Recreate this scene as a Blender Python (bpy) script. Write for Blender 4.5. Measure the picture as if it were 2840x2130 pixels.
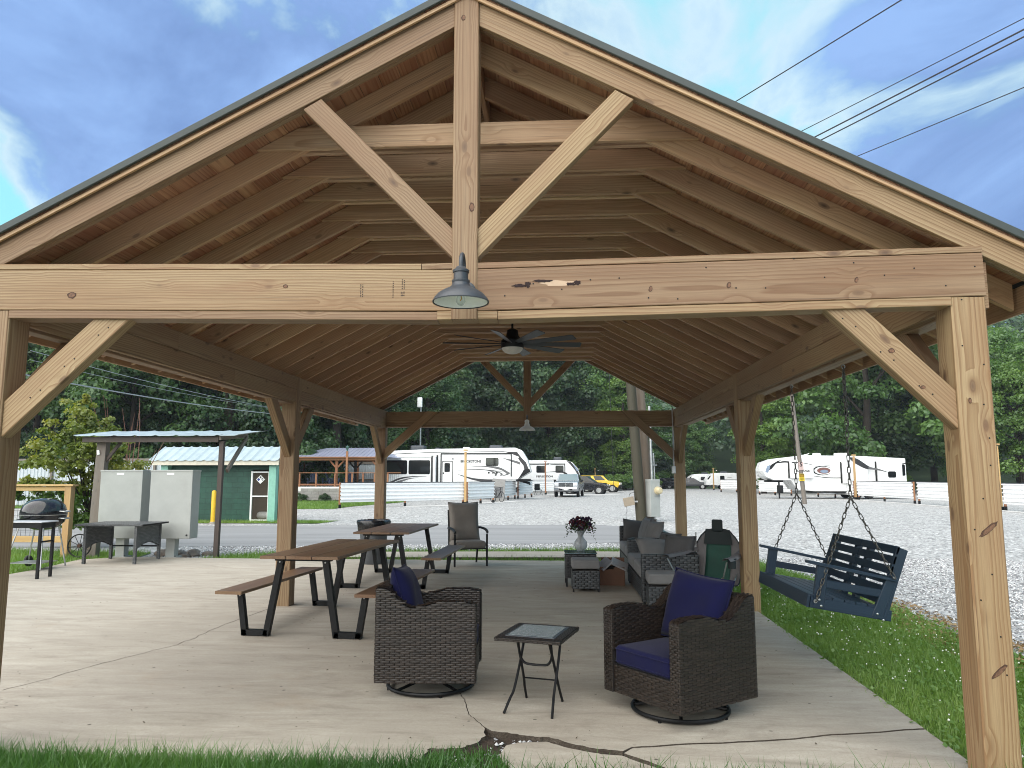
import bpy, bmesh, math, random
import numpy as np
from mathutils import Vector, Matrix, Euler
from mathutils.geometry import tessellate_polygon
R = math.radians
sc = bpy.context.scene
for o in list(bpy.data.objects): bpy.data.objects.remove(o)
COL = sc.collection
# ---------------------------------------------------------------- camera, sky, sun, exposure
cd = bpy.data.cameras.new('camera'); cam = bpy.data.objects.new('camera', cd); COL.objects.link(cam)
cd.sensor_width = 36; cd.lens = 26.04; cd.clip_start = .05; cd.clip_end = 3000
cam.location = (0, 0, 1.6); cam.rotation_euler = (math.pi/2 + .1245, 0, .0605)
sc.camera = cam
SKYLOC = (.9, 11.8, 0)
SUN_EL, SUN_AZ = 36, 222          # azimuth clockwise from +Y: behind the camera, a little to its left
sd = bpy.data.lights.new('sun', 'SUN'); sun = bpy.data.objects.new('sun', sd); COL.objects.link(sun)
sd.energy = 2.35; sd.angle = R(115); sd.color = (1, .92, .81)
_el, _az = R(SUN_EL), R(SUN_AZ)
_d = Vector((math.sin(_az)*math.cos(_el), math.cos(_az)*math.cos(_el), math.sin(_el)))
sun.rotation_euler = (-_d).to_track_quat('-Z', 'Y').to_euler(); sun.location = _d*60
sc.view_settings.view_transform = 'Standard'; sc.view_settings.look = 'None'
sc.view_settings.gamma = 1; sc.view_settings.use_curve_mapping = False
sc.view_settings.exposure = 1.85
sc.cycles.filter_width = 1.0; sc.cycles.volume_bounces = 0; sc.cycles.max_bounces = 7; sc.cycles.diffuse_bounces = 4; sc.cycles.transparent_max_bounces = 12
sc.cycles.caustics_reflective = False; sc.cycles.caustics_refractive = False
try: sc.cycles.use_denoising = True
except Exception: pass

class NT:
    """short hand for building node trees"""
    def __init__(s, nt): s.nt = nt
    def n(s, typ, _p=None, **ins):
        nd = s.nt.nodes.new(typ)
        for k, v in (_p or {}).items(): setattr(nd, k, v)
        for k, v in ins.items():
            key = int(k[1:]) if k[0] == '_' and k[1:].isdigit() else k.replace('_', ' ')
            s.put(nd.inputs[key], v)
        return nd
    def put(s, sock, v):
        if hasattr(v, 'is_linked') or hasattr(v, 'links'): s.nt.links.new(v, sock)
        elif isinstance(v, (tuple, list)) and len(v) == 3 and sock.type == 'RGBA': sock.default_value = (*v, 1)
        else: sock.default_value = v
    def math(s, op, a, b=0., c=0., clamp=False):
        return s.n('ShaderNodeMath', {'operation': op, 'use_clamp': clamp}, _0=a, _1=b, _2=c).outputs[0]
    def vmath(s, op, a, b=(0, 0, 0)):
        return s.n('ShaderNodeVectorMath', {'operation': op}, _0=a, _1=b).outputs[0]
    def noise(s, vec, scale=1., detail=4., rough=.5, dist=0., out=0):
        return s.n('ShaderNodeTexNoise', None, Vector=vec, Scale=scale, Detail=detail, Roughness=rough, Distortion=dist).outputs[out]
    def voro(s, vec, scale=1., feature='F1', out='Distance', rnd=1.):
        return s.n('ShaderNodeTexVoronoi', {'feature': feature}, Vector=vec, Scale=scale, Randomness=rnd).outputs[out]
    def mapr(s, v, a, b, c=0., d=1.):
        return s.n('ShaderNodeMapRange', None, Value=v, From_Min=a, From_Max=b, To_Min=c, To_Max=d).outputs[0]
    def ramp(s, f, stops):
        nd = s.n('ShaderNodeValToRGB', None, Fac=f); e = nd.color_ramp.elements
        while len(e) < len(stops): e.new(.5)
        for k, (p, c) in enumerate(stops):
            e[k].position = p; e[k].color = (*c, 1) if not isinstance(c, (int, float)) else (c, c, c, 1)
        return nd.outputs[0]
    def mix(s, f, a, b, blend='MIX'):
        nd = s.n('ShaderNodeMix', {'data_type': 'RGBA', 'blend_type': blend})
        s.put(nd.inputs[0], f); s.put(nd.inputs[6], a); s.put(nd.inputs[7], b)
        return nd.outputs[2]
    def mapping(s, vec, loc=(0, 0, 0), rot=(0, 0, 0), scale=(1, 1, 1)):
        return s.n('ShaderNodeMapping', None, Vector=vec, Location=loc, Rotation=rot, Scale=scale).outputs[0]
    def bump(s, h, strength=.3, dist=.01):
        return s.n('ShaderNodeBump', None, Strength=strength, Distance=dist, Height=h).outputs[0]

# ---- the sky: Nishita air with a broken layer of cloud, the same all the way round
w = bpy.data.worlds.new('World'); sc.world = w; w.use_nodes = True
k = NT(w.node_tree); w.node_tree.nodes.clear()
sky = k.n('ShaderNodeTexSky', {'sky_type': 'NISHITA', 'sun_disc': False, 'sun_elevation': R(SUN_EL), 'sun_rotation': R(SUN_AZ), 'altitude': 600, 'air_density': 1.0, 'dust_density': .6, 'ozone_density': 1.6})
tc = k.n('ShaderNodeTexCoord').outputs['Generated']
sp = k.n('ShaderNodeSeparateXYZ', None, Vector=tc)
den = k.math('ADD', k.math('MAXIMUM', sp.outputs[2], 0.), .30)
pl = k.n('ShaderNodeCombineXYZ', None, X=k.math('DIVIDE', sp.outputs[0], den), Y=k.math('DIVIDE', sp.outputs[1], den), Z=0.).outputs[0]
pl2 = k.mapping(pl, loc=SKYLOC, rot=(0, 0, R(24)), scale=(1.15, .85, 1))
n1 = k.noise(pl2, .85, 2, .5, .25)
n2 = k.noise(pl2, 2.4, 7, .60, .5)
cov = k.math('ADD', k.math('MULTIPLY', n1, .70), k.math('MULTIPLY', n2, .30))
mask = k.mapr(cov, .44, .51)
rim = k.math('MULTIPLY', k.mapr(cov, .435, .47), k.mapr(cov, .505, .47))   # sunlit cloud edges
clear = k.mix(.7, k.mix(1., sky.outputs[0], (.48, .76, .62), 'MULTIPLY'), (1.15, 2.8, 3.1))
body = k.mix(k.mapr(n2, .36, .64), (.38, .62, 1.52), (.90, 1.42, 2.65))
c1 = k.mix(k.math('MULTIPLY', mask, .93), clear, body)
c2 = k.mix(k.math('MULTIPLY', rim, .5), c1, (2.7, 2.9, 3.0))
bg = k.n('ShaderNodeBackground', None, Color=c2, Strength=.1)
wo = k.n('ShaderNodeOutputWorld'); w.node_tree.links.new(bg.outputs[0], wo.inputs[0])

# ---------------------------------------------------------------- mesh helpers
class MB:
    def __init__(s): s.v = []; s.f = []
    def add(s, vs, fs):
        b = len(s.v); s.v += [tuple(p) for p in vs]; s.f += [tuple(i+b for i in f) for f in fs]; return s
    def box(s, x0, x1, y0, y1, z0, z1, m=None):
        vs = [(x, y, z) for z in (z0, z1) for y in (y0, y1) for x in (x0, x1)]
        if m is not None: vs = [m @ Vector(p) for p in vs]
        return s.add(vs, [(0, 2, 3, 1), (4, 5, 7, 6), (0, 1, 5, 4), (2, 6, 7, 3), (0, 4, 6, 2), (1, 3, 7, 5)])
    def rbox(s, x0, x1, y0, y1, z0, z1, c, m=None, seg=3):
        """box with rounded edges all round (superellipsoid style cushion / casing)"""
        cx, cy, cz = (x0+x1)/2, (y0+y1)/2, (z0+z1)/2; hx, hy, hz = (x1-x0)/2, (y1-y0)/2, (z1-z0)/2
        bm = bmesh.new(); bmesh.ops.create_cube(bm, size=2)
        for p in bm.verts: p.co = Vector((p.co.x*hx, p.co.y*hy, p.co.z*hz))
        bmesh.ops.bevel(bm, geom=bm.edges[:]+bm.verts[:], offset=c, segments=seg, profile=.5, affect='EDGES', clamp_overlap=True)
        vs = [Vector((p.co.x+cx, p.co.y+cy, p.co.z+cz)) for p in bm.verts]; bm.verts.index_update()
        if m is not None: vs = [m @ p for p in vs]
        s.add(vs, [[p.index for p in f.verts] for f in bm.faces]); bm.free(); return s
    def prism(s, pts, a0, a1, plane='XZ', m=None):
        """polygon pts in plane, extruded along the third axis from a0 to a1"""
        n = len(pts)
        def P(p, a): return {'XZ': (p[0], a, p[1]), 'XY': (p[0], p[1], a), 'YZ': (a, p[0], p[1])}[plane]
        vs = [P(p, a0) for p in pts]+[P(p, a1) for p in pts]
        if m is not None: vs = [m @ Vector(p) for p in vs]
        tri = tessellate_polygon([[Vector((p[0], p[1], 0)) for p in pts]])
        fs = [tuple(t) for t in tri]+[tuple(i+n for i in t)[::-1] for t in tri]
        fs += [(i, (i+1) % n, n+(i+1) % n, n+i) for i in range(n)]
        return s.add(vs, fs)
    def tube(s, pts, r, n=8, closed=False, cap=True, flat=None):
        pts = [Vector(p) for p in pts]; N = len(pts); rs = r if isinstance(r, (list, tuple)) else [r]*N
        ring = []; up = None; b = len(s.v)
        for i, p in enumerate(pts):
            if closed: t = pts[(i+1) % N]-pts[i-1]
            else: t = pts[min(i+1, N-1)]-pts[max(i-1, 0)]
            if t.length < 1e-9: t = Vector((0, 0, 1))
            t.normalize()
            if up is None: up = t.orthogonal().normalized()
            up = (up-t*up.dot(t))
            up = up.normalized() if up.length > 1e-6 else t.orthogonal().normalized()
            sd_ = t.cross(up)
            for j in range(n):
                a = 2*math.pi*j/n
                s.v.append(tuple(p+up*(math.cos(a)*rs[i])+sd_*(math.sin(a)*rs[i]*(flat or 1))))
        for i in range(N if closed else N-1):
            i2 = (i+1) % N
            for j in range(n):
                j2 = (j+1) % n
                s.f.append((b+i*n+j, b+i*n+j2, b+i2*n+j2, b+i2*n+j))
        if cap and not closed:
            s.f.append(tuple(b+j for j in range(n))[::-1]); s.f.append(tuple(b+(N-1)*n+j for j in range(n)))
        return s
    def lathe(s, prof, n=24, c=(0, 0, 0), m=None, sx=1., sy=1., cap=True):
        b = len(s.v); K = len(prof)
        for r, z in prof:
            for j in range(n):
                a = 2*math.pi*j/n; p = Vector((c[0]+r*sx*math.cos(a), c[1]+r*sy*math.sin(a), c[2]+z))
                s.v.append(tuple(m @ p if m is not None else p))
        for i in range(K-1):
            for j in range(n):
                j2 = (j+1) % n; s.f.append((b+i*n+j, b+i*n+j2, b+(i+1)*n+j2, b+(i+1)*n+j))
        for e, ring in ((0, 0), (K-1, K-1)):
            if cap and prof[e][0] > 1e-4:
                f = tuple(b+ring*n+j for j in range(n)); s.f.append(f[::-1] if e == 0 else f)
        return s
    def mesh(s, name, smooth=False, ang=40):
        me = bpy.data.meshes.new(name); me.from_pydata(s.v, [], s.f); me.update()
        if smooth:
            me.polygons.foreach_set('use_smooth', [True]*len(me.polygons))
            try: me.set_sharp_from_angle(angle=R(ang))
            except Exception: pass
        return me
    def build(s, name, mat, parent=None, smooth=False, ang=40, **tags):
        return link(name, s.mesh(name, smooth, ang), mat, parent, **tags)

def link(name, me, mat, parent=None, m=None, **tags):
    o = bpy.data.objects.new(name, me); COL.objects.link(o)
    if me is not None and mat is not None:
        me.materials.clear()
        me.materials.append(mat)
    if parent is not None: o.parent = parent
    if m is not None: o.matrix_basis = m
    for a, b in tags.items():
        if b: o[a] = b
    return o
def npmesh(name, V, F):
    """mesh from numpy vertices and equal sized faces"""
    me = bpy.data.meshes.new(name); V = np.asarray(V, dtype=np.float32); F = np.asarray(F, dtype=np.int32)
    nf, kf = F.shape
    me.vertices.add(len(V)); me.vertices.foreach_set('co', V.ravel())
    me.loops.add(nf*kf); me.loops.foreach_set('vertex_index', F.ravel())
    me.polygons.add(nf); me.polygons.foreach_set('loop_start', np.arange(0, nf*kf, kf, dtype=np.int32))
    me.update(calc_edges=True); return me
def thing(name, label, cat, loc=(0, 0, 0), rz=0., group=None):
    o = bpy.data.objects.new(name, None); COL.objects.link(o); o.empty_display_size = .1
    o.location = loc; o.rotation_euler = (0, 0, rz); o['label'] = label; o['category'] = cat
    if group: o['group'] = group
    return o
def tag(o, label, cat, group=None):
    o['label'] = label; o['category'] = cat
    if group: o['group'] = group
    return o
def dup(root, loc, rz, label, group=None, scale=None):
    r = root.copy(); COL.objects.link(r); r.location = loc; r.rotation_euler = (0, 0, rz); r['label'] = label
    if group: r['group'] = group
    if scale: r.scale = scale if not isinstance(scale, (int, float)) else (scale,)*3
    for ch in list(root.children):
        c = ch.copy(); COL.objects.link(c); c.parent = r
        for g in ch.children:
            d = g.copy(); COL.objects.link(d); d.parent = c
    return r
def axes(p0, p1, up=(0, 0, 1)):
    x = (Vector(p1)-Vector(p0)).normalized(); z = Vector(up); z = z-x*z.dot(x)
    z = z.normalized() if z.length > 1e-5 else x.orthogonal().normalized()
    y = z.cross(x); return x, y, z
def frame(p0, p1, up=(0, 0, 1)):
    x, y, z = axes(p0, p1, up); c = (Vector(p0)+Vector(p1))/2
    return Matrix(((x.x, y.x, z.x, c.x), (x.y, y.y, z.y, c.y), (x.z, y.z, z.z, c.z), (0, 0, 0, 1)))
def board_mesh(name, L, w, h, c=.004, e0=0., e1=0.):
    """timber L long (local x), w wide (y), h high (z), chamfered arrises; e0/e1 lean the end cuts (dx per dz)"""
    a, b = w/2, h/2
    sec = [(-a+c, -b), (a-c, -b), (a, -b+c), (a, b-c), (a-c, b), (-a+c, b), (-a, b-c), (-a, -b+c)]
    vs = [(-L/2+e0*z, y, z) for y, z in sec]+[(L/2+e1*z, y, z) for y, z in sec]
    fs = [(i, (i+1) % 8, 8+(i+1) % 8, 8+i) for i in range(8)]+[tuple(range(7, -1, -1)), tuple(range(8, 16))]
    me = bpy.data.meshes.new(name); me.from_pydata(vs, [], fs); me.update(); return me
def board(name, p0, p1, w, h, mat, parent=None, up=(0, 0, 1), c=.004, e0=0., e1=0., base=None, **tags):
    L = (Vector(p1)-Vector(p0)).length
    m = frame(p0, p1, up)
    if base is not None: m = base.inverted() @ m
    return link(name, board_mesh(name, L, w, h, c, e0, e1), mat, parent, m, **tags)
def text_mesh(txt, size, depth=.004, bold=0.):
    cu = bpy.data.curves.new('t', 'FONT'); cu.body = txt; cu.size = size; cu.extrude = depth/2; cu.align_x = 'CENTER'; cu.align_y = 'CENTER'; cu.offset = bold
    o = bpy.data.objects.new('t', cu); COL.objects.link(o)
    me = bpy.data.meshes.new_from_object(o.evaluated_get(bpy.context.evaluated_depsgraph_get()))
    bpy.data.objects.remove(o); bpy.data.curves.remove(cu); return me
def rect_round(x0, x1, z0, z1, r, n=4):
    pts = []
    for cx, cz, a0 in ((x1-r, z1-r, 0), (x0+r, z1-r, 90), (x0+r, z0+r, 180), (x1-r, z0+r, 270)):
        for i in range(n+1):
            a = R(a0+90*i/n); pts.append((cx+r*math.cos(a), cz+r*math.sin(a)))
    return pts
def smooth_path(pts, per=6):
    """Catmull-Rom through the points"""
    pts = [Vector(p) for p in pts]; out = []
    for i in range(len(pts)-1):
        p0, p1, p2, p3 = pts[max(i-1, 0)], pts[i], pts[i+1], pts[min(i+2, len(pts)-1)]
        for k_ in range(per):
            t = k_/per
            out.append(.5*((2*p1)+(p2-p0)*t+(2*p0-5*p1+4*p2-p3)*t*t+(3*p1-p0-3*p2+p3)*t**3))
    return out+[pts[-1]]

# ---------------------------------------------------------------- materials
MATS = {}
def mat_begin(name):
    m = bpy.data.materials.new(name); m.use_nodes = True; nt = m.node_tree; nt.nodes.clear(); MATS[name] = m
    k = NT(nt); k.out = k.n('ShaderNodeOutputMaterial'); return m, k
def finish(k, col, rough=.6, metal=0., normal=None, **kw):
    b = k.n('ShaderNodeBsdfPrincipled', None, Base_Color=col, Roughness=rough, Metallic=metal)
    if normal is not None: k.put(b.inputs['Normal'], normal)
    for a, v in kw.items(): k.put(b.inputs[a.replace('_', ' ')], v)
    k.nt.links.new(b.outputs[0], k.out.inputs[0]); return b
def plain(name, col, rough=.55, metal=0., var=.12, scale=9., bump=.15, bscale=60., **kw):
    """painted / moulded surface: gentle colour drift, faint wear and grain"""
    m, k = mat_begin(name); co = k.n('ShaderNodeTexCoord').outputs['Object']
    n = k.noise(co, scale, 5, .6); n2 = k.noise(co, bscale, 3, .6)
    d = tuple(max(0., c*(1-var)) for c in col); l = tuple(min(1., c*(1+var)) for c in col)
    c = k.mix(k.mapr(n, .3, .7), d, l)
    finish(k, c, k.mapr(n, .3, .7, max(.02, rough-.08), min(1, rough+.08)), metal, k.bump(n2, bump, .004) if bump else None, **kw); return m
def timber(name, light, late, dark, ring=150., knots=1., rough=.62, weather=0., grey=(.3, .28, .25), drift=.5, bump=.25):
    """sawn timber: growth rings around a pith that differs from board to board, knots, per-board tone"""
    m, k = mat_begin(name); tcn = k.n('ShaderNodeTexCoord').outputs['Object']; rnd = k.n('ShaderNodeObjectInfo').outputs['Random']
    off = k.n('ShaderNodeCombineXYZ', None, X=k.math('MULTIPLY', rnd, 37.), Y=k.math('MULTIPLY', rnd, 11.3), Z=k.math('MULTIPLY', rnd, 23.7)).outputs[0]
    co = k.vmath('ADD', tcn, off)
    s = k.n('ShaderNodeSeparateXYZ', None, Vector=tcn)
    r2 = k.math('FRACT', k.math('MULTIPLY', rnd, 17.13)); r3 = k.math('FRACT', k.math('MULTIPLY', rnd, 53.7))
    # knots live in stretched cells
    kc = k.mapping(co, scale=(2.7, 6.2, 6.2))
    kd = k.voro(kc, 1.)
    kn = k.math('MULTIPLY', k.math('SUBTRACT', .30, kd, clamp=True), knots)
    wob = k.noise(k.mapping(co, scale=(.9, 6, 6)), 1., 2, .5)
    wob2 = k.noise(k.mapping(co, scale=(2.5, 30, 30)), 1., 1, .5)
    py = k.math('ADD', s.outputs[1], k.math('MULTIPLY', k.math('SUBTRACT', r2, .5), .12))
    pz = k.math('ADD', s.outputs[2], k.math('ADD', .02, k.math('MULTIPLY', r3, .10)))
    rad = k.math('SQRT', k.math('ADD', k.math('MULTIPLY', py, py), k.math('MULTIPLY', pz, pz)))
    rad = k.math('ADD', rad, k.math('MULTIPLY', wob, .05))
    rad = k.math('ADD', rad, k.math('MULTIPLY', wob2, .004))
    rad = k.math('ADD', rad, k.math('MULTIPLY', kn, .09))
    fr = k.math('FRACT', k.math('MULTIPLY', rad, ring))
    line = k.ramp(fr, [(0., 0.), (.45, .18), (.82, .85), (.93, 1.), (1., 0.)])
    fib = k.noise(k.mapping(co, scale=(3, 130, 130)), 1., 2, .7)
    c = k.mix(k.math('MULTIPLY', line, .95), light, late)
    big = k.noise(k.mapping(co, scale=(.7, 3.5, 3.5)), 1.2, 1, .5)
    c = k.mix(k.mapr(big, .35, .7, 0., drift), c, tuple(x*y for x, y in zip(late, (1.05, .9, .85))))
    c = k.mix(k.math('MULTIPLY', k.mapr(fib, .38, .72), .34), c, tuple(.6*x+.4*y for x, y in zip(dark, late)))
    tone = k.mix(rnd, (1.10, 1.10, 1.0), (.80, .75, .74))
    c = k.mix(1., c, tone, 'MULTIPLY')
    kdk = k.math('MULTIPLY', k.mapr(kd, .125, .095), min(1., knots)); core = k.math('MULTIPLY', k.mapr(kd, .075, .03), min(1., knots))
    c = k.mix(k.math('MULTIPLY', k.mapr(kd, .24, .1), .35*min(1, knots)), c, late)
    c = k.mix(k.math('MULTIPLY', kdk, .8), c, tuple(.5*x+.5*y for x, y in zip(dark, late))); c = k.mix(k.math('MULTIPLY', core, .6), c, dark)
    chk = k.noise(k.mapping(co, loc=(5, 3, 9), scale=(.8, 75, 75)), 1., 2, .6)
    c = k.mix(k.math('MULTIPLY', k.mapr(chk, .66, .72), .55), c, dark)
    stn = k.noise(k.mapping(co, loc=(2, 8, 4), scale=(1.6, 7, 7)), 1., 3, .6)
    c = k.mix(k.mapr(stn, .55, .75, 0., .38), c, k.mix(r2, tuple(x*y for x, y in zip(late, (1.15, 1.12, 1.3))), tuple(x*y for x, y in zip(late, (1.05, .78, .72)))))
    if weather:
        wn = k.noise(k.mapping(co, scale=(1.2, 9, 9)), 1., 5, .65)
        c = k.mix(k.mapr(wn, .35, .7, weather*.45, weather), c, grey)
    finish(k, c, rough, 0., k.bump(fib, bump, .004)); return m

PINE = timber('pine_timber', (.345, .25, .15), (.205, .12, .06), (.075, .04, .025), ring=62., knots=1.)
PINE_LIFTED = timber('pine_rafter_lifted', (.57, .40, .26), (.41, .26, .15), (.035, .02, .016), ring=62., knots=1.25, drift=.6)  # same pine, colour raised to stand in for light on the shaded ceiling
DECK = timber('red_plywood', (.56, .34, .21), (.31, .14, .075), (.06, .03, .02), ring=45., knots=.4, drift=.8)
TABLEWOOD = timber('stained_acacia', (.27, .175, .105), (.15, .085, .048), (.03, .017, .011), ring=170., knots=.5, rough=.42, drift=.7)
GREYWOOD = timber('weathered_timber', (.20, .165, .13), (.12, .09, .065), (.03, .024, .02), ring=120., knots=.9, weather=.7, grey=(.20, .19, .175))
DARKWOOD = timber('dark_timber', (.085, .06, .048), (.05, .034, .028), (.015, .011, .01), ring=120., knots=.8, weather=.4, grey=(.07, .065, .06))  # darker brown tone, also on the terrace shelter's back posts
YELLOWPINE = timber('new_fence_pine', (.62, .45, .215), (.47, .30, .13), (.12, .07, .035), ring=130., knots=.9)
REDWOOD = timber('stained_cedar', (.40, .20, .10), (.28, .12, .06), (.07, .03, .02), ring=120., knots=.6)
NAVYWOOD = timber('navy_painted_wood', (.009, .028, .058), (.007, .021, .046), (.007, .016, .034), ring=130., knots=.35, rough=.38, drift=.3, bump=.35)
POLEWOOD = timber('creosote_pole', (.15, .105, .07), (.09, .06, .04), (.03, .02, .014), ring=90., knots=.8, weather=.5, grey=(.16, .145, .12), bump=.6)
BLACK = plain('black_steel', (.0045, .005, .006), .5, var=.3, Specular_IOR_Level=.3)
DARKMETAL = plain('dark_grey_metal', (.045, .052, .062), .45, var=.15)
ROOFTRIM = plain('grey_green_metal', (.042, .052, .05), .6, .0, var=.15)
WHITE = plain('white_gelcoat', (.80, .81, .81), .28, var=.03, scale=2, bump=.03)
WHITE2 = plain('white_enamel', (.76, .78, .76), .4, var=.06)
GALV = plain('galvanised_sheet', (.84, .85, .86), .5, .0, var=.06, scale=4, bump=.05)
GALV2 = plain('pale_blue_metal_roof', (.36, .43, .46), .42, .1, var=.1, scale=3, bump=.05)
LAVROOF = plain('lavender_grey_metal_roof', (.40, .41, .52), .42, .3, var=.08, scale=1, bump=.05)
STEEL = plain('grey_steel', (.42, .43, .43), .34, .8, var=.15)
CHAIN = plain('zinc_chain', (.10, .095, .085), .45, .75, var=.35, scale=40)
GREYBOX = plain('grey_cabinet_enamel', (.35, .365, .35), .5, var=.09, scale=3, bump=.06)
def block_paint():
    m, k = mat_begin('green_block_paint'); co = k.n('ShaderNodeTexCoord').outputs['Object']; sx = k.n('ShaderNodeSeparateXYZ', None, Vector=co); v2 = k.n('ShaderNodeCombineXYZ', None, X=k.math('ADD', sx.outputs[0], sx.outputs[1]), Y=sx.outputs[2], Z=0.).outputs[0]
    br = k.n('ShaderNodeTexBrick', None, Vector=v2, Scale=1., Mortar_Size=.012, Brick_Width=.4, Row_Height=.2); n = k.noise(co, 2.5, 5, .65)
    c = k.mix(k.mapr(n, .35, .7), (.011, .052, .036), (.02, .086, .058)); c = k.mix(k.math('MULTIPLY', br.outputs['Fac'], .5), c, (.008, .036, .025))
    finish(k, c, .6, 0., k.bump(k.math('SUBTRACT', k.math('MULTIPLY', n, .4), br.outputs['Fac']), .5, .01)); return m
GREEN = block_paint()
GREENLIGHT = plain('pale_green_trim_paint', (.22, .47, .37), .55, var=.1)
YELLOW = plain('yellow_paint', (.75, .45, .02), .45, var=.1)
NAVY = plain('navy_cushion_fabric', (.0034, .0042, .034), .9, Specular_IOR_Level=.2, var=.16, scale=5, bump=.35, bscale=420, Sheen_Weight=.06)
GREYCUSH = plain('grey_cushion_fabric', (.17, .165, .165), .85, var=.12, scale=6, bump=.35, bscale=400, Sheen_Weight=.05)
DARKCUSH = plain('charcoal_pillow_fabric', (.075, .072, .075), .85, var=.15, scale=6, bump=.35, bscale=400, Sheen_Weight=.05)
TAUPE = plain('taupe_cushion_fabric', (.20, .178, .158), .8, var=.12, scale=6, bump=.3, bscale=400, Sheen_Weight=.05)
def wicker(name, a, b):
    m, k = mat_begin(name); co = k.n('ShaderNodeTexCoord').outputs['Object']; ri = k.n('ShaderNodeNewGeometry').outputs['Random Per Island']
    n = k.noise(co, 260, 2, .6); c = k.mix(k.math('ADD', k.math('MULTIPLY', ri, .45), k.math('MULTIPLY', n, .35)), a, b)
    finish(k, c, .42, 0., k.bump(n, .2, .002)); return m
WICKER = wicker('brown_resin_wicker', (.0065, .0045, .0035), (.036, .025, .019))
WICKERIN = plain('dark_weave_backing', (.008, .006, .0055), .8)
GREYWICK = wicker('grey_resin_wicker', (.013, .016, .019), (.085, .092, .10))
def glassy(name, col, rough=.08, **kw):
    m, k = mat_begin(name); finish(k, col, rough, 0., None, **kw); return m
DARKGLASS = glassy('dark_tinted_glass', (.006, .007, .009), .06)
CARGLASS = glassy('car_glass', (.10, .16, .18), .05)
TABLEGLASS = glassy('teal_table_glass', (.05, .105, .12), .10, Coat_Weight=.6)
def clear_glass(name, col, alpha):
    m, k = mat_begin(name); g = k.n('ShaderNodeBsdfGlass', None, Color=col, Roughness=.04, IOR=1.45); t = k.n('ShaderNodeBsdfTransparent', None, Color=col)
    x = k.n('ShaderNodeMixShader', None, Fac=alpha); k.nt.links.new(t.outputs[0], x.inputs[1]); k.nt.links.new(g.outputs[0], x.inputs[2]); k.nt.links.new(x.outputs[0], k.out.inputs[0]); return m
CLEARGLASS = clear_glass('clear_glass', (.93, .95, .96), .35)
def pebble_glass():
    m, k = mat_begin('pebbled_glass'); co = k.n('ShaderNodeTexCoord').outputs['Object']
    v = k.voro(co, 85.); n = k.noise(co, 40, 3, .6)
    c = k.mix(k.mapr(v, .1, .6), (.03, .037, .042), (.16, .19, .2)); finish(k, c, .14, 0., k.bump(k.math('ADD', v, n), .9, .004)); return m
PEBBLE = pebble_glass()
def frosted():
    m, k = mat_begin('cut_glass'); co = k.n('ShaderNodeTexCoord').outputs['Object']; v = k.voro(co, 60.)
    t = k.n('ShaderNodeBsdfTransparent', None, Color=(.95, .96, .97)); p = k.n('ShaderNodeBsdfPrincipled', None, Base_Color=(.55, .57, .58), Roughness=.12, Normal=k.bump(v, .6, .004))
    x = k.n('ShaderNodeMixShader', None, Fac=.42); k.nt.links.new(t.outputs[0], x.inputs[1]); k.nt.links.new(p.outputs[0], x.inputs[2]); k.nt.links.new(x.outputs[0], k.out.inputs[0]); return m
CUTGLASS = frosted()
def leaf(name, dark, mid, light, trans=.3):
    m, k = mat_begin(name); ri = k.n('ShaderNodeNewGeometry').outputs['Random Per Island']; co = k.n('ShaderNodeTexCoord').outputs['Object']
    rnd = k.n('ShaderNodeObjectInfo').outputs['Random']
    n = k.noise(co, .55, 3, .5); f = k.math('ADD', k.math('MULTIPLY', ri, .3), k.math('MULTIPLY', k.mapr(n, .3, .7), .7))
    c = k.ramp(f, [(0., dark), (.5, mid), (1., light)]); c = k.mix(1., c, k.mix(rnd, (.8, .86, .9), (1.12, 1.1, 1.)), 'MULTIPLY')
    d = k.n('ShaderNodeBsdfDiffuse', None, Color=c); t = k.n('ShaderNodeBsdfTranslucent', None, Color=k.mix(1., c, (1.3, 1.35, .7), 'MULTIPLY')); g = k.n('ShaderNodeBsdfGlossy', None, Color=(.8, .85, .9), Roughness=.45)
    x = k.n('ShaderNodeMixShader', None, Fac=trans); k.nt.links.new(d.outputs[0], x.inputs[1]); k.nt.links.new(t.outputs[0], x.inputs[2])
    y = k.n('ShaderNodeMixShader', None, Fac=.04); k.nt.links.new(x.outputs[0], y.inputs[1]); k.nt.links.new(g.outputs[0], y.inputs[2]); k.nt.links.new(y.outputs[0], k.out.inputs[0]); return m
LEAF_MID = leaf('mid_green_leaves', (.045, .098, .026), (.10, .19, .048), (.18, .295, .075), .42)
LEAF_DARK = leaf('dark_green_leaves', (.022, .048, .022), (.045, .088, .033), (.085, .145, .046), .36)
LEAF_LIGHT = leaf('light_green_leaves', (.05, .105, .018), (.115, .205, .034), (.23, .34, .07), .35)
LEAF_VINE = leaf('vine_leaves', (.028, .062, .022), (.058, .118, .036), (.11, .19, .058), .36)
LEAF_HAZED = leaf('hazed_forest_leaves', (.036, .068, .042), (.064, .112, .064), (.105, .165, .086), .35)  # bluish, lighter green: distance haze put into the leaf colour
LEAF_MAPLE = leaf('maple_leaves', (.10, .15, .026), (.25, .275, .055), (.52, .40, .09), .42)
GRASS = leaf('grass_blades', (.028, .085, .014), (.062, .155, .026), (.135, .235, .05), .3)
GRASSL = leaf('lawn_blades', (.085, .165, .022), (.165, .275, .055), (.29, .40, .11), .38)
BARK = plain('bark', (.035, .027, .021), .9, var=.4, scale=14, bump=.8, bscale=30)
PETAL = plain('white_clover_petals', (.75, .76, .68), .7)
TYRE = plain('tyre_rubber', (.012, .012, .013), .8)
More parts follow.
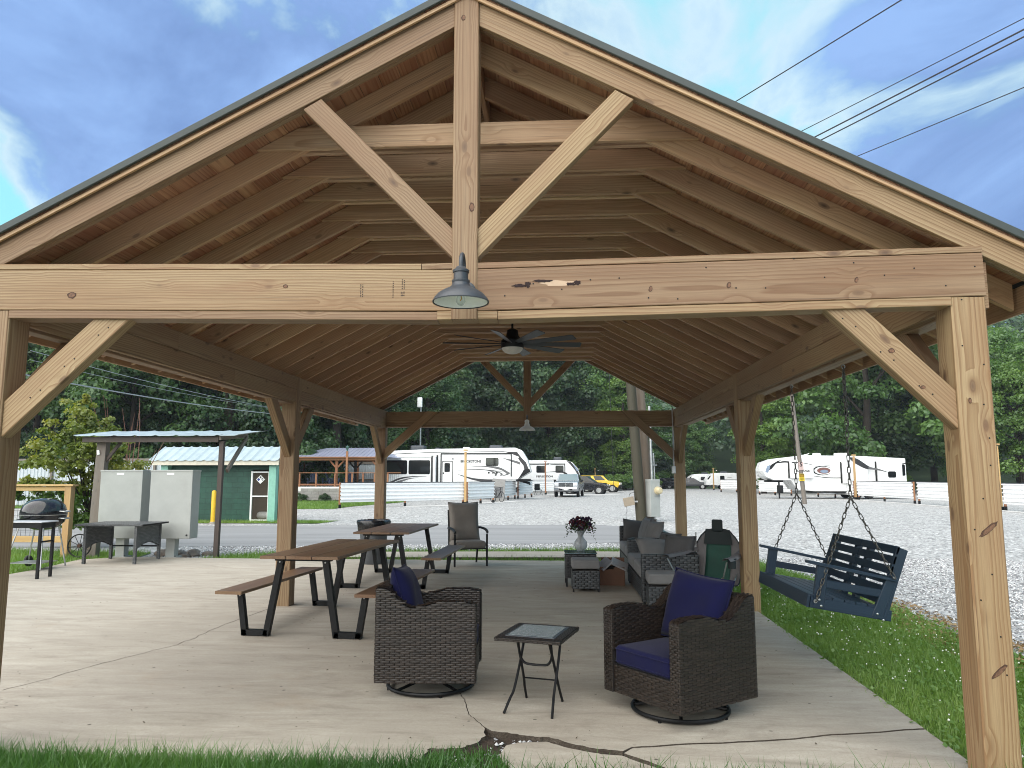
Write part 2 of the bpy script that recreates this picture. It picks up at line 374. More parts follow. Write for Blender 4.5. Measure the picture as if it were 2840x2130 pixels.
def concrete():
    m, k = mat_begin('old_concrete'); co = k.n('ShaderNodeTexCoord').outputs['Object']
    big = k.noise(co, .42, 4, .6, .4); wv = k.mapping(co, rot=(0, 0, R(9)), scale=(1., 4.2, 1))
    mid = k.noise(wv, 1.5, 9, .72, .5); fine = k.noise(co, 42, 5, .75)
    c = k.ramp(mid, [(.30, (.25, .215, .172)), (.46, (.37, .33, .272)), (.56, (.42, .38, .315)), (.70, (.49, .448, .378))])
    c = k.mix(k.mapr(big, .38, .64, .0, .6), c, (.315, .278, .228))
    st = k.noise(k.mapping(co, loc=(4, 2, 0), rot=(0, 0, R(-12)), scale=(1, 2.2, 1)), 1.0, 8, .72, 1.2)
    c = k.mix(k.mapr(st, .55, .72, 0., .55), c, (.20, .165, .13))
    rust = k.noise(k.mapping(co, loc=(9, 1, 0)), .8, 5, .65); c = k.mix(k.mapr(rust, .60, .75, 0., .35), c, (.34, .24, .15))
    spk = k.voro(co, 5.5); c = k.mix(k.math('MULTIPLY', k.mapr(spk, .085, .05), k.mapr(k.noise(co, 1.3, 3), .46, .56)), c, (.085, .07, .055))
    grit = k.voro(co, 75.); c = k.mix(k.math('MULTIPLY', k.mapr(grit, .24, .12), .4), c, (.15, .13, .105))
    c = k.mix(k.math('MULTIPLY', k.mapr(fine, .38, .66), .30), c, (.235, .205, .168))
    finish(k, c, .88, 0., k.bump(k.math('ADD', fine, k.math('MULTIPLY', mid, .8)), .3, .006)); return m
CONCRETE = concrete()
def gravel():
    m, k = mat_begin('crushed_gravel'); co = k.n('ShaderNodeTexCoord').outputs['Object']
    v = k.n('ShaderNodeTexVoronoi', None, Vector=co, Scale=26.); v2 = k.n('ShaderNodeTexVoronoi', None, Vector=co, Scale=11.)
    s1 = k.n('ShaderNodeSeparateColor', None, Color=v.outputs['Color']).outputs[0]; s2 = k.n('ShaderNodeSeparateColor', None, Color=v2.outputs['Color']).outputs[1]
    g = k.math('ADD', k.math('MULTIPLY', s1, .55), k.math('MULTIPLY', s2, .45))
    c = k.ramp(g, [(0., (.08, .08, .078)), (.3, (.25, .247, .242)), (.65, (.48, .476, .468)), (1., (.78, .775, .76))])
    p = k.noise(k.mapping(co, scale=(.55, 1.6, 1)), .22, 5, .62, .8); c = k.mix(k.mapr(p, .45, .72, 0., .45), c, (.34, .337, .333))
    lf = k.noise(k.mapping(co, loc=(7, 3, 0), scale=(.35, 1, 1)), .33, 5, .7); c = k.mix(k.math('MULTIPLY', k.mapr(lf, .655, .74), .75), c, (.46, .34, .17))
    gr = k.noise(k.mapping(co, loc=(1, 9, 0), scale=(.5, 1, 1)), .45, 5, .7); c = k.mix(k.math('MULTIPLY', k.mapr(gr, .69, .78), .6), c, (.12, .19, .05))
    finish(k, c, .9, 0., k.bump(k.math('ADD', v.outputs['Distance'], k.math('MULTIPLY', v2.outputs['Distance'], 1.5)), .8, .03)); return m
GRAVEL = gravel()
STONE = plain('gravel_stone', (.47, .47, .48), .85, var=.35, scale=3.)
def asphalt():
    m, k = mat_begin('grey_asphalt'); co = k.n('ShaderNodeTexCoord').outputs['Object']
    n = k.noise(k.mapping(co, scale=(.12, 1.4, 1)), .9, 5, .6, .6); f = k.noise(co, 90, 3, .7)
    c = k.ramp(n, [(.3, (.16, .158, .16)), (.7, (.26, .258, .26))]); c = k.mix(k.math('MULTIPLY', k.mapr(f, .35, .7), .4), c, (.33, .328, .33))
    finish(k, c, .85, 0., k.bump(f, .3, .006)); return m
ASPHALT = asphalt()
def ground_mat(name, a, b, c_, s=1.):
    m, k = mat_begin(name); co = k.n('ShaderNodeTexCoord').outputs['Object']; n = k.noise(co, 1.1*s, 5, .65); f = k.noise(co, 38*s, 4, .7)
    c = k.ramp(k.math('ADD', k.math('MULTIPLY', n, .55), k.math('MULTIPLY', f, .45)), [(.32, a), (.5, b), (.68, c_)])
    finish(k, c, .95, 0., k.bump(f, .7, .03)); return m
TURF = ground_mat('turf_soil', (.05, .10, .02), (.11, .19, .035), (.18, .22, .075))
SOIL = ground_mat('damp_soil', (.022, .015, .011), (.05, .034, .024), (.10, .072, .052), 3.)
FORESTFLOOR = ground_mat('forest_floor', (.012, .026, .012), (.024, .048, .02), (.05, .08, .03), .2)
BLOCK = ground_mat('block_wall', (.20, .19, .175), (.30, .29, .27), (.38, .37, .345), 1.)
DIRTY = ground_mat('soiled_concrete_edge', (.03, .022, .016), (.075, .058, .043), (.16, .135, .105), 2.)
CARDBOARD = plain('cardboard', (.16, .085, .055), .85, var=.12)
# ================================================================ THE SETTING
def sheet(name, pts, z, mat, kind='structure', parent=None):
    tri = tessellate_polygon([[Vector((p[0], p[1], 0)) for p in pts]])
    me = bpy.data.meshes.new(name); me.from_pydata([(p[0], p[1], z) for p in pts], [], [tuple(t) for t in tri]); me.update()
    bm = bmesh.new(); bm.from_mesh(me); bmesh.ops.recalc_face_normals(bm, faces=bm.faces[:])
    for f in bm.faces:
        if f.normal.z < 0: f.normal_flip()
    bm.to_mesh(me); bm.free()
    return link(name, me, mat, parent, kind=kind if parent is None else None)
GZ = -.07
sheet('ground', [(-160, -60), (200, -60), (200, 130), (-160, 130)], GZ, GRAVEL)
sheet('road', [(-70, 13), (-20, 16.1), (-5.7, 18.0), (-1, 18.7), (2.2, 19.5), (3.6, 21), (3.4, 24.5), (1.5, 26.3), (-8, 25.5), (-30, 23.2), (-70, 20)], GZ+.008, ASPHALT)
# concrete slab: main piece and two pieces broken off at the front edge
crack_top = [(-.789, 4.486), (-.761, 4.605), (-.671, 4.592), (-.56, 4.632), (-.491, 4.718), (-.457, 4.835), (-.474, 4.955)]
slit = [(-.482, 4.985), (-.556, 5.126), (-.598, 5.208), (-.637, 5.347), (-.682, 5.572), (-.748, 5.752)]
wide_top = [(-.429, 4.921), (-.324, 4.897), (-.219, 4.851), (-.117, 4.822), (-.066, 4.831), (.034, 4.752), (.178, 4.665), (.292, 4.633), (.372, 4.617)]
thin = [(.431, 4.69), (.569, 4.717), (.772, 4.771), (.984, 4.799), (1.2, 4.845), (1.45, 4.90), (1.7, 4.99), (2.0, 5.05), (2.2, 5.11), (2.335, 5.135)]
rg = random.Random(5)
def jag(pts, a):
    out = []
    for p, q in zip(pts, pts[1:]):
        for i in range(4):
            t = i/4; j = 0 if i == 0 else a
            out.append((p[0]+(q[0]-p[0])*t+rg.uniform(-j, j), p[1]+(q[1]-p[1])*t+rg.uniform(-j, j)))
    return out+[pts[-1]]
ct, sl, wt, th = jag(crack_top, .012), jag(slit, .006), jag(wide_top, .008), jag(thin, .004)
main = [(-9.3, 3.2), (-4.6, 3.9), (-3.6, 4.16), (-.80, 4.16)]+ct+sl+[(x+.006, y+.002) for x, y in sl[::-1]]+wt+th+[(2.385, 8.8), (2.41, 14.52), (1.0, 14.55), (-6.5, 14.6), (-8.6, 14.75), (-9.3, 14.2), (-9.05, 12.6)]
def slab_piece(name, pts, z0, z1, parent=None):
    mb = MB(); mb.prism(pts, z0, z1, 'XY'); o = mb.build(name, CONCRETE, parent)
    bm = bmesh.new(); bm.from_mesh(o.data); bmesh.ops.recalc_face_normals(bm, faces=bm.faces[:])
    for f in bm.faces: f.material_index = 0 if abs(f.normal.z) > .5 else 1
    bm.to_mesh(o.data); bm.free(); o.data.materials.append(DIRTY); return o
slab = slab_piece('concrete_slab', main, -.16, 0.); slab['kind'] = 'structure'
S2 = jag([(-.30, 4.16), (-.273, 4.337), (-.321, 4.441), (-.348, 4.54), (-.321, 4.702), (-.254, 4.756), (-.115, 4.776), (-.066, 4.779), (.033, 4.697), (.177, 4.625), (.27, 4.592), (.364, 4.58), (.448, 4.49), (.563, 4.39), (.76, 4.16)], .005)
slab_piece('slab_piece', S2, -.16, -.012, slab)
S3 = jag([(.79, 4.16), (.582, 4.398), (.478, 4.504), (.378, 4.596)], .004)+[(x+.002, y-.012) for x, y in th]+[(2.31, 4.16)]
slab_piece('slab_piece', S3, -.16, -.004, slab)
# hairline crack wandering over the left of the slab
hp = jag([(-4.19, 5.59), (-4.12, 5.77), (-4.05, 5.99), (-3.96, 6.34), (-3.82, 6.71), (-3.67, 7.09), (-3.63, 7.36), (-3.65, 7.8), (-3.60, 8.5), (-3.53, 9.22)], .018)
mb = MB(); b0 = []
for i, p in enumerate(hp):
    h = .002+.0025*rg.random(); b0 += [(p[0]-h, p[1], .0012), (p[0]+h, p[1]-.001, .0012)]
mb.add(b0, [(2*i, 2*i+1, 2*i+3, 2*i+2) for i in range(len(hp)-1)]); mb.build('hairline_crack', SOIL, slab)
gxs, gys = np.meshgrid(np.linspace(-1.0, 1.0, 110), np.linspace(4.1, 5.1, 60)); rsx = np.random.RandomState(3)
zz_ = -.034+.010*np.sin(gxs*9+gys*4)+.010*np.sin(gxs*23+2)*np.cos(gys*19)+.010*rsx.uniform(-1, 1, gxs.shape)
ix = np.arange(gxs.size).reshape(gxs.shape); link('soil_gap', npmesh('soil_gap', np.stack([gxs, gys, zz_], -1).reshape(-1, 3), np.stack([ix[:-1, :-1], ix[:-1, 1:], ix[1:, 1:], ix[1:, :-1]], -1).reshape(-1, 4)), SOIL, kind='structure')
sheet('crack_soil', [(-.9, 5.0), (2.3, 5.0), (2.3, 5.3), (.5, 5.3), (-.9, 5.9)], -.04, SOIL)
# grass ground
lawnR = [(2.36, 2.5), (6.0, 2.5), (4.6, 6.0), (4.314, 7.541), (4.229, 8.42), (4.369, 10.396), (4.218, 12.326), (3.9, 14.5), (2.42, 14.5), (2.39, 8.8)]
sheet('lawn', lawnR, GZ+.012, TURF); sheet('lawn', [(-9.5, 2.2), (2.4, 2.2), (2.4, 4.155), (-3.6, 4.155), (-4.6, 3.89), (-9.5, 3.1)], GZ+.014, TURF)
lawnB = [(-7.2, 14.55), (2.41, 14.5), (4.0, 14.6), (3.4, 17.2), (1.3, 17.2), (-5.2, 16.7), (-6.9, 15.6)]
sheet('lawn', lawnB, GZ+.012, TURF)
lawnL = [(-9.3, 11.5), (-9.05, 12.6), (-9.25, 14.2), (-8.6, 14.8), (-8.9, 16.1), (-14, 16.6), (-16, 11)]
sheet('lawn', lawnL, GZ+.012, TURF)
lawnF = [(-30, 38), (-11.6, 38.2), (-11.6, 41), (-10, 49), (-30, 49)]
sheet('lawn', lawnF, GZ+.012, TURF); sheet('lawn', [(-20, 26.3), (-8.6, 26.4), (-8.3, 28.2), (-20, 29.5)], GZ+.013, TURF)
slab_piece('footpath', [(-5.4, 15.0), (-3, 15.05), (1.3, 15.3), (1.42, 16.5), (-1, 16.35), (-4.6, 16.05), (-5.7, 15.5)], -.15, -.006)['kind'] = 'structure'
# hills closing the valley
def hill_h(x, y):
    d = np.sqrt(((x-5)/72)**2+((y-35)/66)**2); t = np.clip((d-1.05)/2.2, 0, 1); return 43*t*t*(3-2*t)
gx, gy = np.meshgrid(np.linspace(-330, 380, 72), np.linspace(-60, 420, 56))
hz = hill_h(gx, gy)+2.5*np.sin(gx*.045)*np.cos(gy*.038)*np.clip(hill_h(gx, gy)/10, 0, 1)-.25
V = np.stack([gx, gy, hz], -1).reshape(-1, 3); ny, nx = gx.shape; ii = np.arange(ny*nx).reshape(ny, nx)
F = np.stack([ii[:-1, :-1], ii[:-1, 1:], ii[1:, 1:], ii[1:, :-1]], -1).reshape(-1, 4)
me = npmesh('hill', V, F); link('hill', me, FORESTFLOOR, kind='structure')

# ================================================================ THE PAVILION
XL, XR, S, YF, YM, YB, XM, SL = -3.344, 2.238, .19, 4.255, 9.297, 14.304, -.5385, .525
APEX = 4.415                                        # underside of the rafters at the ridge
pav = thing('pavilion', 'open timber pavilion of pale pine with gable roof over the concrete slab', 'pavilion', (XM, 9.35, 0))
PB = Matrix.Translation((XM, 9.35, 0))
def pb(name, p0, p1, w, h, mat=PINE, up=(0, 0, 1), **kw): return board(name, p0, p1, w, h, mat, pav, up, base=PB, **kw)
def zr(x): return APEX-SL*abs(x-XM)
for x in (XL-S/2, XR+S/2):
    for y, top in ((YF, 2.611), (YM, 2.885), (YB, 2.885)):
        pb('post', (x, y+S/2, -.02), (x, y+S/2, top), S, S, up=(0, 1, 0), c=.008)
# front tie beam in two lengths that sag a little towards the king post
yb = YF+.065
for x0, z0, x1, z1 in ((XL-S-.03, 2.742, -.615, 2.695), (-.462, 2.695, XR+S, 2.742)):
    pb('main_beam', (x0, yb, z0), (x1, yb, z1), .14, .250)
    xs0, xs1 = (x0, x1) if x0 > -3 else (x0, -.80)
    pb('top_trim', (xs0, yb, z0+.1475), (xs1, yb, z1+.1475), .137, .036, c=.003)
    if x0 < -3: pb('top_trim', (-.796, yb, z1+.1475), (x1, yb, z1+.1475), .137, .036, c=.003)
pb('bottom_trim', (XL, yb, 2.588), (-.702, yb, 2.541), .135, .050, c=.003); pb('bottom_trim', (-.342, yb, 2.541), (XR, yb, 2.588), .135, .050, c=.003)
pb('trim_block', (-.700, yb, 2.5435), (-.617, yb, 2.5435), .14, .05); pb('trim_block', (-.46, yb, 2.5435), (-.345, yb, 2.5435), .137, .05)
pb('king_post', (XM, YF+.058, 2.52), (XM, YF+.058, 4.60), .153, .14, up=(0, 1, 0), c=.006)
TH = math.atan(SL)
def rafter(name, side, x_in, x_out, y, t, mat, h=.1505):
    xa, xb = (XM+side*x_in, XM+side*x_out); o = .085
    pb(name, (xa, y, zr(xa)+o), (xb, y, zr(xb)+o), t, h, mat, e0=-SL, e1=-SL, c=.003)
for side, xo in ((-1, 3.42), (1, 3.40)):
    for y in (4.281, 4.322): rafter('rafter', side, .078, xo, y, .039, PINE)
    for y in (14.372, 14.413): rafter('rafter', side, .02, xo, y, .039, PINE)
NR = 21
for i in range(NR):
    y = 4.742+.4625*i
    for side in (-1, 1): rafter('rafter', side, .022, 3.40, y, .039, PINE_LIFTED)
    for dy in (-.0405, .0405):
        pb('collar_tie', (XM-1.335, y+dy, 3.878), (XM+1.335, y+dy, 3.878), .038, .155, PINE_LIFTED, e0=1.905, e1=-1.905, c=.003)
pb('ridge_board', (XM, 4.40, 4.49), (XM, 14.3, 4.49), .038, .16, PINE_LIFTED)
pb('ridge_prop', (XM+.02, 4.70, 3.956), (XM+.02, 4.70, 4.42), .038, .089, PINE_LIFTED, up=(0, 1, 0))
# struts of the two gables
def strut(a, b, y, side, w=.075, h=.125): pb('strut', (a[0], y, a[1]), (b[0], y, b[1]), w, h, e0=0., e1=0.)
pts = [(-1.50, 3.905), (-.60, 2.985)]
for sg in (-1, 1):
    a, b = (XM+sg*.962, 3.895), (XM+sg*.076, 2.985)
    d = Vector((b[0]-a[0], 0, b[1]-a[1])).normalized()
    # upper end follows the rafter, lower end the king post
    pb('strut', (a[0], YF+.05, a[1]), (b[0], YF+.05, b[1]), .08, .125, e0=.25, e1=-(abs(d.z)/abs(d.x)) if False else -1.03)
    a, b = (-.569+sg*.93, 3.93), (-.569+sg*.07, 3.03)
    pb('strut', (a[0], YB+.06, a[1]), (b[0], YB+.06, b[1]), .08, .125, e0=.25, e1=-1.03)
# knee braces in the front gable plane
pb('knee_brace', (1.645, YF+.062, 2.565), (2.236, YF+.062, 1.974), .085, .155, e0=1., e1=-1., c=.004)
pb('knee_brace', (-2.69, YF+.062, 2.565), (-3.342, YF+.062, 1.945), .085, .16, e0=1.05, e1=-.95, c=.004)
# side beams: inner boards between the posts, outer boards past them
for xi, sg in ((XL, -1), (XR, 1)):
    for y0, y1 in ((YF+S, YM), (YM+S, YB)):
        for z, h in ((2.799, .166), (2.631, .165)):
            ym = y0+(y1-y0)*(.62 if z < 2.7 else .38)
            pb('side_beam', (xi+sg*.021, y0+.001, z), (xi+sg*.021, ym, z), .038, h); pb('side_beam', (xi+sg*.021, ym+.003, z), (xi+sg*.021, y1-.001, z), .038, h)
    for z, h in ((2.767, .118), (2.63, .150)):
        pb('side_beam', (xi+sg*(S+.022), YF+.045, z), (xi+sg*(S+.022), 14.55, z), .04, h)
    pb('plate', (xi+sg*.095, YF+S, 2.545), (xi+sg*.095, YB, 2.545), .10, .03)
    xb = xi+sg*.095
    for yp, dirs in ((YF, (1,)), (YM, (-1, 1)), (YB, (-1,))):
        for dr in dirs:
            y0 = yp+S if dr > 0 else yp
            pb('knee_brace', (xb, y0+dr*.61, 2.545), (xb, y0, 1.955), .085, .15, e0=1., e1=-1.)
# far gable
pb('main_beam', (XL+.002, YB+.115, 2.732), (XR-.002, YB+.115, 2.732), .12, .272); pb('bottom_trim', (XL+.002, YB+.10, 2.576), (XR-.002, YB+.10, 2.576), .14, .036)
pb('king_post', (-.569, YB+.045, 2.565), (-.569, YB+.045, 4.55), .145, .12, up=(0, 1, 0))
pb('knee_brace', (-2.42, YB-.0, 2.86), (XL+.003, YB-.0, 2.045), .07, .15, e0=1., e1=-1.); pb('knee_brace', (1.33, YB-.0, 2.86), (XR-.003, YB-.0, 1.99), .07, .15, e0=1., e1=-1.)
# roof: boarding, metal sheet, rake trim, fascia
ct_, st_ = math.cos(TH), math.sin(TH)
def on_slope(side, s_, up, y):                       # s_ down the slope from the ridge, up = square off the rafter top
    return Vector((XM+side*(s_*ct_+up*st_), y, APEX+.17-s_*st_+up*ct_))
BW = .1395
for side in (-1, 1):
    nrm = Vector((side*st_, 0, ct_))
    for i in range(27):
        s_ = .075+i*.1425; p = on_slope(side, s_, .009, 0)
        pb('roof_deck_board', (p.x, 4.236, p.z), (p.x, 14.60, p.z), BW, .016, DECK, up=nrm, c=.002)
    mb = MB(); n = 22
    prof = []
    for i in range(18*n//n*n//n): pass
    a, b = on_slope(side, -.01, .032, 0), on_slope(side, 3.97, .032, 0)
    vs, fs = [], []
    ys = []
    for i in range(46):
        y = 4.215+i*.2283; ys += [(y, 0.), (y+.03, 0.), (y+.042, .02), (y+.07, .02), (y+.082, 0.)]
    for y, h in ys:
        for q in (a, b): vs.append((q.x-XM+nrm.x*h, y-9.35, q.z+nrm.z*h))
        for q in (a, b): vs.append((q.x-XM-nrm.x*.006, y-9.35, q.z-nrm.z*.006))
    for i in range(len(ys)-1):
        o = 4*i; fs += [(o, o+1, o+5, o+4), (o+2, o+6, o+7, o+3)]
    o = 4*(len(ys)-1); fs += [(0, 2, 3, 1), (o, o+1, o+3, o+2)]
    mb.add(vs, fs); mb.build('metal_roof_sheet', ROOFTRIM, pav)
    p0, p1 = on_slope(side, .0, .028, 4.211), on_slope(side, 3.96, .028, 4.211)
    pb('rake_trim', p0, p1, .022, .044, ROOFTRIM, up=nrm, e0=-SL, e1=0., c=.003)
    p0, p1 = on_slope(side, .02, -.012, 4.236), on_slope(side, 3.93, -.012, 4.236)
    pb('rake_batten', p0, p1, .018, .022, PINE_LIFTED, up=nrm, c=.002)
    xf = XM+side*3.44
    pb('fascia', (xf, 4.24, zr(xf)+.085), (xf, 14.6, zr(xf)+.085), .022, .17, PINE_LIFTED)
    pb('eave_trim', (xf+side*.02, 4.22, zr(xf)+.15), (xf+side*.02, 14.6, zr(xf)+.15), .012, .07, ROOFTRIM)
MB().prism([(-.2, -.105), (0, 0), (.2, -.105), (.2, -.095), (0, .012), (-.2, -.095)], 4.2-9.35, 14.6-9.35, 'XZ', Matrix.Translation((0, 0, APEX+.17+.075))).build('ridge_cap', ROOFTRIM, pav)
# bark pockets on the right half of the tie beam, grade stamps, screws, conduit on the far post
def flat_blob(name, cx, cz, w, h, y, mat, seed, slope=0., lo=.55, n=22):
    r_ = random.Random(seed); pts = []
    for i in range(n):
        a = 2*math.pi*i/n; q = lo+(1.05-lo)*r_.random(); x = w*q*math.cos(a); pts.append((cx+x-XM, cz+h*q*math.sin(a)+slope*x))
    MB().prism(pts, y-9.35, y-9.35+.003, 'XZ').build(name, mat, pav)
yy = YF-.0055+.0005
BARKPOCKET = plain('bark_pocket', (.022, .010, .010), .9)
PALEWOOD = plain('torn_pale_wood', (.50, .36, .25), .8)
flat_blob('torn_grain', .02, 2.728, .16, .018, yy-.001, PALEWOOD, 4, .01)
for s_, (cx, cz, w_, h_) in enumerate([(-.215, 2.716, .045, .012), (-.165, 2.722, .022, .02), (-.075, 2.742, .07, .010), (.085, 2.722, .03, .012), (.125, 2.728, .025, .016)]):
    flat_blob('bark_pocket', cx, cz, w_, h_, yy-.003, BARKPOCKET, 10+s_)
KNOT = plain('red_brown_knot', (.15, .075, .042), .7, var=.4, scale=60); KNOTRIM = plain('knot_rim', (.07, .034, .02), .8, var=.4, scale=60)
for i, (cx, cz, w_, h_, y_, sl_) in enumerate([(2.345, 1.315, .052, .020, YF, .75), (2.345, .57, .045, .018, YF, .8), (1.90, 2.31, .02, .015, YF+.0195, 0.), (2.06, 2.10, .016, .011, YF+.0195, 0.), (-2.95, 2.70, .03, .022, YF-.005, 0.), (-1.62, 2.735, .016, .013, YF-.005, 0.), (XM+.04, 3.20, .017, .03, YF-.012, 0.), (XM-.02, 4.42, .014, .02, YF-.012, 0.), (2.30, 2.02, .010, .018, YF, 0.), (1.0, 2.70, .014, .02, YF-.005, .3), (.55, 2.685, .012, .018, YF-.005, .4), (1.72, 2.72, .012, .016, YF-.005, .5)]):
    flat_blob('knot', cx, cz, w_, h_, y_-.0014, KNOTRIM, 40+i, sl_, .85); flat_blob('knot', cx+.002, cz-.001, w_*.72, h_*.7, y_-.0022, KNOT, 60+i, sl_, .8)
INK = plain('stamp_ink', (.045, .03, .024), .8)
def stamp(x, z, w_, h_, rows, y, rot=0.):
    mb = MB(); r_ = random.Random(int(x*997)); m = Matrix.Translation((x-XM, y-9.35, z)) @ Matrix.Rotation(rot, 4, 'Y')
    for k_ in range(rows):
        xx = -w_/2+w_*k_/max(1, rows-1); zz = -h_/2
        while zz < h_/2:
            d_ = .003+.008*r_.random(); mb.box(xx-.003, xx+.003, -.0008, .0008, zz, zz+d_*.7, m); zz += d_+.003
    mb.build('grade_stamp', INK, pav)
for x, z, w_, h_, n_ in ((-1.155, 2.70, .012, .075, 2), (-.965, 2.705, .001, .10, 1), (-.905, 2.735, .012, .06, 2), (-.908, 2.675, .016, .022, 3)): stamp(x, z, w_, h_, n_, yy-.0002)
scr = MB(); scr.lathe([(.0045, 0), (.0045, .002), (.001, .003)], 8, m=Matrix.Rotation(R(90), 4, 'X')); scm = scr.mesh('screw')
rs = random.Random(3)
spots = [(x, 2.60+.22*rs.random()+.0162*abs(x-XM), YF-.005) for x in np.linspace(-.3, 2.38, 17)]+[(XR+.03+.13*rs.random(), .5+2.0*i/11+.1*rs.random(), YF) for i in range(12)]
spots += [(1.64+.1*i-.03*(i % 2), 2.5-.098*i+.05*(i % 2), YF+.0195) for i in range(6)]+[(-2.72-.1*i+.04*(i % 2), 2.5-.095*i+.05*(i % 2), YF+.0195) for i in range(6)]
for x, z, y in spots: link('screw', scm, BLACK, pav, Matrix.Translation((x-XM, y-9.35, z)))
mb = MB(); mb.tube([(2.205-XM, 14.27-9.35, 1.75), (2.205-XM, 14.27-9.35, 2.90)], .014, 8); mb.build('conduit', STEEL, pav, True)
MB().rbox(2.17-XM, 2.235-XM, 14.24-9.35, 14.30-9.35, 1.66, 1.80, .006).build('switch_box', STEEL, pav)

# lamps under the gables
def barn_light(loc, label, s=1., shade=None):
    t = thing('barn_light', label, 'lamp', loc, 0, 'barn lights on the pavilion gables')
    ot = [(.156, .0), (.158, .006), (.150, .022), (.128, .048), (.098, .068), (.066, .083), (.052, .096), (.047, .112), (.05, .118), (.05, .126), (.041, .130), (.040, .168), (.046, .172), (.047, .184), (.036, .190), (.024, .205), (.001, .21)]
    inn = [(.149, .004), (.143, .020), (.122, .044), (.094, .062), (.060, .078), (.04, .092), (.001, .094)]
    MB().lathe([(r_*s, z*s) for r_, z in ot], 32, cap=False).build('shade', shade or DARKMETAL, t, True, 30)
    MB().lathe([(r_*s, z*s) for r_, z in inn], 32, cap=False).build('shade_lining', WHITE2, t, True)
    arm = smooth_path([(0, 0, .205*s), (0, .004, .25*s), (0, .05, .292*s), (0, .11, .27*s), (0, .145, .20*s), (0, .17, .155*s), (0, .235, .135*s)], 5)
    MB().tube(arm, .0125*s, 10).build('gooseneck', DARKMETAL, t, True)
    MB().lathe([(.058*s, 0), (.058*s, .016), (.045*s, .024), (.001, .026)], 24, m=Matrix.Translation((0, .247, .125*s)) @ Matrix.Rotation(R(90), 4, 'X')).build('back_plate', DARKMETAL, t, True, 30)
    b = MB().lathe([(.001, -.018), (.016, -.012), (.027, .006), (.026, .025), (.016, .05), (.014, .07)], 16).build('bulb', CLEARGLASS, t, True)
    MB().tube([(0, 0, .085), (0, 0, .05), (.004, 0, .02), (-.003, 0, .012)], .003, 6).build('filament', plain('amber_filament', (.7, .38, .1), .5), b)
    return t
barn_light((XM+.012, 3.992, 2.556), 'dark gooseneck barn light on the near gable king post')
barn_light((-.565, 14.04, 2.47), 'small barn light showing its pale shade under the far gable beam', 1., WHITE2)
# ceiling fan
fan = thing('ceiling_fan', 'dark ten bladed ceiling fan hanging from the collar ties', 'ceiling fan', (-.553, 9.2, 3.22))
MB().tube([(0, 0, .15), (0, 0, .585)], .014, 10).build('downrod', BLACK, fan, True)
MB().lathe([(.062, .585), (.062, .55), (.03, .52)], 20).build('ceiling_cup', BLACK, fan, True, 30)
MB().lathe([(.02, .24), (.035, .235), (.07, .215), (.078, .15), (.10, .12), (.142, .085), (.146, 0.), (.14, -.012)], 28).build('motor_housing', BLACK, fan, True, 35)
MB().lathe([(.136, -.008), (.128, -.035), (.10, -.062), (.06, -.08), (.001, -.087)], 28).build('light_bowl', plain('frosted_glass', (.62, .61, .57), .5), fan, True)
bl = MB(); xs = [.12, .2, .35, .6, .85, .875]; ws = [.03, .034, .045, .054, .062, .05]
vs = []
for x, wd in zip(xs, ws):
    for zz in (-.003, .003):
        for yy_ in (-wd, wd): vs.append((x, yy_*.95, .045+zz-.28*yy_))
fs = []
for i in range(len(xs)-1):
    o = 4*i; fs += [(o, o+4, o+5, o+1), (o+2, o+3, o+7, o+6), (o, o+2, o+6, o+4), (o+1, o+5, o+7, o+3)]
fs += [(0, 1, 3, 2), (20, 22, 23, 21)]; bl.add(vs, fs); blm = bl.mesh('blade')
for i in range(10): link('blade', blm, DARKMETAL, fan, Matrix.Rotation(R(8+36*i), 4, 'Z'))
# ================================================================ FURNITURE ON THE SLAB
def xf(o, m):
    o.matrix_basis = m; return o
def pillow(name, w, h, t, mat, parent=None, m=None, seed=0, n=14, pw=2.6):
    """stuffed cushion: puffed in the middle, pinched at the seam, corners drawn out"""
    r_ = np.random.RandomState(seed); u = np.linspace(-1, 1, n); U, Vv = np.meshgrid(u, u)
    ph = r_.rand(8)*6.28
    crease = .06*np.sin(U*4+ph[0]+2*np.sin(Vv*2+ph[1]))+.05*np.sin(Vv*5+ph[2]+1.5*np.sin(U*3+ph[3]))
    T = t/2*np.clip(1-np.abs(U)**pw, 0, 1)**.55*np.clip(1-np.abs(Vv)**pw, 0, 1)**.55*(1+crease)
    pull = 1-.06*(1-np.abs(U)**2)*np.abs(Vv)**3; pull2 = 1-.06*(1-np.abs(Vv)**2)*np.abs(U)**3
    X = U*w/2*pull2; Y = Vv*h/2*pull
    top = np.stack([X, Y, T], -1).reshape(-1, 3); bot = np.stack([X, Y, -T*.95], -1).reshape(-1, 3)
    V = np.concatenate([top, bot]); i = np.arange(n*n).reshape(n, n)
    q = np.stack([i[:-1, :-1], i[:-1, 1:], i[1:, 1:], i[1:, :-1]], -1).reshape(-1, 4)
    me = npmesh(name, V, np.concatenate([q, (q+n*n)[:, ::-1]]))
    bm = bmesh.new(); bm.from_mesh(me); bmesh.ops.remove_doubles(bm, verts=bm.verts[:], dist=.0005); bm.to_mesh(me); bm.free()
    me.polygons.foreach_set('use_smooth', [True]*len(me.polygons))
    o = link(name, me, mat, parent, m)
    seam = [(-w/2+.0, -h/2, 0), (w/2, -h/2, 0), (w/2, h/2, 0), (-w/2, h/2, 0)]
    sp_ = [tuple(V[j]) for j in list(i[0, :])+list(i[1:, -1])+list(i[-1, -2::-1])+list(i[-2:0:-1, 0])]
    MB().tube(sp_, .005, 6, closed=True).build('piping', mat, o, True)
    return o
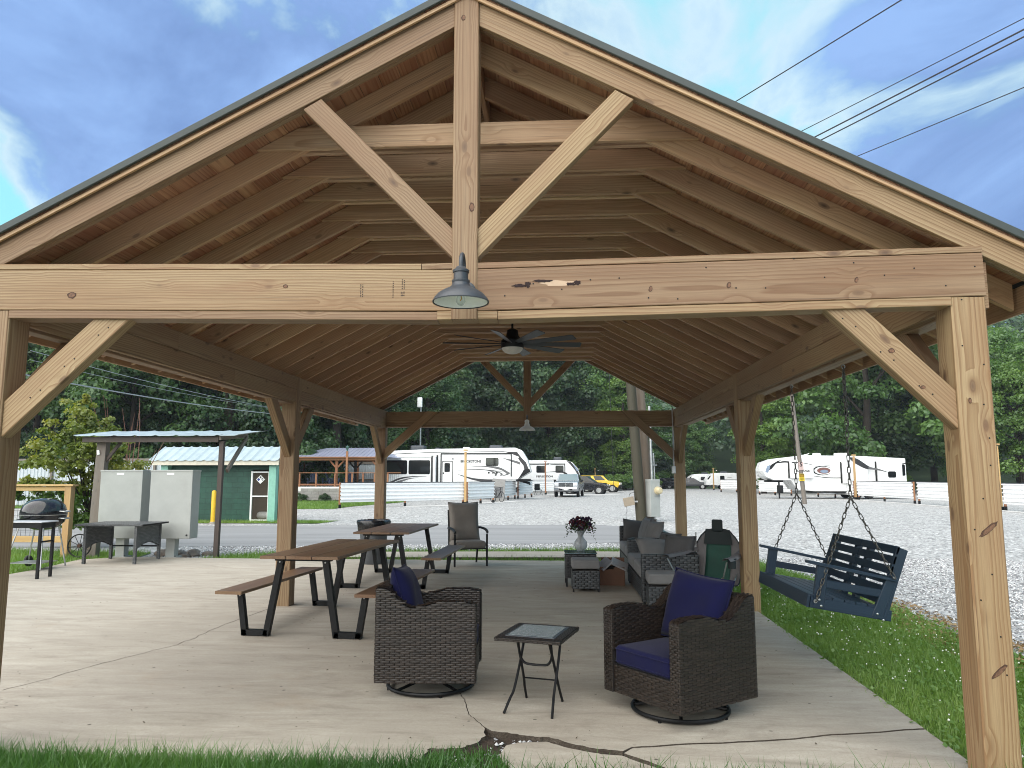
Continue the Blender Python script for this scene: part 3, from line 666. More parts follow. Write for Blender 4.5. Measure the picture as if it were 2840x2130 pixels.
class Weave:
    """rows of raised strands laid brick fashion over a panel"""
    def __init__(s): s.V = []; s.F = []; s.n = 0
    def panel(s, P, ulen, vlen, pitch=.0155, st=.074, h=.0048, gap=.005, vmin=None, vmax=None, jit=.0012, seed=1):
        """P(u, v) -> point, outward normal; u in [0, ulen], v in [0, vlen]; vmin/vmax(u) trim the rows"""
        r_ = random.Random(seed); rows = int(vlen/pitch); prof = ((0., -.3), (.22, .75), (.5, 1.), (.78, .75), (1., -.3))
        for k_ in range(rows):
            vc = (k_+.5)*pitch; u0 = -st*(.5 if k_ % 2 else 0.)
            while u0 < ulen:
                a, b = max(u0+gap/2, 0.), min(u0+st-gap/2, ulen); um = (a+b)/2; u0 += st
                if b-a < .012: continue
                if vmax and vc+pitch*.3 > vmax(um): continue
                if vmin and vc-pitch*.3 < vmin(um): continue
                base = s.n; dj = r_.uniform(-jit, jit); hj = h*r_.uniform(.8, 1.15)
                for t, q in prof:
                    for e, g in ((-.46, -.15), (0., 1.), (.46, -.15)):
                        p, nr = P(a+(b-a)*t, vc+dj+e*pitch*.98)
                        bul = hj*(q*(.55+.45*g) if g > 0 else q*.35-.0)
                        s.V.append(p+nr*bul); s.n += 1
                for i in range(4):
                    for j in range(2):
                        o = base+i*3+j; s.F.append((o, o+3, o+4, o+1))
    def build(s, name, mat, parent):
        me = npmesh(name, np.array([tuple(v) for v in s.V]), np.array(s.F)); me.polygons.foreach_set('use_smooth', [True]*len(me.polygons))
        return link(name, me, mat, parent, kind='stuff')
def flatP(o, ux, vx):
    o, ux, vx = Vector(o), Vector(ux), Vector(vx); nr = ux.cross(vx).normalized()
    return lambda u, v: (o+ux*u+vx*v, nr)
def wicker_box(wv, x0, x1, y0, y1, z0, z1, sides='FBLR', top=False, **kw):
    if 'F' in sides: wv.panel(flatP((x0, y0, z0), (1, 0, 0), (0, 0, 1)), x1-x0, z1-z0, **kw)
    if 'B' in sides: wv.panel(flatP((x1, y1, z0), (-1, 0, 0), (0, 0, 1)), x1-x0, z1-z0, **kw)
    if 'L' in sides: wv.panel(flatP((x0, y1, z0), (0, -1, 0), (0, 0, 1)), y1-y0, z1-z0, **kw)
    if 'R' in sides: wv.panel(flatP((x1, y0, z0), (0, 1, 0), (0, 0, 1)), y1-y0, z1-z0, **kw)
    if top: wv.panel(flatP((x0, y0, z1), (1, 0, 0), (0, 1, 0)), x1-x0, y1-y0, **kw)

# ---- wicker swivel chairs
_prof = smooth_path([(-.37, .655, 0), (-.345, .677, 0), (-.27, .69, 0), (-.10, .688, 0), (.02, .66, 0), (.10, .648, 0), (.17, .68, 0), (.24, .745, 0), (.29, .785, 0), (.37, .795, 0)], 4)
_py = [p.x for p in _prof]; _pz = [p.y for p in _prof]
def arm_top(y): return float(np.interp(y, _py, _pz))
def make_swivel_chair(label, loc, rz):
    t = thing('swivel_chair', label, 'armchair', loc, rz, 'wicker swivel chairs at the front of the slab')
    W, IN, Z0 = .365, .275, .115
    sh = MB(); pts = [(-.364, Z0)]+[(y, z-.007) for y, z in zip(_py, _pz)]+[(.364, Z0)]
    pts[1] = (-.364, pts[1][1]); pts[-2] = (.364, pts[-2][1])
    for x0, x1 in ((-W+.006, -IN-.004), (IN+.004, W-.006)): sh.prism(pts, x0, x1, 'YZ')
    sh.box(-IN-.004, IN+.004, .27, .364, Z0, .785); sh.box(-IN-.004, IN+.004, -.352, .27, Z0, .30)
    sh.build('shell', WICKERIN, t)
    wv = Weave()
    for sx in (-1, 1):
        if sx < 0: P = flatP((-W, .368, Z0), (0, -1, 0), (0, 0, 1)); vm = lambda u: arm_top(.368-u)-Z0
        else: P = flatP((W, -.368, Z0), (0, 1, 0), (0, 0, 1)); vm = lambda u: arm_top(-.368+u)-Z0
        wv.panel(P, .736, .69, vmax=vm, seed=3+sx)
        if sx < 0: P = flatP((-IN, -.368, Z0), (0, 1, 0), (0, 0, 1)); vm = lambda u: arm_top(-.368+u)-Z0
        else: P = flatP((IN, .30, Z0), (0, -1, 0), (0, 0, 1)); vm = lambda u: arm_top(.30-u)-Z0
        wv.panel(P, .66, .69, vmin=lambda u: .27, vmax=vm, seed=7+sx)
        xa = IN if sx > 0 else -W
        wv.panel(flatP((xa, -.369, Z0), (1, 0, 0), (0, 0, 1)), W-IN, .545, st=.048, seed=11+sx)
        def Ptop(u, v, xa=xa):
            y = -.37+u; z = arm_top(y); s_ = (arm_top(y+.005)-arm_top(y-.005))/.01; nr = Vector((0, -s_, 1)).normalized()
            return Vector((xa+v, y, z)), nr
        wv.panel(Ptop, .74, W-IN, pitch=.0178, st=.065, seed=13+sx)
    wv.panel(flatP((-IN, -.356, Z0), (1, 0, 0), (0, 0, 1)), 2*IN, .19, seed=17)
    wv.panel(flatP((W, .369, Z0), (-1, 0, 0), (0, 0, 1)), 2*W, .675, seed=19)
    wv.panel(flatP((-IN, .265, .79), (1, 0, 0), (0, 1, 0)), 2*IN, .10, seed=23)
    wv.panel(flatP((-IN, .268, .42), (1, 0, 0), (0, 0, 1)), 2*IN, .37, seed=29)
    wv.build('wicker_weave', WICKER, t)
    c = MB().rbox(-.272, .272, -.352, .20, .300, .432, .03, seg=4).build('seat_cushion', NAVY, t, True, 60)
    pip = []
    for z in (.325, .408):
        loop = [(x, y, z) for x, y in rect_round(-.2735, .2735, -.3535, .2, .03, 4)]; MB().tube(loop, .0045, 6, closed=True).build('piping', NAVY, c, True)
    pillow('back_cushion', .55, .50, .17, NAVY, t, Matrix.Translation((.0, .185, .665)) @ Matrix.Rotation(R(4), 4, 'Y') @ Matrix.Rotation(R(72), 4, 'X'), 4, 18, 4.)
    ring = [(.325*math.cos(a), .325*math.sin(a), .024) for a in np.linspace(0, 2*math.pi, 40, endpoint=False)]
    MB().tube(ring, .0145, 8, closed=True).build('base_ring', BLACK, t, True)
    for i in range(4):
        a = R(45+90*i); MB().tube([(.325*math.cos(a), .325*math.sin(a), .024), (.05*math.cos(a), .05*math.sin(a), .07)], .012, 6).build('base_spoke', BLACK, t, True)
        b = R(90*i+20); MB().lathe([(.012, .0), (.012, .012)], 10, (.325*math.cos(b), .325*math.sin(b), 0)).build('foot_pad', BLACK, t)
    MB().lathe([(.07, .055), (.07, .075), (.045, .08), (.045, .118)], 20).build('swivel_hub', BLACK, t, True, 30)
    return t
ch1 = make_swivel_chair('brown wicker swivel chair turned side on, its navy back cushion at the left', (-.985, 5.90, 0), R(92.5))
ch2 = dup(ch1, (.835, 5.41, 0), R(-53), 'brown wicker swivel chair facing left, full navy seat and back cushions showing')

# ---- folding side table between the chairs
st = thing('side_table', 'small folding side table with pebbled glass top between the swivel chairs', 'side table', (-.145, 5.455, 0), R(-15.5))
MB().rbox(-.235, .235, -.265, .265, .478, .505, .012).build('table_rim', WICKERIN, st, True, 50)
wv = Weave(); 
for y0, y1, x0, x1 in ((-.266, -.20, -.235, .235), (.20, .266, -.235, .235)):
    wv.panel(flatP((x0, y0, .505), (1, 0, 0), (0, 1, 0)), x1-x0, y1-y0, pitch=.009, st=.05, h=.002)
for x0, x1 in ((-.236, -.175), (.175, .236)): wv.panel(flatP((x0, .2, .505), (0, -1, 0), (1, 0, 0)), .4, x1-x0, pitch=.009, st=.05, h=.002)
wicker_box(wv, -.236, .236, -.266, .266, .480, .502, 'FBLR', pitch=.011, st=.035, h=.002)
wv.build('woven_edge', WICKER, st)
MB().rbox(-.178, .178, -.205, .205, .500, .511, .003).build('glass_frame', DARKMETAL, st)
MB().box(-.160, .160, -.187, .187, .5105, .5135).build('glass_panel', PEBBLE, st)
for sx in (-1, 1):
    MB().tube(smooth_path([(sx*.135, .13, .478), (sx*.14, .03, .30), (sx*.145, -.10, .13), (sx*.155, -.16, .08), (sx*.17, -.245, .004)], 4), .0095, 8).build('leg', BLACK, st, True)
    MB().tube(smooth_path([(sx*.115, -.13, .478), (sx*.12, -.03, .32), (sx*.125, .06, .16), (sx*.13, .09, .10), (sx*.135, .15, .004)], 4), .0095, 8).build('leg', BLACK, st, True)
MB().tube([(-.125, .05, .17), (.125, .05, .17)], .006, 6).build('cross_bar', BLACK, st, True)
MB().tube(smooth_path([(-.118, -.09, .47), (-.118, -.06, .36), (-.09, -.045, .30), (-.04, -.04, .288), (.04, -.04, .288), (.09, -.045, .30), (.118, -.06, .36), (.118, -.09, .47)], 4), .009, 8).build('hoop_brace', BLACK, st, True)

# ---- picnic tables with attached benches
def make_table(label, loc, rz):
    t = thing('picnic_table', label, 'picnic table', loc, rz, 'picnic tables with attached benches')
    I = Matrix.Identity(4)
    for i in range(3):
        x = -.277+.277*i; board('tabletop_plank', (x, -1.03, .793), (x, 1.03, .793), .268, .030, TABLEWOOD, t, c=.005)
    for sx in (-1, 1):
        board('bench_seat', (sx*.735, -1.03, .437), (sx*.735, 1.03, .437), .285, .032, TABLEWOOD, t, c=.004)
        for y in (-.90, .86):
            A, B, Cc, Dd = (sx*.665, y, .421), (sx*.605, y, .028), (sx*.375, y, .028), (sx*.235, y, .778)
            f = MB(); w_ = .03
            def bar(p, q, wd):
                p, q = Vector(p), Vector(q); d = (q-p).normalized(); nrm = Vector((0, 1, 0)).cross(d)
                a = nrm*wd; f.add([p+a+Vector((0, -w_, 0)), p-a+Vector((0, -w_, 0)), q-a+Vector((0, -w_, 0)), q+a+Vector((0, -w_, 0)), p+a+Vector((0, w_, 0)), p-a+Vector((0, w_, 0)), q-a+Vector((0, w_, 0)), q+a+Vector((0, w_, 0))],
                      [(0, 1, 2, 3), (7, 6, 5, 4), (0, 4, 5, 1), (1, 5, 6, 2), (2, 6, 7, 3), (3, 7, 4, 0)])
            bar(A, (sx*.6, y, .0085+.0), .028); bar((sx*.632, y, .0365), (sx*.352, y, .0365), .0275); bar((sx*.372, y, .009), Dd, .03)
            fo = f.build('leg_frame', BLACK, t)
            for px in (.615, .38): MB().lathe([(.014, 0.), (.014, .009)], 10, (sx*px, y, 0)).build('foot_pad', BLACK, fo)
            for q in ((sx*.243, y-.031, .74), (sx*.66, y-.031, .40)): MB().lathe([(.009, 0), (.009, .004), (.003, .006)], 10, m=Matrix.Translation(q) @ Matrix.Rotation(R(90), 4, 'X')).build('bolt', STEEL, fo)
    for x in (-.25, .25): board('support_rail', (x, -.90, .766), (x, .86, .766), .05, .022, BLACK, t)
    for x in (-.70, .70): board('support_rail', (x, -.90, .414), (x, .86, .414), .05, .014, BLACK, t)
    for y in (-.90, .86): board('cross_rail', (-.30, y, .764), (.30, y, .764), .05, .026, BLACK, t)
    return t
make_table('nearer picnic table of brown planks on black steel legs beside the left post', (-2.50, 8.45, 0), R(-5))
tb2 = [o for o in bpy.data.objects if o.name == 'picnic_table'][0]
dup(tb2, (-2.485, 11.72, 0), R(-2.7), 'farther picnic table, in front of the trash can and patio chair')

# ---- patio chair with taupe cushion
pc = thing('patio_chair', 'black metal patio chair with high taupe cushion beside the farther picnic table', 'patio chair', (-1.66, 13.78, 0), R(22))
mb = MB()
for sx in (-1, 1):
    MB().tube([(sx*.30, -.27, 0), (sx*.30, -.265, .30), (sx*.30, -.27, .575)], .019, 8).build('leg', BLACK, pc, True)
    MB().tube([(sx*.28, .36, 0), (sx*.275, .26, .33), (sx*.27, .30, .62), (sx*.265, .38, .98)], .019, 8).build('leg', BLACK, pc, True)
    MB().tube(smooth_path([(sx*.285, .30, .655), (sx*.30, .1, .66), (sx*.305, -.15, .645), (sx*.305, -.27, .61), (sx*.30, -.28, .585)], 5), .024, 8, flat=.6).build('armrest', BLACK, pc, True)
MB().box(-.29, .29, -.27, .26, .30, .322).build('seat_frame', BLACK, pc)
for z in (.62, .78, .95): MB().tube([(-.27, .30+.22*(z-.62), z), (.27, .30+.22*(z-.62), z)], .009, 6).build('back_rail', BLACK, pc, True)
MB().rbox(-.285, .285, -.30, .25, .315, .445, .05, seg=4).build('seat_cushion', TAUPE, pc, True, 70)
pillow('back_cushion', .58, .74, .18, TAUPE, pc, Matrix.Translation((0, .235, .765)) @ Matrix.Rotation(R(78), 4, 'X'), 8, 16, 5.)

# ---- trash can with liner
tr = thing('trash_can', 'grey trash can with black bag turned over its rim at the far left post', 'trash can', (-3.43, 13.90, 0), R(10))
MB().lathe([(.205, 0.), (.215, .02), (.262, .66), (.285, .675), (.285, .70), (.26, .70), (.25, .64), (.20, .03)], 28).build('bin_body', plain('grey_plastic', (.075, .082, .092), .5), tr, True, 30)
bag = MB(); n = 40; r_ = random.Random(8); prof = [(.268, .58), (.295, .61), (.305, .70), (.312, .765), (.300, .795), (.27, .80), (.245, .76), (.235, .62), (.20, .45)]
for i, (rr, z) in enumerate(prof):
    for j in range(n):
        a = 2*math.pi*j/n; q = 1+.025*math.sin(a*9+i)+.02*r_.uniform(-1, 1); zz = z+(.028*math.sin(a*5+1)+.02*r_.uniform(-1, 1) if i < 2 else .006*r_.uniform(-1, 1)); bag.v.append((rr*q*math.cos(a), rr*q*math.sin(a), zz))
for i in range(len(prof)-1):
    for j in range(n): bag.f.append((i*n+j, i*n+(j+1) % n, (i+1)*n+(j+1) % n, (i+1)*n+j))
bag.build('bag_liner', plain('black_polythene', (.008, .008, .010), .28, bump=.8, bscale=25), tr, True, 180)

# ---- end table, vase and flowers
et = thing('end_table', 'dark wicker end table with teal glass top under the flower vase', 'end table', (.335, 11.39, 0), R(1))
MB().box(-.225, .225, -.225, .225, .12, .468).build('table_body', WICKERIN, et)
wv = Weave(); wicker_box(wv, -.228, .228, -.228, .228, .12, .468, 'FLR', pitch=.026, st=.09, h=.004); wv.build('wicker_weave', wicker('charcoal_wicker', (.008, .009, .011), (.04, .042, .048)), et)
for sx in (-1, 1):
    for sy in (-1, 1): MB().box(sx*.21-.014, sx*.21+.014, sy*.21-.014, sy*.21+.014, 0, .12).build('leg', BLACK, et)
MB().rbox(-.24, .24, -.24, .24, .470, .484, .004).build('glass_top', TABLEGLASS, et)
va = thing('vase', 'round clear glass vase standing on the end table', 'vase', (.345, 11.40, .485))
MB().lathe([(.001, .004), (.05, .003), (.06, .012), (.092, .055), (.103, .10), (.094, .145), (.066, .18), (.044, .205), (.040, .23), (.05, .27), (.066, .31), (.063, .31), (.047, .27), (.037, .23), (.041, .205), (.062, .176), (.088, .145), (.097, .10), (.086, .058), (.05, .02), (.001, .018)], 30).build('vase_body', CUTGLASS, va, True, 60)
fl = thing('flower_bouquet', 'bunch of dark purple and red flowers in the glass vase', 'flowers', (.345, 11.40, .50))
r_ = random.Random(12)
STEM = plain('stem_green', (.03, .06, .02), .7)
pet = [plain('purple_petals', (.055, .014, .05), .7), plain('crimson_petals', (.11, .012, .022), .7), plain('violet_petals', (.03, .012, .045), .7)]
OLIVE = leaf('bouquet_leaves', (.02, .045, .015), (.05, .085, .02), (.15, .15, .03))
heads = []
for i in range(58):
    a, rr = r_.uniform(0, 6.28), r_.uniform(0, 1)**.6*.165; z = .30+.15*r_.random()+.05*(1-rr/.165); heads.append((rr*math.cos(a), rr*math.sin(a), z))
for i, p in enumerate(heads):
    MB().tube(smooth_path([(p[0]*.08, p[1]*.08, .02), (p[0]*.15, p[1]*.15, .22), p], 3), .0022, 5).build('stem', STEM, fl)
    b = MB()
    for j in range(11):
        th_, ph_ = r_.uniform(0, 6.28), r_.uniform(-.3, 1.4); d = Vector((math.cos(th_)*math.cos(ph_), math.sin(th_)*math.cos(ph_), math.sin(ph_))); s_ = r_.uniform(.018, .032)
        o_ = d.orthogonal().normalized(); q_ = d.cross(o_); c_ = Vector(p)+d*.014
        b.add([c_, c_+d*s_*.6+o_*s_*.7, c_+d*s_*1.3, c_+d*s_*.6-o_*s_*.7], [(0, 1, 2, 3)])
    b.build('bloom', pet[i % 3], fl)
lv = MB()
for i in range(220):
    a, rr = r_.uniform(0, 6.28), .05+.17*r_.random(); p = Vector((rr*math.cos(a), rr*math.sin(a), .27+.17*r_.random()-.25*max(0, rr-.14))); d = Vector((math.cos(a), math.sin(a), r_.uniform(-.6, .9))).normalized(); o_ = d.orthogonal().normalized()*r_.uniform(.007, .013); L_ = r_.uniform(.025, .05)
    lv.add([p, p+d*L_*.5+o_, p+d*L_, p+d*L_*.5-o_], [(0, 1, 2, 3)])
for s0, tip in (((.12, 0, .30), (.23, -.05, .13)), ((-.12, 0, .30), (-.23, -.03, .20)), ((.1, .02, .33), (.20, .02, .27))):
    for j in range(14):
        t_ = j/13; p = Vector(s0).lerp(Vector(tip), t_)+Vector((0, 0, .02*math.sin(t_*3))); d = Vector((r_.uniform(-1, 1), r_.uniform(-1, 1), r_.uniform(-1, .6))).normalized(); o_ = d.orthogonal().normalized()*.008
        lv.add([p, p+d*.014+o_, p+d*.028, p+d*.014-o_], [(0, 1, 2, 3)])
lv.build('foliage', OLIVE, fl, kind='stuff')

# ---- ottomans, sofas, pillows, box
def ottoman(label, loc, rz):
    t = thing('ottoman', label, 'ottoman', loc, rz, 'grey wicker ottomans'); h = .19
    MB().box(-h+.004, h-.004, -h+.004, h-.004, .045, .30).build('ottoman_body', WICKERIN, t)
    wv = Weave(); wicker_box(wv, -h, h, -h, h, .045, .30, pitch=.027, st=.085, h=.005, gap=.01); wv.build('wicker_weave', GREYWICK, t)
    for sx in (-1, 1):
        for sy in (-1, 1): MB().box(sx*.175-.011, sx*.175+.011, sy*.175-.011, sy*.175+.011, 0, .31).build('leg', BLACK, t)
    MB().rbox(-.197, .197, -.197, .197, .312, .442, .028, seg=4).build('cushion', GREYCUSH, t, True, 60); return t
ot = ottoman('grey wicker ottoman with taupe pad in front of the glass topped end table', (.388, 10.85, 0), R(1.5))
dup(ot, (1.283, 9.40, 0), R(-2), 'grey wicker ottoman half hidden behind the right swivel chair at the sofa end')
def sofa(label, y0, y1, x0, x1, za, zb, farz):
    t = thing('wicker_sofa', label, 'sofa', ((x0+x1)/2, (y0+y1)/2, 0), 0, 'grey wicker sofas along the right side')
    X0, X1, Y0, Y1 = x0-(x0+x1)/2, x1-(x0+x1)/2, (y0-y1)/2, (y1-y0)/2
    wv = Weave(); kw = dict(pitch=.028, st=.095, h=.005, gap=.010)
    for nm, a, b, z in (('near_arm', Y0, Y0+.10, za), ('far_arm', Y1-.10, Y1, farz)):
        MB().box(X0+.004, X1-.004, a+.004, b-.004, .03, z-.004).build('arm', WICKERIN, t); wicker_box(wv, X0, X1, a, b, .03, z, 'FBLR', True, **kw)
    MB().box(X1-.10, X1-.004, Y0+.1, Y1-.1, .03, zb-.004).build('backrest', WICKERIN, t); wicker_box(wv, X1-.104, X1, Y0+.1, Y1-.1, .03, zb, 'LR', True, **kw)
    MB().box(X0+.012, X1-.1, Y0+.1, Y1-.1, .05, .296).build('seat_base', WICKERIN, t); wicker_box(wv, X0+.008, X1-.1, Y0+.1, Y1-.1, .05, .296, 'L', **kw)
    wv.build('wicker_weave', GREYWICK, t)
    for i in range(2):
        a = Y0+.103+i*(Y1-Y0-.2)/2; MB().rbox(X0-.005, X1-.108, a, a+(Y1-Y0-.2)/2-.006, .298, .462, .035, seg=4).build('seat_cushion', GREYCUSH, t, True, 60)
    for sx in (X0+.03, X1-.03):
        for sy in (Y0+.03, Y1-.03): MB().box(sx-.015, sx+.015, sy-.015, sy+.015, 0, .03).build('foot', BLACK, t)
    return t
sofa('nearer grey wicker sofa, its woven arm end facing the camera', 9.70, 11.66, 1.062, 1.785, .618, .635, .655)
sofa('farther grey wicker sofa ending in the tall woven arm by the utility pole', 11.70, 13.78, 1.12, 1.80, .66, .70, .718)
def throw(label, loc, rx, ry, rz, s=.42, mat=DARKCUSH, seed=0):
    m = Matrix.Translation(loc) @ Matrix.Rotation(rz, 4, 'Z') @ Matrix.Rotation(ry, 4, 'Y') @ Matrix.Rotation(rx, 4, 'X')
    o = pillow('throw_pillow', s, s*.92, .17, mat, None, m, seed, 12, 3.); return tag(o, label, 'pillow', 'pillows on the wicker sofas')
throw('large grey pillow lying tilted on the nearer sofa seat', (1.34, 10.30, .60), R(38), R(4), R(12), .52, GREYCUSH, 1)
throw('grey pillow leaning upright in the near corner of the nearer sofa', (1.58, 9.98, .64), R(72), 0, R(-35), .44, DARKCUSH, 2)
throw('grey pillow tucked behind the corner pillow of the nearer sofa', (1.53, 10.62, .63), R(70), 0, R(-60), .44, DARKCUSH, 3)
throw('dark square pillow against the tall far arm of the farther sofa', (1.36, 13.40, .66), R(68), R(6), R(5), .42, DARKCUSH, 4)
throw('foremost grey back pillow of the farther sofa', (1.52, 12.05, .68), R(74), 0, R(-72), .50, GREYCUSH, 5)
throw('second grey back pillow of the farther sofa, behind the foremost', (1.50, 12.55, .69), R(75), 0, R(-80), .50, GREYCUSH, 6)
throw('third grey back pillow of the farther sofa, next to the dark pillow', (1.50, 13.02, .69), R(75), 0, R(-85), .48, GREYCUSH, 7)
bx = thing('cardboard_box', 'open brown cardboard box full of odds and ends between end table and sofa', 'box', (.815, 11.47, 0), R(-6))
for n_, a in (('side', (-.185, .185, -.135, -.131)), ('side', (-.185, .185, .131, .135)), ('side', (-.185, -.181, -.13, .13)), ('side', (.181, .185, -.13, .13))): MB().box(a[0], a[1], a[2], a[3], 0, .265).build(n_, CARDBOARD, bx)
MB().box(-.18, .18, -.13, .13, .0, .004).build('bottom', CARDBOARD, bx)
MB().box(-.18, .18, 0, .004, 0, .13, Matrix.Translation((0, .134, .266)) @ Matrix.Rotation(R(-35), 4, 'X')).build('flap', CARDBOARD, bx)
PALEBOARD = plain('pale_card', (.42, .42, .44), .7)
for lb, m_, dims in (('white framed panel slanting out of the left of the cardboard box', Matrix.Translation((.70, 11.45, .30)) @ Euler((R(10), R(-40), R(10))).to_matrix().to_4x4(), (.10, .15, .012)), ('pale folded board lying over the right rim of the cardboard box', Matrix.Translation((.92, 11.44, .30)) @ Euler((R(14), R(24), R(-5))).to_matrix().to_4x4(), (.13, .14, .010))):
    o = MB().rbox(-dims[0], dims[0], -dims[1], dims[1], -dims[2], dims[2], .004).build('picture_panel', PALEBOARD); tag(xf(o, m_), lb, 'board')
for x, y, z, l_ in ((.78, 11.40, .235, 'dark rolled cable heaped in the cardboard box'),):
    o = MB(); 
    for q in range(4): o.tube([(.09*math.cos(a)+.01*q, .07*math.sin(a), .012*q+.01*math.sin(3*a)) for a in np.linspace(0, 6.28, 20, endpoint=False)], .007, 6, closed=True)
    o = o.build('cable_coil', BLACK, None, True); o.location = (x, y, z); tag(o, l_, 'cable')

# ---- folding camp chair
CAMPGREEN = plain('green_nylon', (.014, .068, .05), .7, bump=.25, bscale=300); CAMPGREY = plain('grey_nylon', (.17, .16, .165), .75, bump=.25, bscale=300); CAMPDARK = plain('dark_nylon', (.014, .022, .024), .7)
cc = thing('camp_chair', 'folding camp chair of green and grey nylon beside the middle right post', 'camp chair', (1.87, 9.555, 0), R(-35))
for sx in (-1, 1):
    MB().tube([(sx*.30, .30, 0), (sx*.30, .31, .88)], .011, 8).build('back_pole', STEEL, cc, True)
    MB().tube([(sx*.26, -.30, 0), (sx*.26, .30, .42)], .010, 8).build('leg', STEEL, cc, True); MB().tube([(sx*.30, .33, 0), (sx*.29, -.28, .40)], .010, 8).build('leg', STEEL, cc, True)
    MB().tube([(sx*.29, -.27, .36), (sx*.385, -.35, .60)], .009, 8).build('arm_pole', STEEL, cc, True)
    a = MB(); pr = smooth_path([(sx*.31, .30, .675), (sx*.345, .05, .645), (sx*.38, -.2, .63), (sx*.39, -.38, .63)], 5)
    vs = []
    for p in pr:
        for d_, zz in ((-.055, -.02), (-.03, .012), (.03, .012), (.055, -.02)): vs.append((p.x+d_, p.y, p.z+zz))
    a.add(vs, [(4*i+j, 4*i+j+1, 4*i+j+5, 4*i+j+4) for i in range(len(pr)-1) for j in range(3)]); a.build('arm_strap', CAMPGREY, cc, True)
MB().tube([(-.30, -.29, .03), (.30, .30, .03)], .008, 6).build('cross_strut', STEEL, cc, True); MB().tube([(.30, -.29, .05), (-.30, .30, .05)], .008, 6).build('cross_strut', STEEL, cc, True)
def cloth(name, f, u0, u1, mat, nu=8, nv=16):
    V = []; 
    for i in range(nu+1):
        for j in range(nv+1): V.append(f(u0+(u1-u0)*i/nu, j/nv))
    q = [(i*(nv+1)+j, (i+1)*(nv+1)+j, (i+1)*(nv+1)+j+1, i*(nv+1)+j+1) for i in range(nu) for j in range(nv)]
    o = MB().add(V, q).build(name, mat, cc, True, 180); md = o.modifiers.new('s', 'SOLIDIFY'); md.thickness = .006; return o
_cp = smooth_path([(-.30, .385, 0), (-.12, .32, 0), (.06, .275, 0), (.20, .30, 0), (.28, .50, 0), (.31, .72, 0), (.315, .935, 0)], 6)
def camp_s(u, v):
    t_ = v*(len(_cp)-1); i = min(int(t_), len(_cp)-2); p = _cp[i].lerp(_cp[i+1], t_-i)
    wd = .29+.02*math.sin(v*3)-(.10*max(0, v-.86)/.14*abs(u)**1 if v > .86 else 0)
    top = -.06*abs(u)**2.2*max(0, (v-.75)/.25)
    return (u*wd, p.x-.06*(1-u*u)*min(1, max(0, v-.1))*-1*.6, p.y-.035*(1-u*u)*(1-v)+top)
cloth('center_panel', camp_s, -.55, .55, CAMPGREEN); cloth('side_panel', camp_s, -1, -.55, CAMPGREY, 5); cloth('side_panel', camp_s, .55, 1, CAMPGREY, 5)
_edge = [camp_s(-1, j/20) for j in range(21)]+[camp_s(-1+2*i/12, 1) for i in range(1, 12)]+[camp_s(1, 1-j/20) for j in range(21)]
MB().tube(_edge, .008, 6).build('edge_binding', CAMPDARK, cc, True)
o = MB().add([(x, .311+.006*s_, z) for s_ in (-1, 1) for x, z in ((-.19, .74), (.19, .74), (.16, .93), (-.16, .93))], [(0, 1, 2, 3), (4, 5, 6, 7)]); o.build('headrest_band', CAMPDARK, cc)
MB().rbox(-.072, .072, .285, .325, .90, 1.055, .02).build('headrest', CAMPDARK, cc, True, 60)
MB().lathe([(.045, .0), (.05, .11), (.046, .11), (.04, .01)], 16, (.385, -.20, .515)).build('cup_holder', CAMPDARK, cc, True, 30)
MB().tube([(.385+.05*math.cos(a), -.20+.05*math.sin(a), .625) for a in np.linspace(0, 6.28, 16, endpoint=False)], .006, 6, closed=True).build('cup_rim', CAMPDARK, cc, True)

# ---- porch swing on chains
sw = thing('porch_swing', 'navy blue slatted porch swing hanging on chains under the right eave', 'swing', (2.31, 6.90, .62), 0)
SB = Matrix.Translation((0, 0, 0)) @ Matrix.Rotation(R(9.5), 4, 'Y')            # local: front to -x, length along y; leaned back
def sb(name, p0, p1, w_, h_, up=(0, 0, 1), parent=None, mat=NAVYWOOD):
    p0, p1, up = SB @ Vector(p0), SB @ Vector(p1), SB.to_3x3() @ Vector(up)
    L = (p1-p0).length; m = frame(p0, p1, up)
    return link(name, board_mesh(name, L, w_, h_, .003), mat, parent or sw, m)
HL = .70
for y in (-HL+.02, 0, HL-.02): sb('seat_rail', (-.30, y, -.06), (.33, y, -.06), .038, .085)
for i, x in enumerate((-.265, -.175, -.085, .005, .095, .185)): sb('seat_slat', (x, -HL, -.008), (x, HL, -.008), .083, .02)
sb('front_apron', (-.318, -HL-.005, -.05), (-.318, HL+.005, -.05), .02, .105)
bdir = Vector((.10, 0, .52)).normalized(); bz = lambda s_: Vector((.255, 0, -.09))+bdir*s_
for y in (-HL+.02, -.13, .13, HL-.02):
    a, b = bz(0), bz(.575); sb('back_stile', (a.x, y, a.z), (b.x, y, b.z), .07 if abs(y) < .5 else .04, .045 if abs(y) < .5 else .085, up=(1, 0, -.2))
for i in range(6):
    c_ = bz(.135+.083*i); nrm = Vector((-bdir.z, 0, bdir.x)); q = c_+nrm*.033
    for y0, y1 in ((-HL, -.003), (.003, HL)): sb('back_slat', (q.x, y0, q.z), (q.x, y1, q.z), .018, .064, up=bdir)
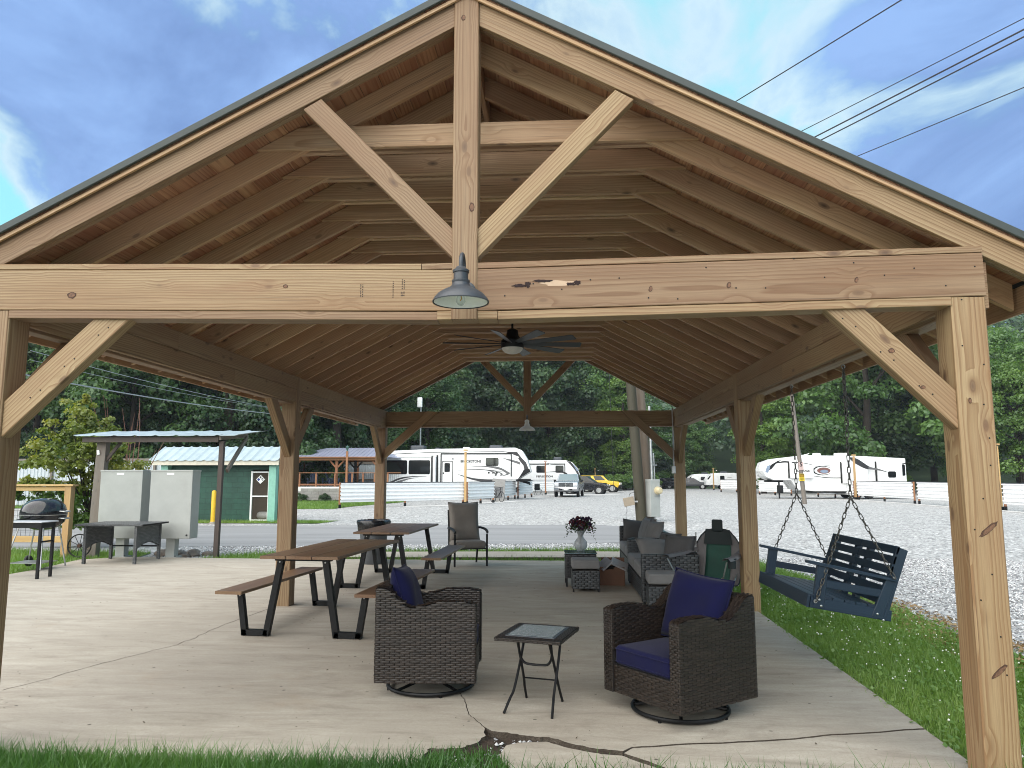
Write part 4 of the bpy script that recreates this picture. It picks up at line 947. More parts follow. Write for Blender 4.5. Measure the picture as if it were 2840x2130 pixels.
for y in (-HL+.015, HL-.015):
    sb('arm_post', (-.235, y, -.09), (-.235, y, .235), .04, .085, up=(1, 0, 0)); sb('arm_post', (.22, y-.0, -.09), (.30, y, .21), .038, .08, up=(1, 0, 0))
    sb('side_rail', (-.20, y, .10), (.26, y, .10), .024, .06)
    sb('armrest', (-.36, y, .25), (.34, y, .222), .085, .024)
    for x, z in ((-.215, -.075), (-.235, -.03), (.22, -.06), (.27, -.10)):
        o = MB().lathe([(.009, 0), (.009, .003), (.003, .006)], 10, m=SB @ Matrix.Translation((x, y-.022 if y < 0 else y+.022, z)) @ Matrix.Rotation(R(90 if y < 0 else -90), 4, 'X')); o.build('bolt', STEEL, sw)
lk = MB(); lk.tube([(.0115*math.cos(a), 0, .0135*math.sin(a)+(.0145 if math.sin(a) > 0 else -.0145)) for a in np.linspace(0, 2*math.pi, 14, endpoint=False)], .0042, 6, closed=True); LKM = lk.mesh('chain_link', True, 180)
def chain(p0, p1):
    p0, p1 = Vector(p0), Vector(p1); d = p1-p0; n = max(1, int(d.length/.047)); x, y, z = axes(p0, p1, (0, 1, 0)); o0 = Vector(sw.location)
    for i in range(n):
        c_ = p0+d*((i+.5)/n)-o0; zc = x; xc = y if i % 2 else z; yc = zc.cross(xc)
        m = Matrix(((xc.x, yc.x, zc.x, c_.x), (xc.y, yc.y, zc.y, c_.y), (xc.z, yc.z, zc.z, c_.z), (0, 0, 0, 1))); link('chain_link', LKM, CHAIN, sw, m)
for yh, sg in ((6.275, -1), (7.65, 1)):
    yv = yh; V_ = Vector((2.39, yv, 1.435)); chain((2.39, yh, 2.505), V_)
    MB().tube(smooth_path([(2.39-2.31, yh-6.9, 2.56-.62), (2.39-2.31, yh-6.9, 2.53-.62), (2.405-2.31, yh-6.9, 2.515-.62), (2.39-2.31, yh-6.9, 2.495-.62), (2.375-2.31, yh-6.9, 2.512-.62), (2.386-2.31, yh-6.9, 2.528-.62)], 4), .004, 6).build('eye_hook', STEEL, sw, True)
    ye = 6.90+sg*(HL+.035)
    f_ = Vector(sw.location)+SB @ Vector((-.27, 0, -.045)); b_ = Vector(sw.location)+SB @ Vector((.31, 0, .235))
    fe, be = Vector((f_.x, ye, f_.z)), Vector((b_.x, ye, b_.z)); chain(V_, fe); chain(V_, be)
    for q in (fe, be): MB().lathe([(.015, -.004), (.015, .004)], 12, m=Matrix.Translation(q-Vector(sw.location)-Vector((0, sg*.012, 0))) @ Matrix.Rotation(R(90), 4, 'X')).build('washer', STEEL, sw)
chain((2.40, 6.275+.03, 2.46), (2.42, 6.315, 2.02))
# ================================================================ LEFT OF THE SLAB
# ---- kettle grill with side shelf
gr = thing('kettle_grill', 'black kettle grill on silver legs with a side shelf, behind the left post', 'grill', (-9.03, 12.70, 0))
ENAMEL = plain('black_enamel', (.010, .011, .014), .12, var=.1, bump=0.)
MB().lathe([(.365, .945), (.368, .955), (.358, 1.01), (.325, 1.10), (.25, 1.175), (.13, 1.215), (.001, 1.225)], 36).build('lid', ENAMEL, gr, True, 50)
MB().lathe([(.001, .67), (.13, .68), (.25, .73), (.33, .81), (.36, .90), (.362, .935), (.372, .94)], 36).build('bowl', ENAMEL, gr, True, 50)
MB().lathe([(.374, .934), (.376, .941), (.366, .945)], 36).build('rim_band', STEEL, gr, True)
for q, z in ((.0, 1.208), (.06, 1.208)): MB().lathe([(.035, 0), (.035, .012), (.001, .016)], 14, (-.02+q*2.4, -.05, z)).build('vent_cap', STEEL, gr, True, 30)
for z in (1.0, .88): MB().tube(smooth_path([(.34, -.08, z), (.43, -.07, z-.004), (.45, 0, z-.006), (.43, .07, z-.004), (.34, .08, z)], 4), .012, 8).build('handle', STEEL, gr, True)
for i, (x, y) in enumerate(((.285, .27), (.27, -.36), (-.46, .34), (-.42, -.34))): MB().tube([(x*.62, y*.62, .78), (x, y, .03 if i != 2 else .10)], .013, 8).build('leg', STEEL, gr, True)
MB().lathe([(.02, -.02), (.095, -.02), (.10, 0), (.095, .02), (.02, .02)], 20, m=Matrix.Translation((-.47, .36, .10)) @ Matrix.Rotation(R(80), 4, 'Y')).build('wheel', TYRE, gr, True, 40)
MB().box(-.42, .16, -.24, .24, .115, .125).build('lower_rack', STEEL, gr)
MB().rbox(-.20, .88, -1.27, -.86, .872, .888, .004).build('shelf_top', plain('pale_shelf', (.45, .46, .48), .4), gr)
MB().box(.30, .86, -1.24, -.90, .79, .871).build('shelf_apron', BLACK, gr)
for x, y in ((.84, -1.22), (.84, -.92)): MB().box(x-.019, x+.019, y-.019, y+.019, 0, .83).build('shelf_leg', BLACK, gr)
MB().box(.825, .855, -1.19, -.93, .56, .585).build('shelf_brace', BLACK, gr); MB().tube([(.0, -.88, .86), (.0, -.34, .90)], .012, 6).build('shelf_bracket', BLACK, gr); MB().tube([(.2, -.88, .86), (.2, -.28, .90)], .012, 6).build('shelf_bracket', BLACK, gr)
# ---- wire panel fence
wf = thing('wire_fence', 'new pine fence with black wire mesh panel behind the grill', 'fence', (-10.27, 15.2, 0))
board('fence_post', (0, 0, -.05), (0, 0, 1.40), .14, .14, YELLOWPINE, wf, up=(0, 1, 0)); board('fence_post', (-2.4, 0, -.05), (-2.4, 0, 1.40), .14, .14, YELLOWPINE, wf, up=(0, 1, 0))
board('top_cap', (-2.6, 0, 1.42), (.12, 0, 1.42), .19, .038, YELLOWPINE, wf); board('top_rail', (-2.33, -.02, 1.35), (-.07, -.02, 1.35), .04, .09, YELLOWPINE, wf); board('bottom_rail', (-2.33, -.02, .30), (-.07, -.02, .30), .04, .13, YELLOWPINE, wf)
mb = MB()
for i in range(22): mb.tube([(-.09-.102*i, .0, .36), (-.09-.102*i, .0, 1.31)], .003, 4)
for i in range(10): mb.tube([(-2.33, .004, .38+.102*i), (-.07, .004, .38+.102*i)], .003, 4)
mb.build('wire_mesh', BLACK, wf, kind='stuff')
# ---- wagon wheel
ww = thing('wagon_wheel', 'small black iron wagon wheel propped beside the fence post', 'wheel', (-9.66, 14.72, .215), R(8))
MB().tube([(.225*math.cos(a), 0, .225*math.sin(a)) for a in np.linspace(0, 6.2832, 36, endpoint=False)], .014, 8, closed=True).build('rim', BLACK, ww, True)
MB().lathe([(.001, -.04), (.035, -.04), (.045, 0), (.035, .04), (.001, .04)], 14, m=Matrix.Rotation(R(90), 4, 'X')).build('hub', plain('rusty_iron', (.06, .03, .02), .8), ww, True, 40)
for i in range(10): a = R(36*i+9); MB().tube([(.04*math.cos(a), 0, .04*math.sin(a)), (.22*math.cos(a), 0, .22*math.sin(a))], .006, 6).build('spoke', BLACK, ww)
# ---- wicker table outdoors
wt_ = thing('wicker_table', 'low grey wicker table with curved aprons in front of the utility cabinets', 'table', (-8.28, 13.93, 0), R(2))
MB().rbox(-.66, .62, -.50, .50, .690, .722, .008).build('table_top', WICKERIN, wt_)
wv = Weave(); wv.panel(flatP((-.66, -.50, .7225), (1, 0, 0), (0, 1, 0)), 1.28, 1.0, pitch=.03, st=.10, h=.003); wv.panel(flatP((-.66, -.502, .690), (1, 0, 0), (0, 0, 1)), 1.28, .033, pitch=.016, st=.05, h=.003)
for sx in (-1, 1):
    for sy in (-1, 1):
        MB().box(sx*.475-.024, sx*.475+.024, sy*.44-.024, sy*.44+.024, 0, .69).build('leg', WICKERIN, wt_); wicker_box(wv, sx*.475-.026, sx*.475+.026, sy*.44-.026, sy*.44+.026, 0, .69, 'FLR', pitch=.022, st=.05, h=.003)
    ap = [(-.42, .69), (.42, .69), (.42, .26)]+[(.42-.84*i/8, .26+.10*math.sin(math.pi*i/8)) for i in range(1, 8)]+[(-.42, .26)]
    MB().prism(ap, sx*.475-.008, sx*.475+.008, 'YZ').build('apron', WICKERIN, wt_)
    wv.panel(flatP((sx*.475+.009, -.42, .26), (0, 1, 0), (0, 0, 1)), .84, .43, pitch=.026, st=.08, h=.003, vmin=lambda u: .10*math.sin(math.pi*u/.84)); wv.panel(flatP((sx*.475-.009, .42, .26), (0, -1, 0), (0, 0, 1)), .84, .43, pitch=.026, st=.08, h=.003, vmin=lambda u: .10*math.sin(math.pi*u/.84))
wv.build('wicker_weave', wicker('light_grey_wicker', (.03, .033, .036), (.17, .175, .18)), wt_); MB().box(-.45, .45, .43, .45, .24, .27).build('stretcher', BLACK, wt_)
# ---- utility cabinets
for x0, x1, lb in ((-9.25, -8.37, 'left pale grey utility cabinet on a pedestal under the lean-to'), (-8.20, -7.33, 'right pale grey utility cabinet on a pedestal under the lean-to')):
    t = thing('utility_cabinet', lb, 'cabinet', ((x0+x1)/2, 14.78, 0), 0, 'grey utility cabinets'); h = (x1-x0)/2
    MB().rbox(-h, h, -.16, .18, .37, 1.71, .01).build('cabinet_body', GREYBOX, t); MB().rbox(-h-.008, h+.008, -.17, .19, 1.70, 1.735, .006).build('cabinet_lid', GREYBOX, t)
    MB().box(-.10, .05, -.165, -.1605, 1.635, 1.675).build('label_plate', WHITE2, t)
    MB().box(-.09, .09, -.07, .10, 0, .37).build('pedestal', GREYBOX, t); MB().box(-.15, .15, -.12, .15, -.01, .012).build('foot_plate', GREYBOX, t)
    for sx in (-1, 1): MB().lathe([(.014, .012), (.014, .03)], 6, (sx*.12, -.09, 0)).build('anchor_bolt', BLACK, t)
    MB().lathe([(.018, 0), (.018, .012)], 12, m=Matrix.Translation((h-.06, -.16, .44)) @ Matrix.Rotation(R(90), 4, 'X')).build('lock', BLACK, t)
# ---- lean-to
lt = thing('lean_to', 'weathered lean-to shelter with low metal roof over the utility cabinets', 'shelter', (-8.2, 15.2, 0)); LB = Matrix.Translation((-8.2, 15.2, 0))
def lb_(name, p0, p1, w_, h_, mat, up=(0, 0, 1)): return board(name, p0, p1, w_, h_, mat, lt, up, base=LB)
lb_('post', (-9.55, 15.0, -.05), (-9.47, 15.0, 2.32), .20, .15, GREYWOOD, (0, 1, 0)); lb_('post', (-6.88, 14.86, -.05), (-6.86, 14.86, 2.32), .095, .09, DARKWOOD, (0, 1, 0))
lb_('front_beam', (-9.78, 14.78, 2.36), (-6.90, 14.78, 2.36), .06, .115, DARKWOOD); lb_('side_beam', (-6.87, 14.76, 2.40), (-6.87, 16.1, 2.52), .05, .115, GREYWOOD); lb_('side_beam', (-9.5, 14.82, 2.36), (-9.5, 16.1, 2.50), .05, .10, DARKWOOD)
lb_('brace', (-6.80, 15.0, 1.72), (-6.78, 15.85, 2.44), .05, .09, GREYWOOD); lb_('brace', (-9.42, 15.0, 1.9), (-9.1, 15.0, 2.32), .05, .06, DARKWOOD)
mb = MB(); xs = np.linspace(-9.92, -6.45, 8*6+1); vs = []
for i, x in enumerate(xs):
    h_ = .018 if i % 6 == 0 else 0.
    for th_ in (0., -.006): vs += [(x+8.2, 14.66-15.2, 2.432+h_+th_), (x+8.2, 16.2-15.2, 2.615+h_+th_)]
fs = []
for i in range(len(xs)-1): o = 4*i; fs += [(o, o+4, o+5, o+1), (o+2, o+3, o+7, o+6), (o, o+2, o+6, o+4), (o+1, o+5, o+7, o+3)]
mb.add(vs, fs); mb.build('roof_sheet', GALV2, lt)
MB().rbox(-.03, .03, -.02, 0, -.05, .05, .006, Matrix.Translation((-9.52+8.2, 14.92-15.2, 2.10)) @ Matrix.Rotation(R(-12), 4, 'Y')).build('switch', WHITE2, lt)
# ---- rocks by the pedestals
r_ = random.Random(21); ROCK = plain('grey_brown_rock', (.22, .18, .15), .9, var=.35, scale=6, bump=.8, bscale=14)
for i, (x, y, s_) in enumerate(((-8.15, 15.35, .17), (-7.95, 15.5, .13), (-7.70, 15.55, .15), (-8.40, 15.6, .13), (-7.45, 15.7, .10), (-8.0, 15.25, .10), (-7.75, 15.3, .09))):
    bm = bmesh.new(); bmesh.ops.create_icosphere(bm, subdivisions=2, radius=s_)
    for v in bm.verts: v.co = Vector((v.co.x*1.3, v.co.y, v.co.z*.7))*(1+.28*(r_.random()-.5)); v.co.z = max(v.co.z, -s_*.3)
    me = bpy.data.meshes.new('rock'); bm.to_mesh(me); bm.free(); o = link('rock', me, ROCK); o.location = (x, y, GZ+s_*.3); o.rotation_euler = (0, 0, i)
    tag(o, 'rough brown rock in the small pile behind the cabinet pedestals', 'rock', 'rocks piled behind the cabinets')
# ---- green shed
sh = thing('green_shed', 'green block shed with pale blue metal roof and a white framed mesh door', 'shed', (-12.5, 27.3, 0)); ox, oy = 12.5, -27.3
def sbx(n_, x0, x1, y0, y1, z0, z1, mat, parent=None): return MB().box(x0+ox, x1+ox, y0+oy, y1+oy, z0, z1).build(n_, mat, parent or sh)
sbx('wall', -14.45, -11.26, 27.0, 27.15, -.1, 2.02, GREEN); sbx('wall', -11.26, -10.5, 27.0, 27.15, 1.86, 2.02, GREEN); sbx('wall', -14.45, -14.3, 27.15, 28.3, -.1, 2.1, GREEN); sbx('wall', -10.40, -10.28, 27.15, 28.3, -.1, 2.1, GREEN)
sbx('wall', -14.3, -10.28, 28.2, 28.3, -.1, 2.1, GREEN); sbx('interior_back', -11.6, -10.2, 27.9, 27.95, -.05, 2.0, plain('brown_interior', (.12, .09, .07), .9))
sbx('corner_pier', -14.62, -14.36, 26.72, 26.99, -.1, 2.03, GREENLIGHT); sbx('corner_pier', -10.53, -10.27, 26.72, 26.99, -.1, 2.03, GREENLIGHT)
sbx('fascia', -14.95, -10.12, 26.55, 26.60, 2.02, 2.20, plain('cream_fascia', (.62, .58, .47), .6)); sbx('soffit', -14.9, -10.15, 26.6, 27.0, 2.03, 2.06, GREEN)
mb = MB(); vs = []; fs = []; xs = np.linspace(-14.98, -10.12, 14*4+1)
for i, x in enumerate(xs):
    h_ = .035 if i % 4 == 0 else 0.
    for y, z in ((26.5, 2.185), (27.6, 2.72), (28.6, 2.2)):
        vs += [(x+ox, y+oy, z+h_), (x+ox, y+oy, z+h_-.01)]
for i in range(len(xs)-1):
    o = 6*i; fs += [(o, o+6, o+8, o+2), (o+2, o+8, o+10, o+4), (o+1, o+3, o+9, o+7), (o+3, o+5, o+11, o+9), (o, o+1, o+7, o+6)]
mb.add(vs, fs); mb.build('metal_roof', GALV2, sh)
MB().prism([(26.75, 2.05), (27.6, 2.62), (28.3, 2.05)], -14.44+ox, -14.32+ox, 'YZ', Matrix.Translation((0, oy, 0))).build('gable', GREEN, sh)
dr = MB(); dr.box(-11.27+ox, -11.21+ox, 26.9+oy, 26.97+oy, -.05, 1.80).box(-10.62+ox, -10.56+ox, 26.9+oy, 26.97+oy, -.05, 1.76); dr = dr.build('door_frame', WHITE2, sh)
for z in (1.745, .865, .0): MB().box(-11.21+ox, -10.62+ox, 26.905+oy, 26.965+oy, z, z+.045).build('door_rail', WHITE2, sh)
mb = MB()
for i in range(26): x = -11.2+.0228*i; mb.box(x+ox, x+.004+ox, 26.93+oy, 26.934+oy, .04, 1.75)
for i in range(70): z = .05+.0243*i; mb.box(-11.21+ox, -10.62+ox, 26.935+oy, 26.939+oy, z, z+.004)
mb.build('door_mesh', plain('dusty_wire', (.16, .13, .10), .8), sh, kind='stuff')
MB().prism([(0, .165), (.165, 0), (0, -.165), (-.165, 0)], -.004, .004, 'XZ', Matrix.Translation((-10.915+ox, 26.915+oy, 1.50))).build('hazard_placard', WHITE2, sh)
hp_ = [o for o in sh.children if o.name.startswith('hazard_placard')][0]; plac = Matrix.Translation((-10.915+ox, 26.9105+oy, 1.50))
MB().prism([(0, .06), (.06, 0), (0, -.06), (-.06, 0)], -.0015, .0, 'XZ', plac @ Matrix.Translation((-.068, 0, -.002))).build('blue_field', plain('deep_blue', (.01, .03, .2), .5), hp_)
for ch_, dx, dz in (('4', .0, .075), ('0', .072, .0)): link('numeral', text_mesh(ch_, .13, .003, .004), BLACK, hp_, plac @ Matrix.Translation((dx, -.0025, dz)) @ Matrix.Rotation(R(90), 4, 'X'))
tk = MB().lathe([(.001, 0), (.10, .02), (.14, .08), (.14, .48), (.10, .54), (.001, .56)], 20, m=Matrix.Translation((-11.18+.02, 27.35, .17)) @ Matrix.Rotation(R(90), 4, 'Y')).build('gas_tank', WHITE2, None, True); tag(tk, 'white gas tank lying behind the mesh door of the green shed', 'tank')
bo = thing('bollard', 'yellow steel bollard in front of the green shed', 'bollard', (-12.26, 26.1, 0)); MB().lathe([(.08, -.05), (.08, 1.05), (.06, 1.10), (.001, 1.12)], 16).build('bollard_post', YELLOW, bo, True, 40); MB().lathe([(.11, -.06), (.11, .0), (.085, .01)], 16).build('bollard_base', CONCRETE, bo)

# ---- sheet metal fences
def ribbed(L, z0, z1, horiz=True, rib=.045, step=.2):
    """corrugated panel, length along x, face to -y"""
    mb = MB(); vs = []; fs = []
    if horiz:
        n = int((z1-z0)/step); zs = []
        for i in range(n):
            z = z0+i*(z1-z0)/n; s_ = (z1-z0)/n; zs += [(z, 0), (z+s_*.55, 0), (z+s_*.66, -rib), (z+s_*.86, -rib), (z+s_*.97, 0)]
        zs.append((z1, 0))
        for z, y in zs: vs += [(-L/2, y, z), (L/2, y, z), (-L/2, y+.006, z), (L/2, y+.006, z)]
        m_ = len(zs)
    else:
        n = int(L/step); zs = []
        for i in range(n):
            x = -L/2+i*L/n; s_ = L/n; zs += [(x, 0), (x+s_*.6, 0), (x+s_*.7, -rib), (x+s_*.88, -rib)]
        zs.append((L/2, 0))
        for x, y in zs: vs += [(x, y, z0), (x, y, z1), (x, y+.006, z0), (x, y+.006, z1)]
        m_ = len(zs)
    for i in range(m_-1): o = 4*i; fs += [(o, o+1, o+5, o+4), (o+2, o+6, o+7, o+3)]
    mb.add(vs, fs); return mb
def low_fence(label, p0, p1, z0=.24, z1=1.27, mids=1, posts=True):
    p0, p1 = Vector((*p0, 0)), Vector((*p1, 0)); d = p1-p0; L = d.length; a = math.atan2(d.y, d.x); c_ = (p0+p1)/2
    t = thing('metal_fence', label, 'fence', c_, a, 'low corrugated metal fences between the camping pitches')
    ribbed(L, z0, z1, True, .075, .205).build('corrugated_panel', GALV, t)
    MB().box(-L/2, L/2, -.06, .03, z1, z1+.03).build('top_cap', DARKMETAL, t)
    for i in range(mids+2):
        x = -L/2+L*i/(mids+1)
        board('fence_post', (x, .055, .12), (x, .055, z1+.02), .09, .09, REDWOOD, t, up=(0, 1, 0)); MB().box(x-.055, x+.055, .0, .11, GZ, .125).build('post_foot', BLACK, t)
    return t
for lb, p0, p1 in (('long corrugated fence in front of the big white camper, left end', (-11.55, 39.3), (-5.62, 44.7)), ('short corrugated fence panel right of the tall post, before the bicycle', (-5.42, 45.2), (-4.08, 48.2)), ('shaded corrugated panel behind the bicycle', (-3.85, 51.5), (-3.15, 56.5)), ('corrugated panel under the nose of the big white camper', (-2.95, 57.2), (-2.05, 61.2)),
                   ('corrugated fence before the second white camper, beside the pickup', (-2.5, 71.0), (.4, 72.5)),
                   ('corrugated fence under the hitch of the right hand camper', (18.75, 70.9), (20.6, 67.5)), ('corrugated fence in front of the right hand camper, left of the tall post', (21.7, 64.0), (21.92, 56.9)), ('corrugated fence right of the tall post below the right hand camper', (21.95, 56.2), (22.2, 48.2)), ('corrugated fence just left of the near right pavilion post', (22.2, 47.6), (22.3, 40.0)), ('corrugated fence at the right edge of the picture', (22.35, 39.0), (22.2, 31.0)),
                   ('far corrugated fence in front of the smallest white trailer', (20.2, 104.0), (22.6, 103.0)), ('far corrugated fence seen left of the middle right post', (17.9, 83.3), (20.6, 80.5))):
    low_fence(lb, p0, p1, mids=1 if (Vector(p0)-Vector(p1)).length > 3 else 0)
def lamp_post(label, x, y, h_, cap=True, arm=False, mat=YELLOWPINE):
    t = thing('pitch_post', label, 'post', (x, y, 0), 0, 'tall wooden posts between the pitches')
    board('post_shaft', (0, 0, GZ), (0, 0, h_), .13, .13, mat, t, up=(0, 1, 0)); board('post_cap', (0, 0, h_+.045), (.001, 0, h_+.13), .24, .24, mat, t, up=(0, 1, 0)); MB().box(-.09, .09, -.09, .09, GZ, .10).build('post_shoe', BLACK, t)
    if arm: MB().tube([(.06, 0, h_-.2), (.3, 0, h_-.08), (.38, 0, h_-.12)], .02, 6).build('lamp_arm', DARKMETAL, t, True); MB().lathe([(.10, 0), (.05, .06), (.001, .08)], 12, (.40, 0, h_-.22)).build('lamp_head', WHITE2, t, True)
    return t
lamp_post('tall pine post at the right end of the long fence before the big camper', -5.50, 44.55, 3.10, True)
lamp_post('reddish pine post in front of the second camper, left of the pickup', -1.10, 70.0, 2.95, True, True, REDWOOD)
lamp_post('pale post with lamp standing behind the pickup', 2.35, 95.0, 2.75, True, True); lamp_post('pale post with lamp standing behind the yellow car', 4.95, 98.0, 2.6, True, True)
lamp_post('tall post in front of the right hand camper', 21.93, 56.55, 3.1, True); lamp_post('tall post right of the near right pavilion post', 22.35, 39.3, 3.15, True, False, YELLOWPINE); lamp_post('far post among the small white trailers', 19.85, 96.4, 2.55, True, True); lamp_post('farthest post left of the small white trailers', 17.9, 108, 2.3, True, True)
PALEPANEL = plain('pale_fence_panel', (.50, .55, .58), .45, .2, var=.08, bump=.05)
def tall_fence(label, p0, p1, h_, bay, grp):
    p0, p1 = Vector((*p0, 0)), Vector((*p1, 0)); d = p1-p0; L = d.length; t = thing('tall_metal_fence', label, 'fence', (p0+p1)/2, math.atan2(d.y, d.x)); n = max(1, round(L/bay))
    for i in range(n+1): x = -L/2+L*i/n; board('fence_post', (x, -.08, GZ), (x, -.08, h_), .13, .13, GREYWOOD if i % 2 else REDWOOD, t, up=(0, 1, 0))
    for i in range(n):
        b_ = L/n; x = -L/2+b_*(i+.5); o = ribbed(b_-.02, 0., h_-.1, False, .03, .22); o = o.build('metal_panel', PALEPANEL, t); o.location.x = x
        for z in (h_-.09, h_*.5): board('rail', (x-b_/2+.07, -.07, z), (x+b_/2-.07, -.07, z), .05, .16 if z > h_*.8 else .09, GREYWOOD, t)
    return t
tall_fence('tall pale metal fence with timber rails behind the maple and the shed', (-44, 41.5), (-19.2, 40.0), 2.62, 3.0, ''); tall_fence('tall corrugated screen with timber frame behind the terrace shelter', (-25, 60), (-11.0, 57), 2.75, 2.3, '')
# ---- terrace with hip roofed shelter
tp = thing('terrace_shelter', 'hip roofed shelter with lavender metal roof on a railed terrace, left background', 'shelter', (-15.5, 51.5, 0)); TB = Matrix.Translation((-15.5, 51.5, 0))
def tb_(n_, p0, p1, w_, h_, mat=REDWOOD, up=(0, 0, 1)): return board(n_, p0, p1, w_, h_, mat, tp, up, base=TB, c=.01)
def tbox(n_, x0, x1, y0, y1, z0, z1, mat): return MB().box(x0+15.5, x1+15.5, y0-51.5, y1-51.5, z0, z1).build(n_, mat, tp)
tbox('terrace_floor', -21, -10.5, 50.05, 56, .05, .92, WHITE2)
for r0 in range(4):
    n_ = 7; 
    for i in range(n_): x = -17.65+(i+(.5 if r0 % 2 else 0))*.5; tbox('wall_block', x, x+.49, 49.85, 50.04, .02+.2*r0, .21+.2*r0, BLOCK)
for r0 in range(5): tb_('retaining_plank', (-20.5, 49.95, .09+.17*r0), (-17.72, 49.95, .09+.17*r0), .1, .155)
for x in (-18.9, -17.6, -16.45, -15.14, -13.95, -13.2, -12.4, -11.5): tb_('rail_post', (x, 50.15, .9), (x, 50.15, 1.82), .11, .11, up=(0, 1, 0))
tb_('hand_rail', (-20.5, 50.15, 1.86), (-10.6, 50.15, 1.86), .16, .05); tb_('lower_rail', (-20.5, 50.15, 1.06), (-10.6, 50.15, 1.06), .06, .11)
mb = MB()
for i in range(70): x = -20.4+.14*i; mb.tube([(x+15.5, -1.35, 1.1), (x+15.5, -1.35, 1.83)], .008, 4)
mb.build('balusters', BLACK, tp, kind='stuff')
for x, y in ((-18.2, 50.5), (-15.15, 50.5), (-12.2, 50.5), (-18.2, 55.3), (-15.15, 55.3), (-12.2, 55.3)):
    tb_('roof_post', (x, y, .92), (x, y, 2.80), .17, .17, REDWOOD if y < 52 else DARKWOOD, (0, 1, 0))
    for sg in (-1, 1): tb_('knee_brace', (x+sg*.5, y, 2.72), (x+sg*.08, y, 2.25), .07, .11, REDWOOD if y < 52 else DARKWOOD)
tb_('eave_beam', (-18.7, 50.3, 2.80), (-11.8, 50.3, 2.80), .12, .18); tb_('eave_beam', (-18.7, 55.5, 2.80), (-11.8, 55.5, 2.80), .12, .18)
tb_('gutter', (-18.95, 50.02, 2.92), (-11.55, 50.02, 2.92), .08, .07)
e = [(-18.95, 50.0, 2.94), (-11.5, 50.0, 2.94), (-11.5, 56, 2.94), (-18.95, 56, 2.94)]; rd = [(-16.6, 53, 3.66), (-13.1, 53, 3.66)]
P_ = [Vector(q)-Vector((-15.5, 51.5, 0)) for q in e+rd]
MB().add(P_, [(0, 1, 5, 4), (1, 2, 5), (2, 3, 4, 5), (3, 0, 4), (3, 2, 1, 0)]).build('hip_roof', LAVROOF, tp)
for i in range(24):
    x = -18.8+i*.305; t_ = 1.0
    if x < -16.6: t_ = (x+18.95)/(18.95-16.6)
    elif x > -13.1: t_ = (-11.5-x)/(13.1-11.5)
    t_ = max(.02, min(1, t_)); a, b = Vector((x+15.5, -1.5, 2.955)), Vector((x+15.5, -1.5+3*t_, 2.955+.72*t_)); 
    MB().tube([a, b], .018, 5).build('roof_rib', LAVROOF, tp)
DBLUE = plain('blue_plastic', (.012, .03, .085), .5)
def adirondack(label, x, y, rz):
    t = thing('deck_chair', label, 'chair', (x, y, .92), rz, 'blue slatted chairs on the terrace')
    for i in range(5): MB().box(-.25+.105*i, -.25+.105*i+.09, 0, .025, 0, .75-.05*abs(i-2), Matrix.Translation((0, .28, .30)) @ Matrix.Rotation(R(-22), 4, 'X')).build('back_slat', DBLUE, t)
    for i in range(4): MB().box(-.26, .26, -.3+.14*i, -.3+.14*i+.12, .33-.03*i, .35-.03*i).build('seat_slat', DBLUE, t)
    for sx in (-1, 1): MB().box(sx*.33-.06, sx*.33+.06, -.36, .30, .55, .575).build('armrest', DBLUE, t); MB().box(sx*.30-.02, sx*.30+.02, -.33, -.25, 0, .55).build('leg', DBLUE, t); MB().box(sx*.30-.02, sx*.30+.02, .2, .27, 0, .55).build('leg', DBLUE, t)
    return t
ad = adirondack('blue slatted chair at the left end of the terrace rail', -17.1, 51.4, R(10)); dup(ad, (-16.1, 51.9, .92), R(-20), 'blue slatted chair left of the middle terrace post'); dup(ad, (-15.55, 51.2, .92), R(95), 'blue slatted chair turned side on by the middle terrace post'); dup(ad, (-14.6, 51.6, .92), R(200), 'blue slatted chair right of the middle terrace post')
lp = thing('lantern_post', 'slim post with green lantern rising past the terrace roof', 'lamp', (-14.1, 49.3, 0)); board('post_shaft', (0, 0, 0), (0, 0, 3.3), .13, .13, REDWOOD, lp, up=(0, 1, 0)); MB().lathe([(.06, 3.3), (.05, 3.36), (.12, 3.56), (.13, 3.6), (.04, 3.66), (.001, 3.7)], 8).build('lantern', plain('verdigris', (.06, .13, .11), .5), lp)
# ================================================================ CAMPERS, CARS, POLES
def bevel_mesh(me, off, seg=2, ang=25):
    bm = bmesh.new(); bm.from_mesh(me); bmesh.ops.recalc_face_normals(bm, faces=bm.faces[:]); bmesh.ops.dissolve_limit(bm, angle_limit=.01, verts=bm.verts[:], edges=bm.edges[:])
    es = [e_ for e_ in bm.edges if len(e_.link_faces) == 2 and e_.calc_face_angle(0) > R(ang)]
    bmesh.ops.bevel(bm, geom=es, offset=off, segments=seg, profile=.6, affect='EDGES', clamp_overlap=True); bm.to_mesh(me); bm.free(); me.polygons.foreach_set('use_smooth', [True]*len(me.polygons)); me.set_sharp_from_angle(angle=R(35)); return me
DECALD = plain('charcoal_decal', (.022, .022, .025), .35, bump=0.); DECALG = plain('grey_decal', (.11, .11, .113), .35, bump=0.); DECALB = plain('blue_grey_decal', (.20, .26, .36), .35, bump=0.); DECALR = plain('brown_decal', (.16, .07, .06), .4, bump=0.)
CHROME = plain('chrome', (.6, .6, .62), .12, 1., bump=0.)
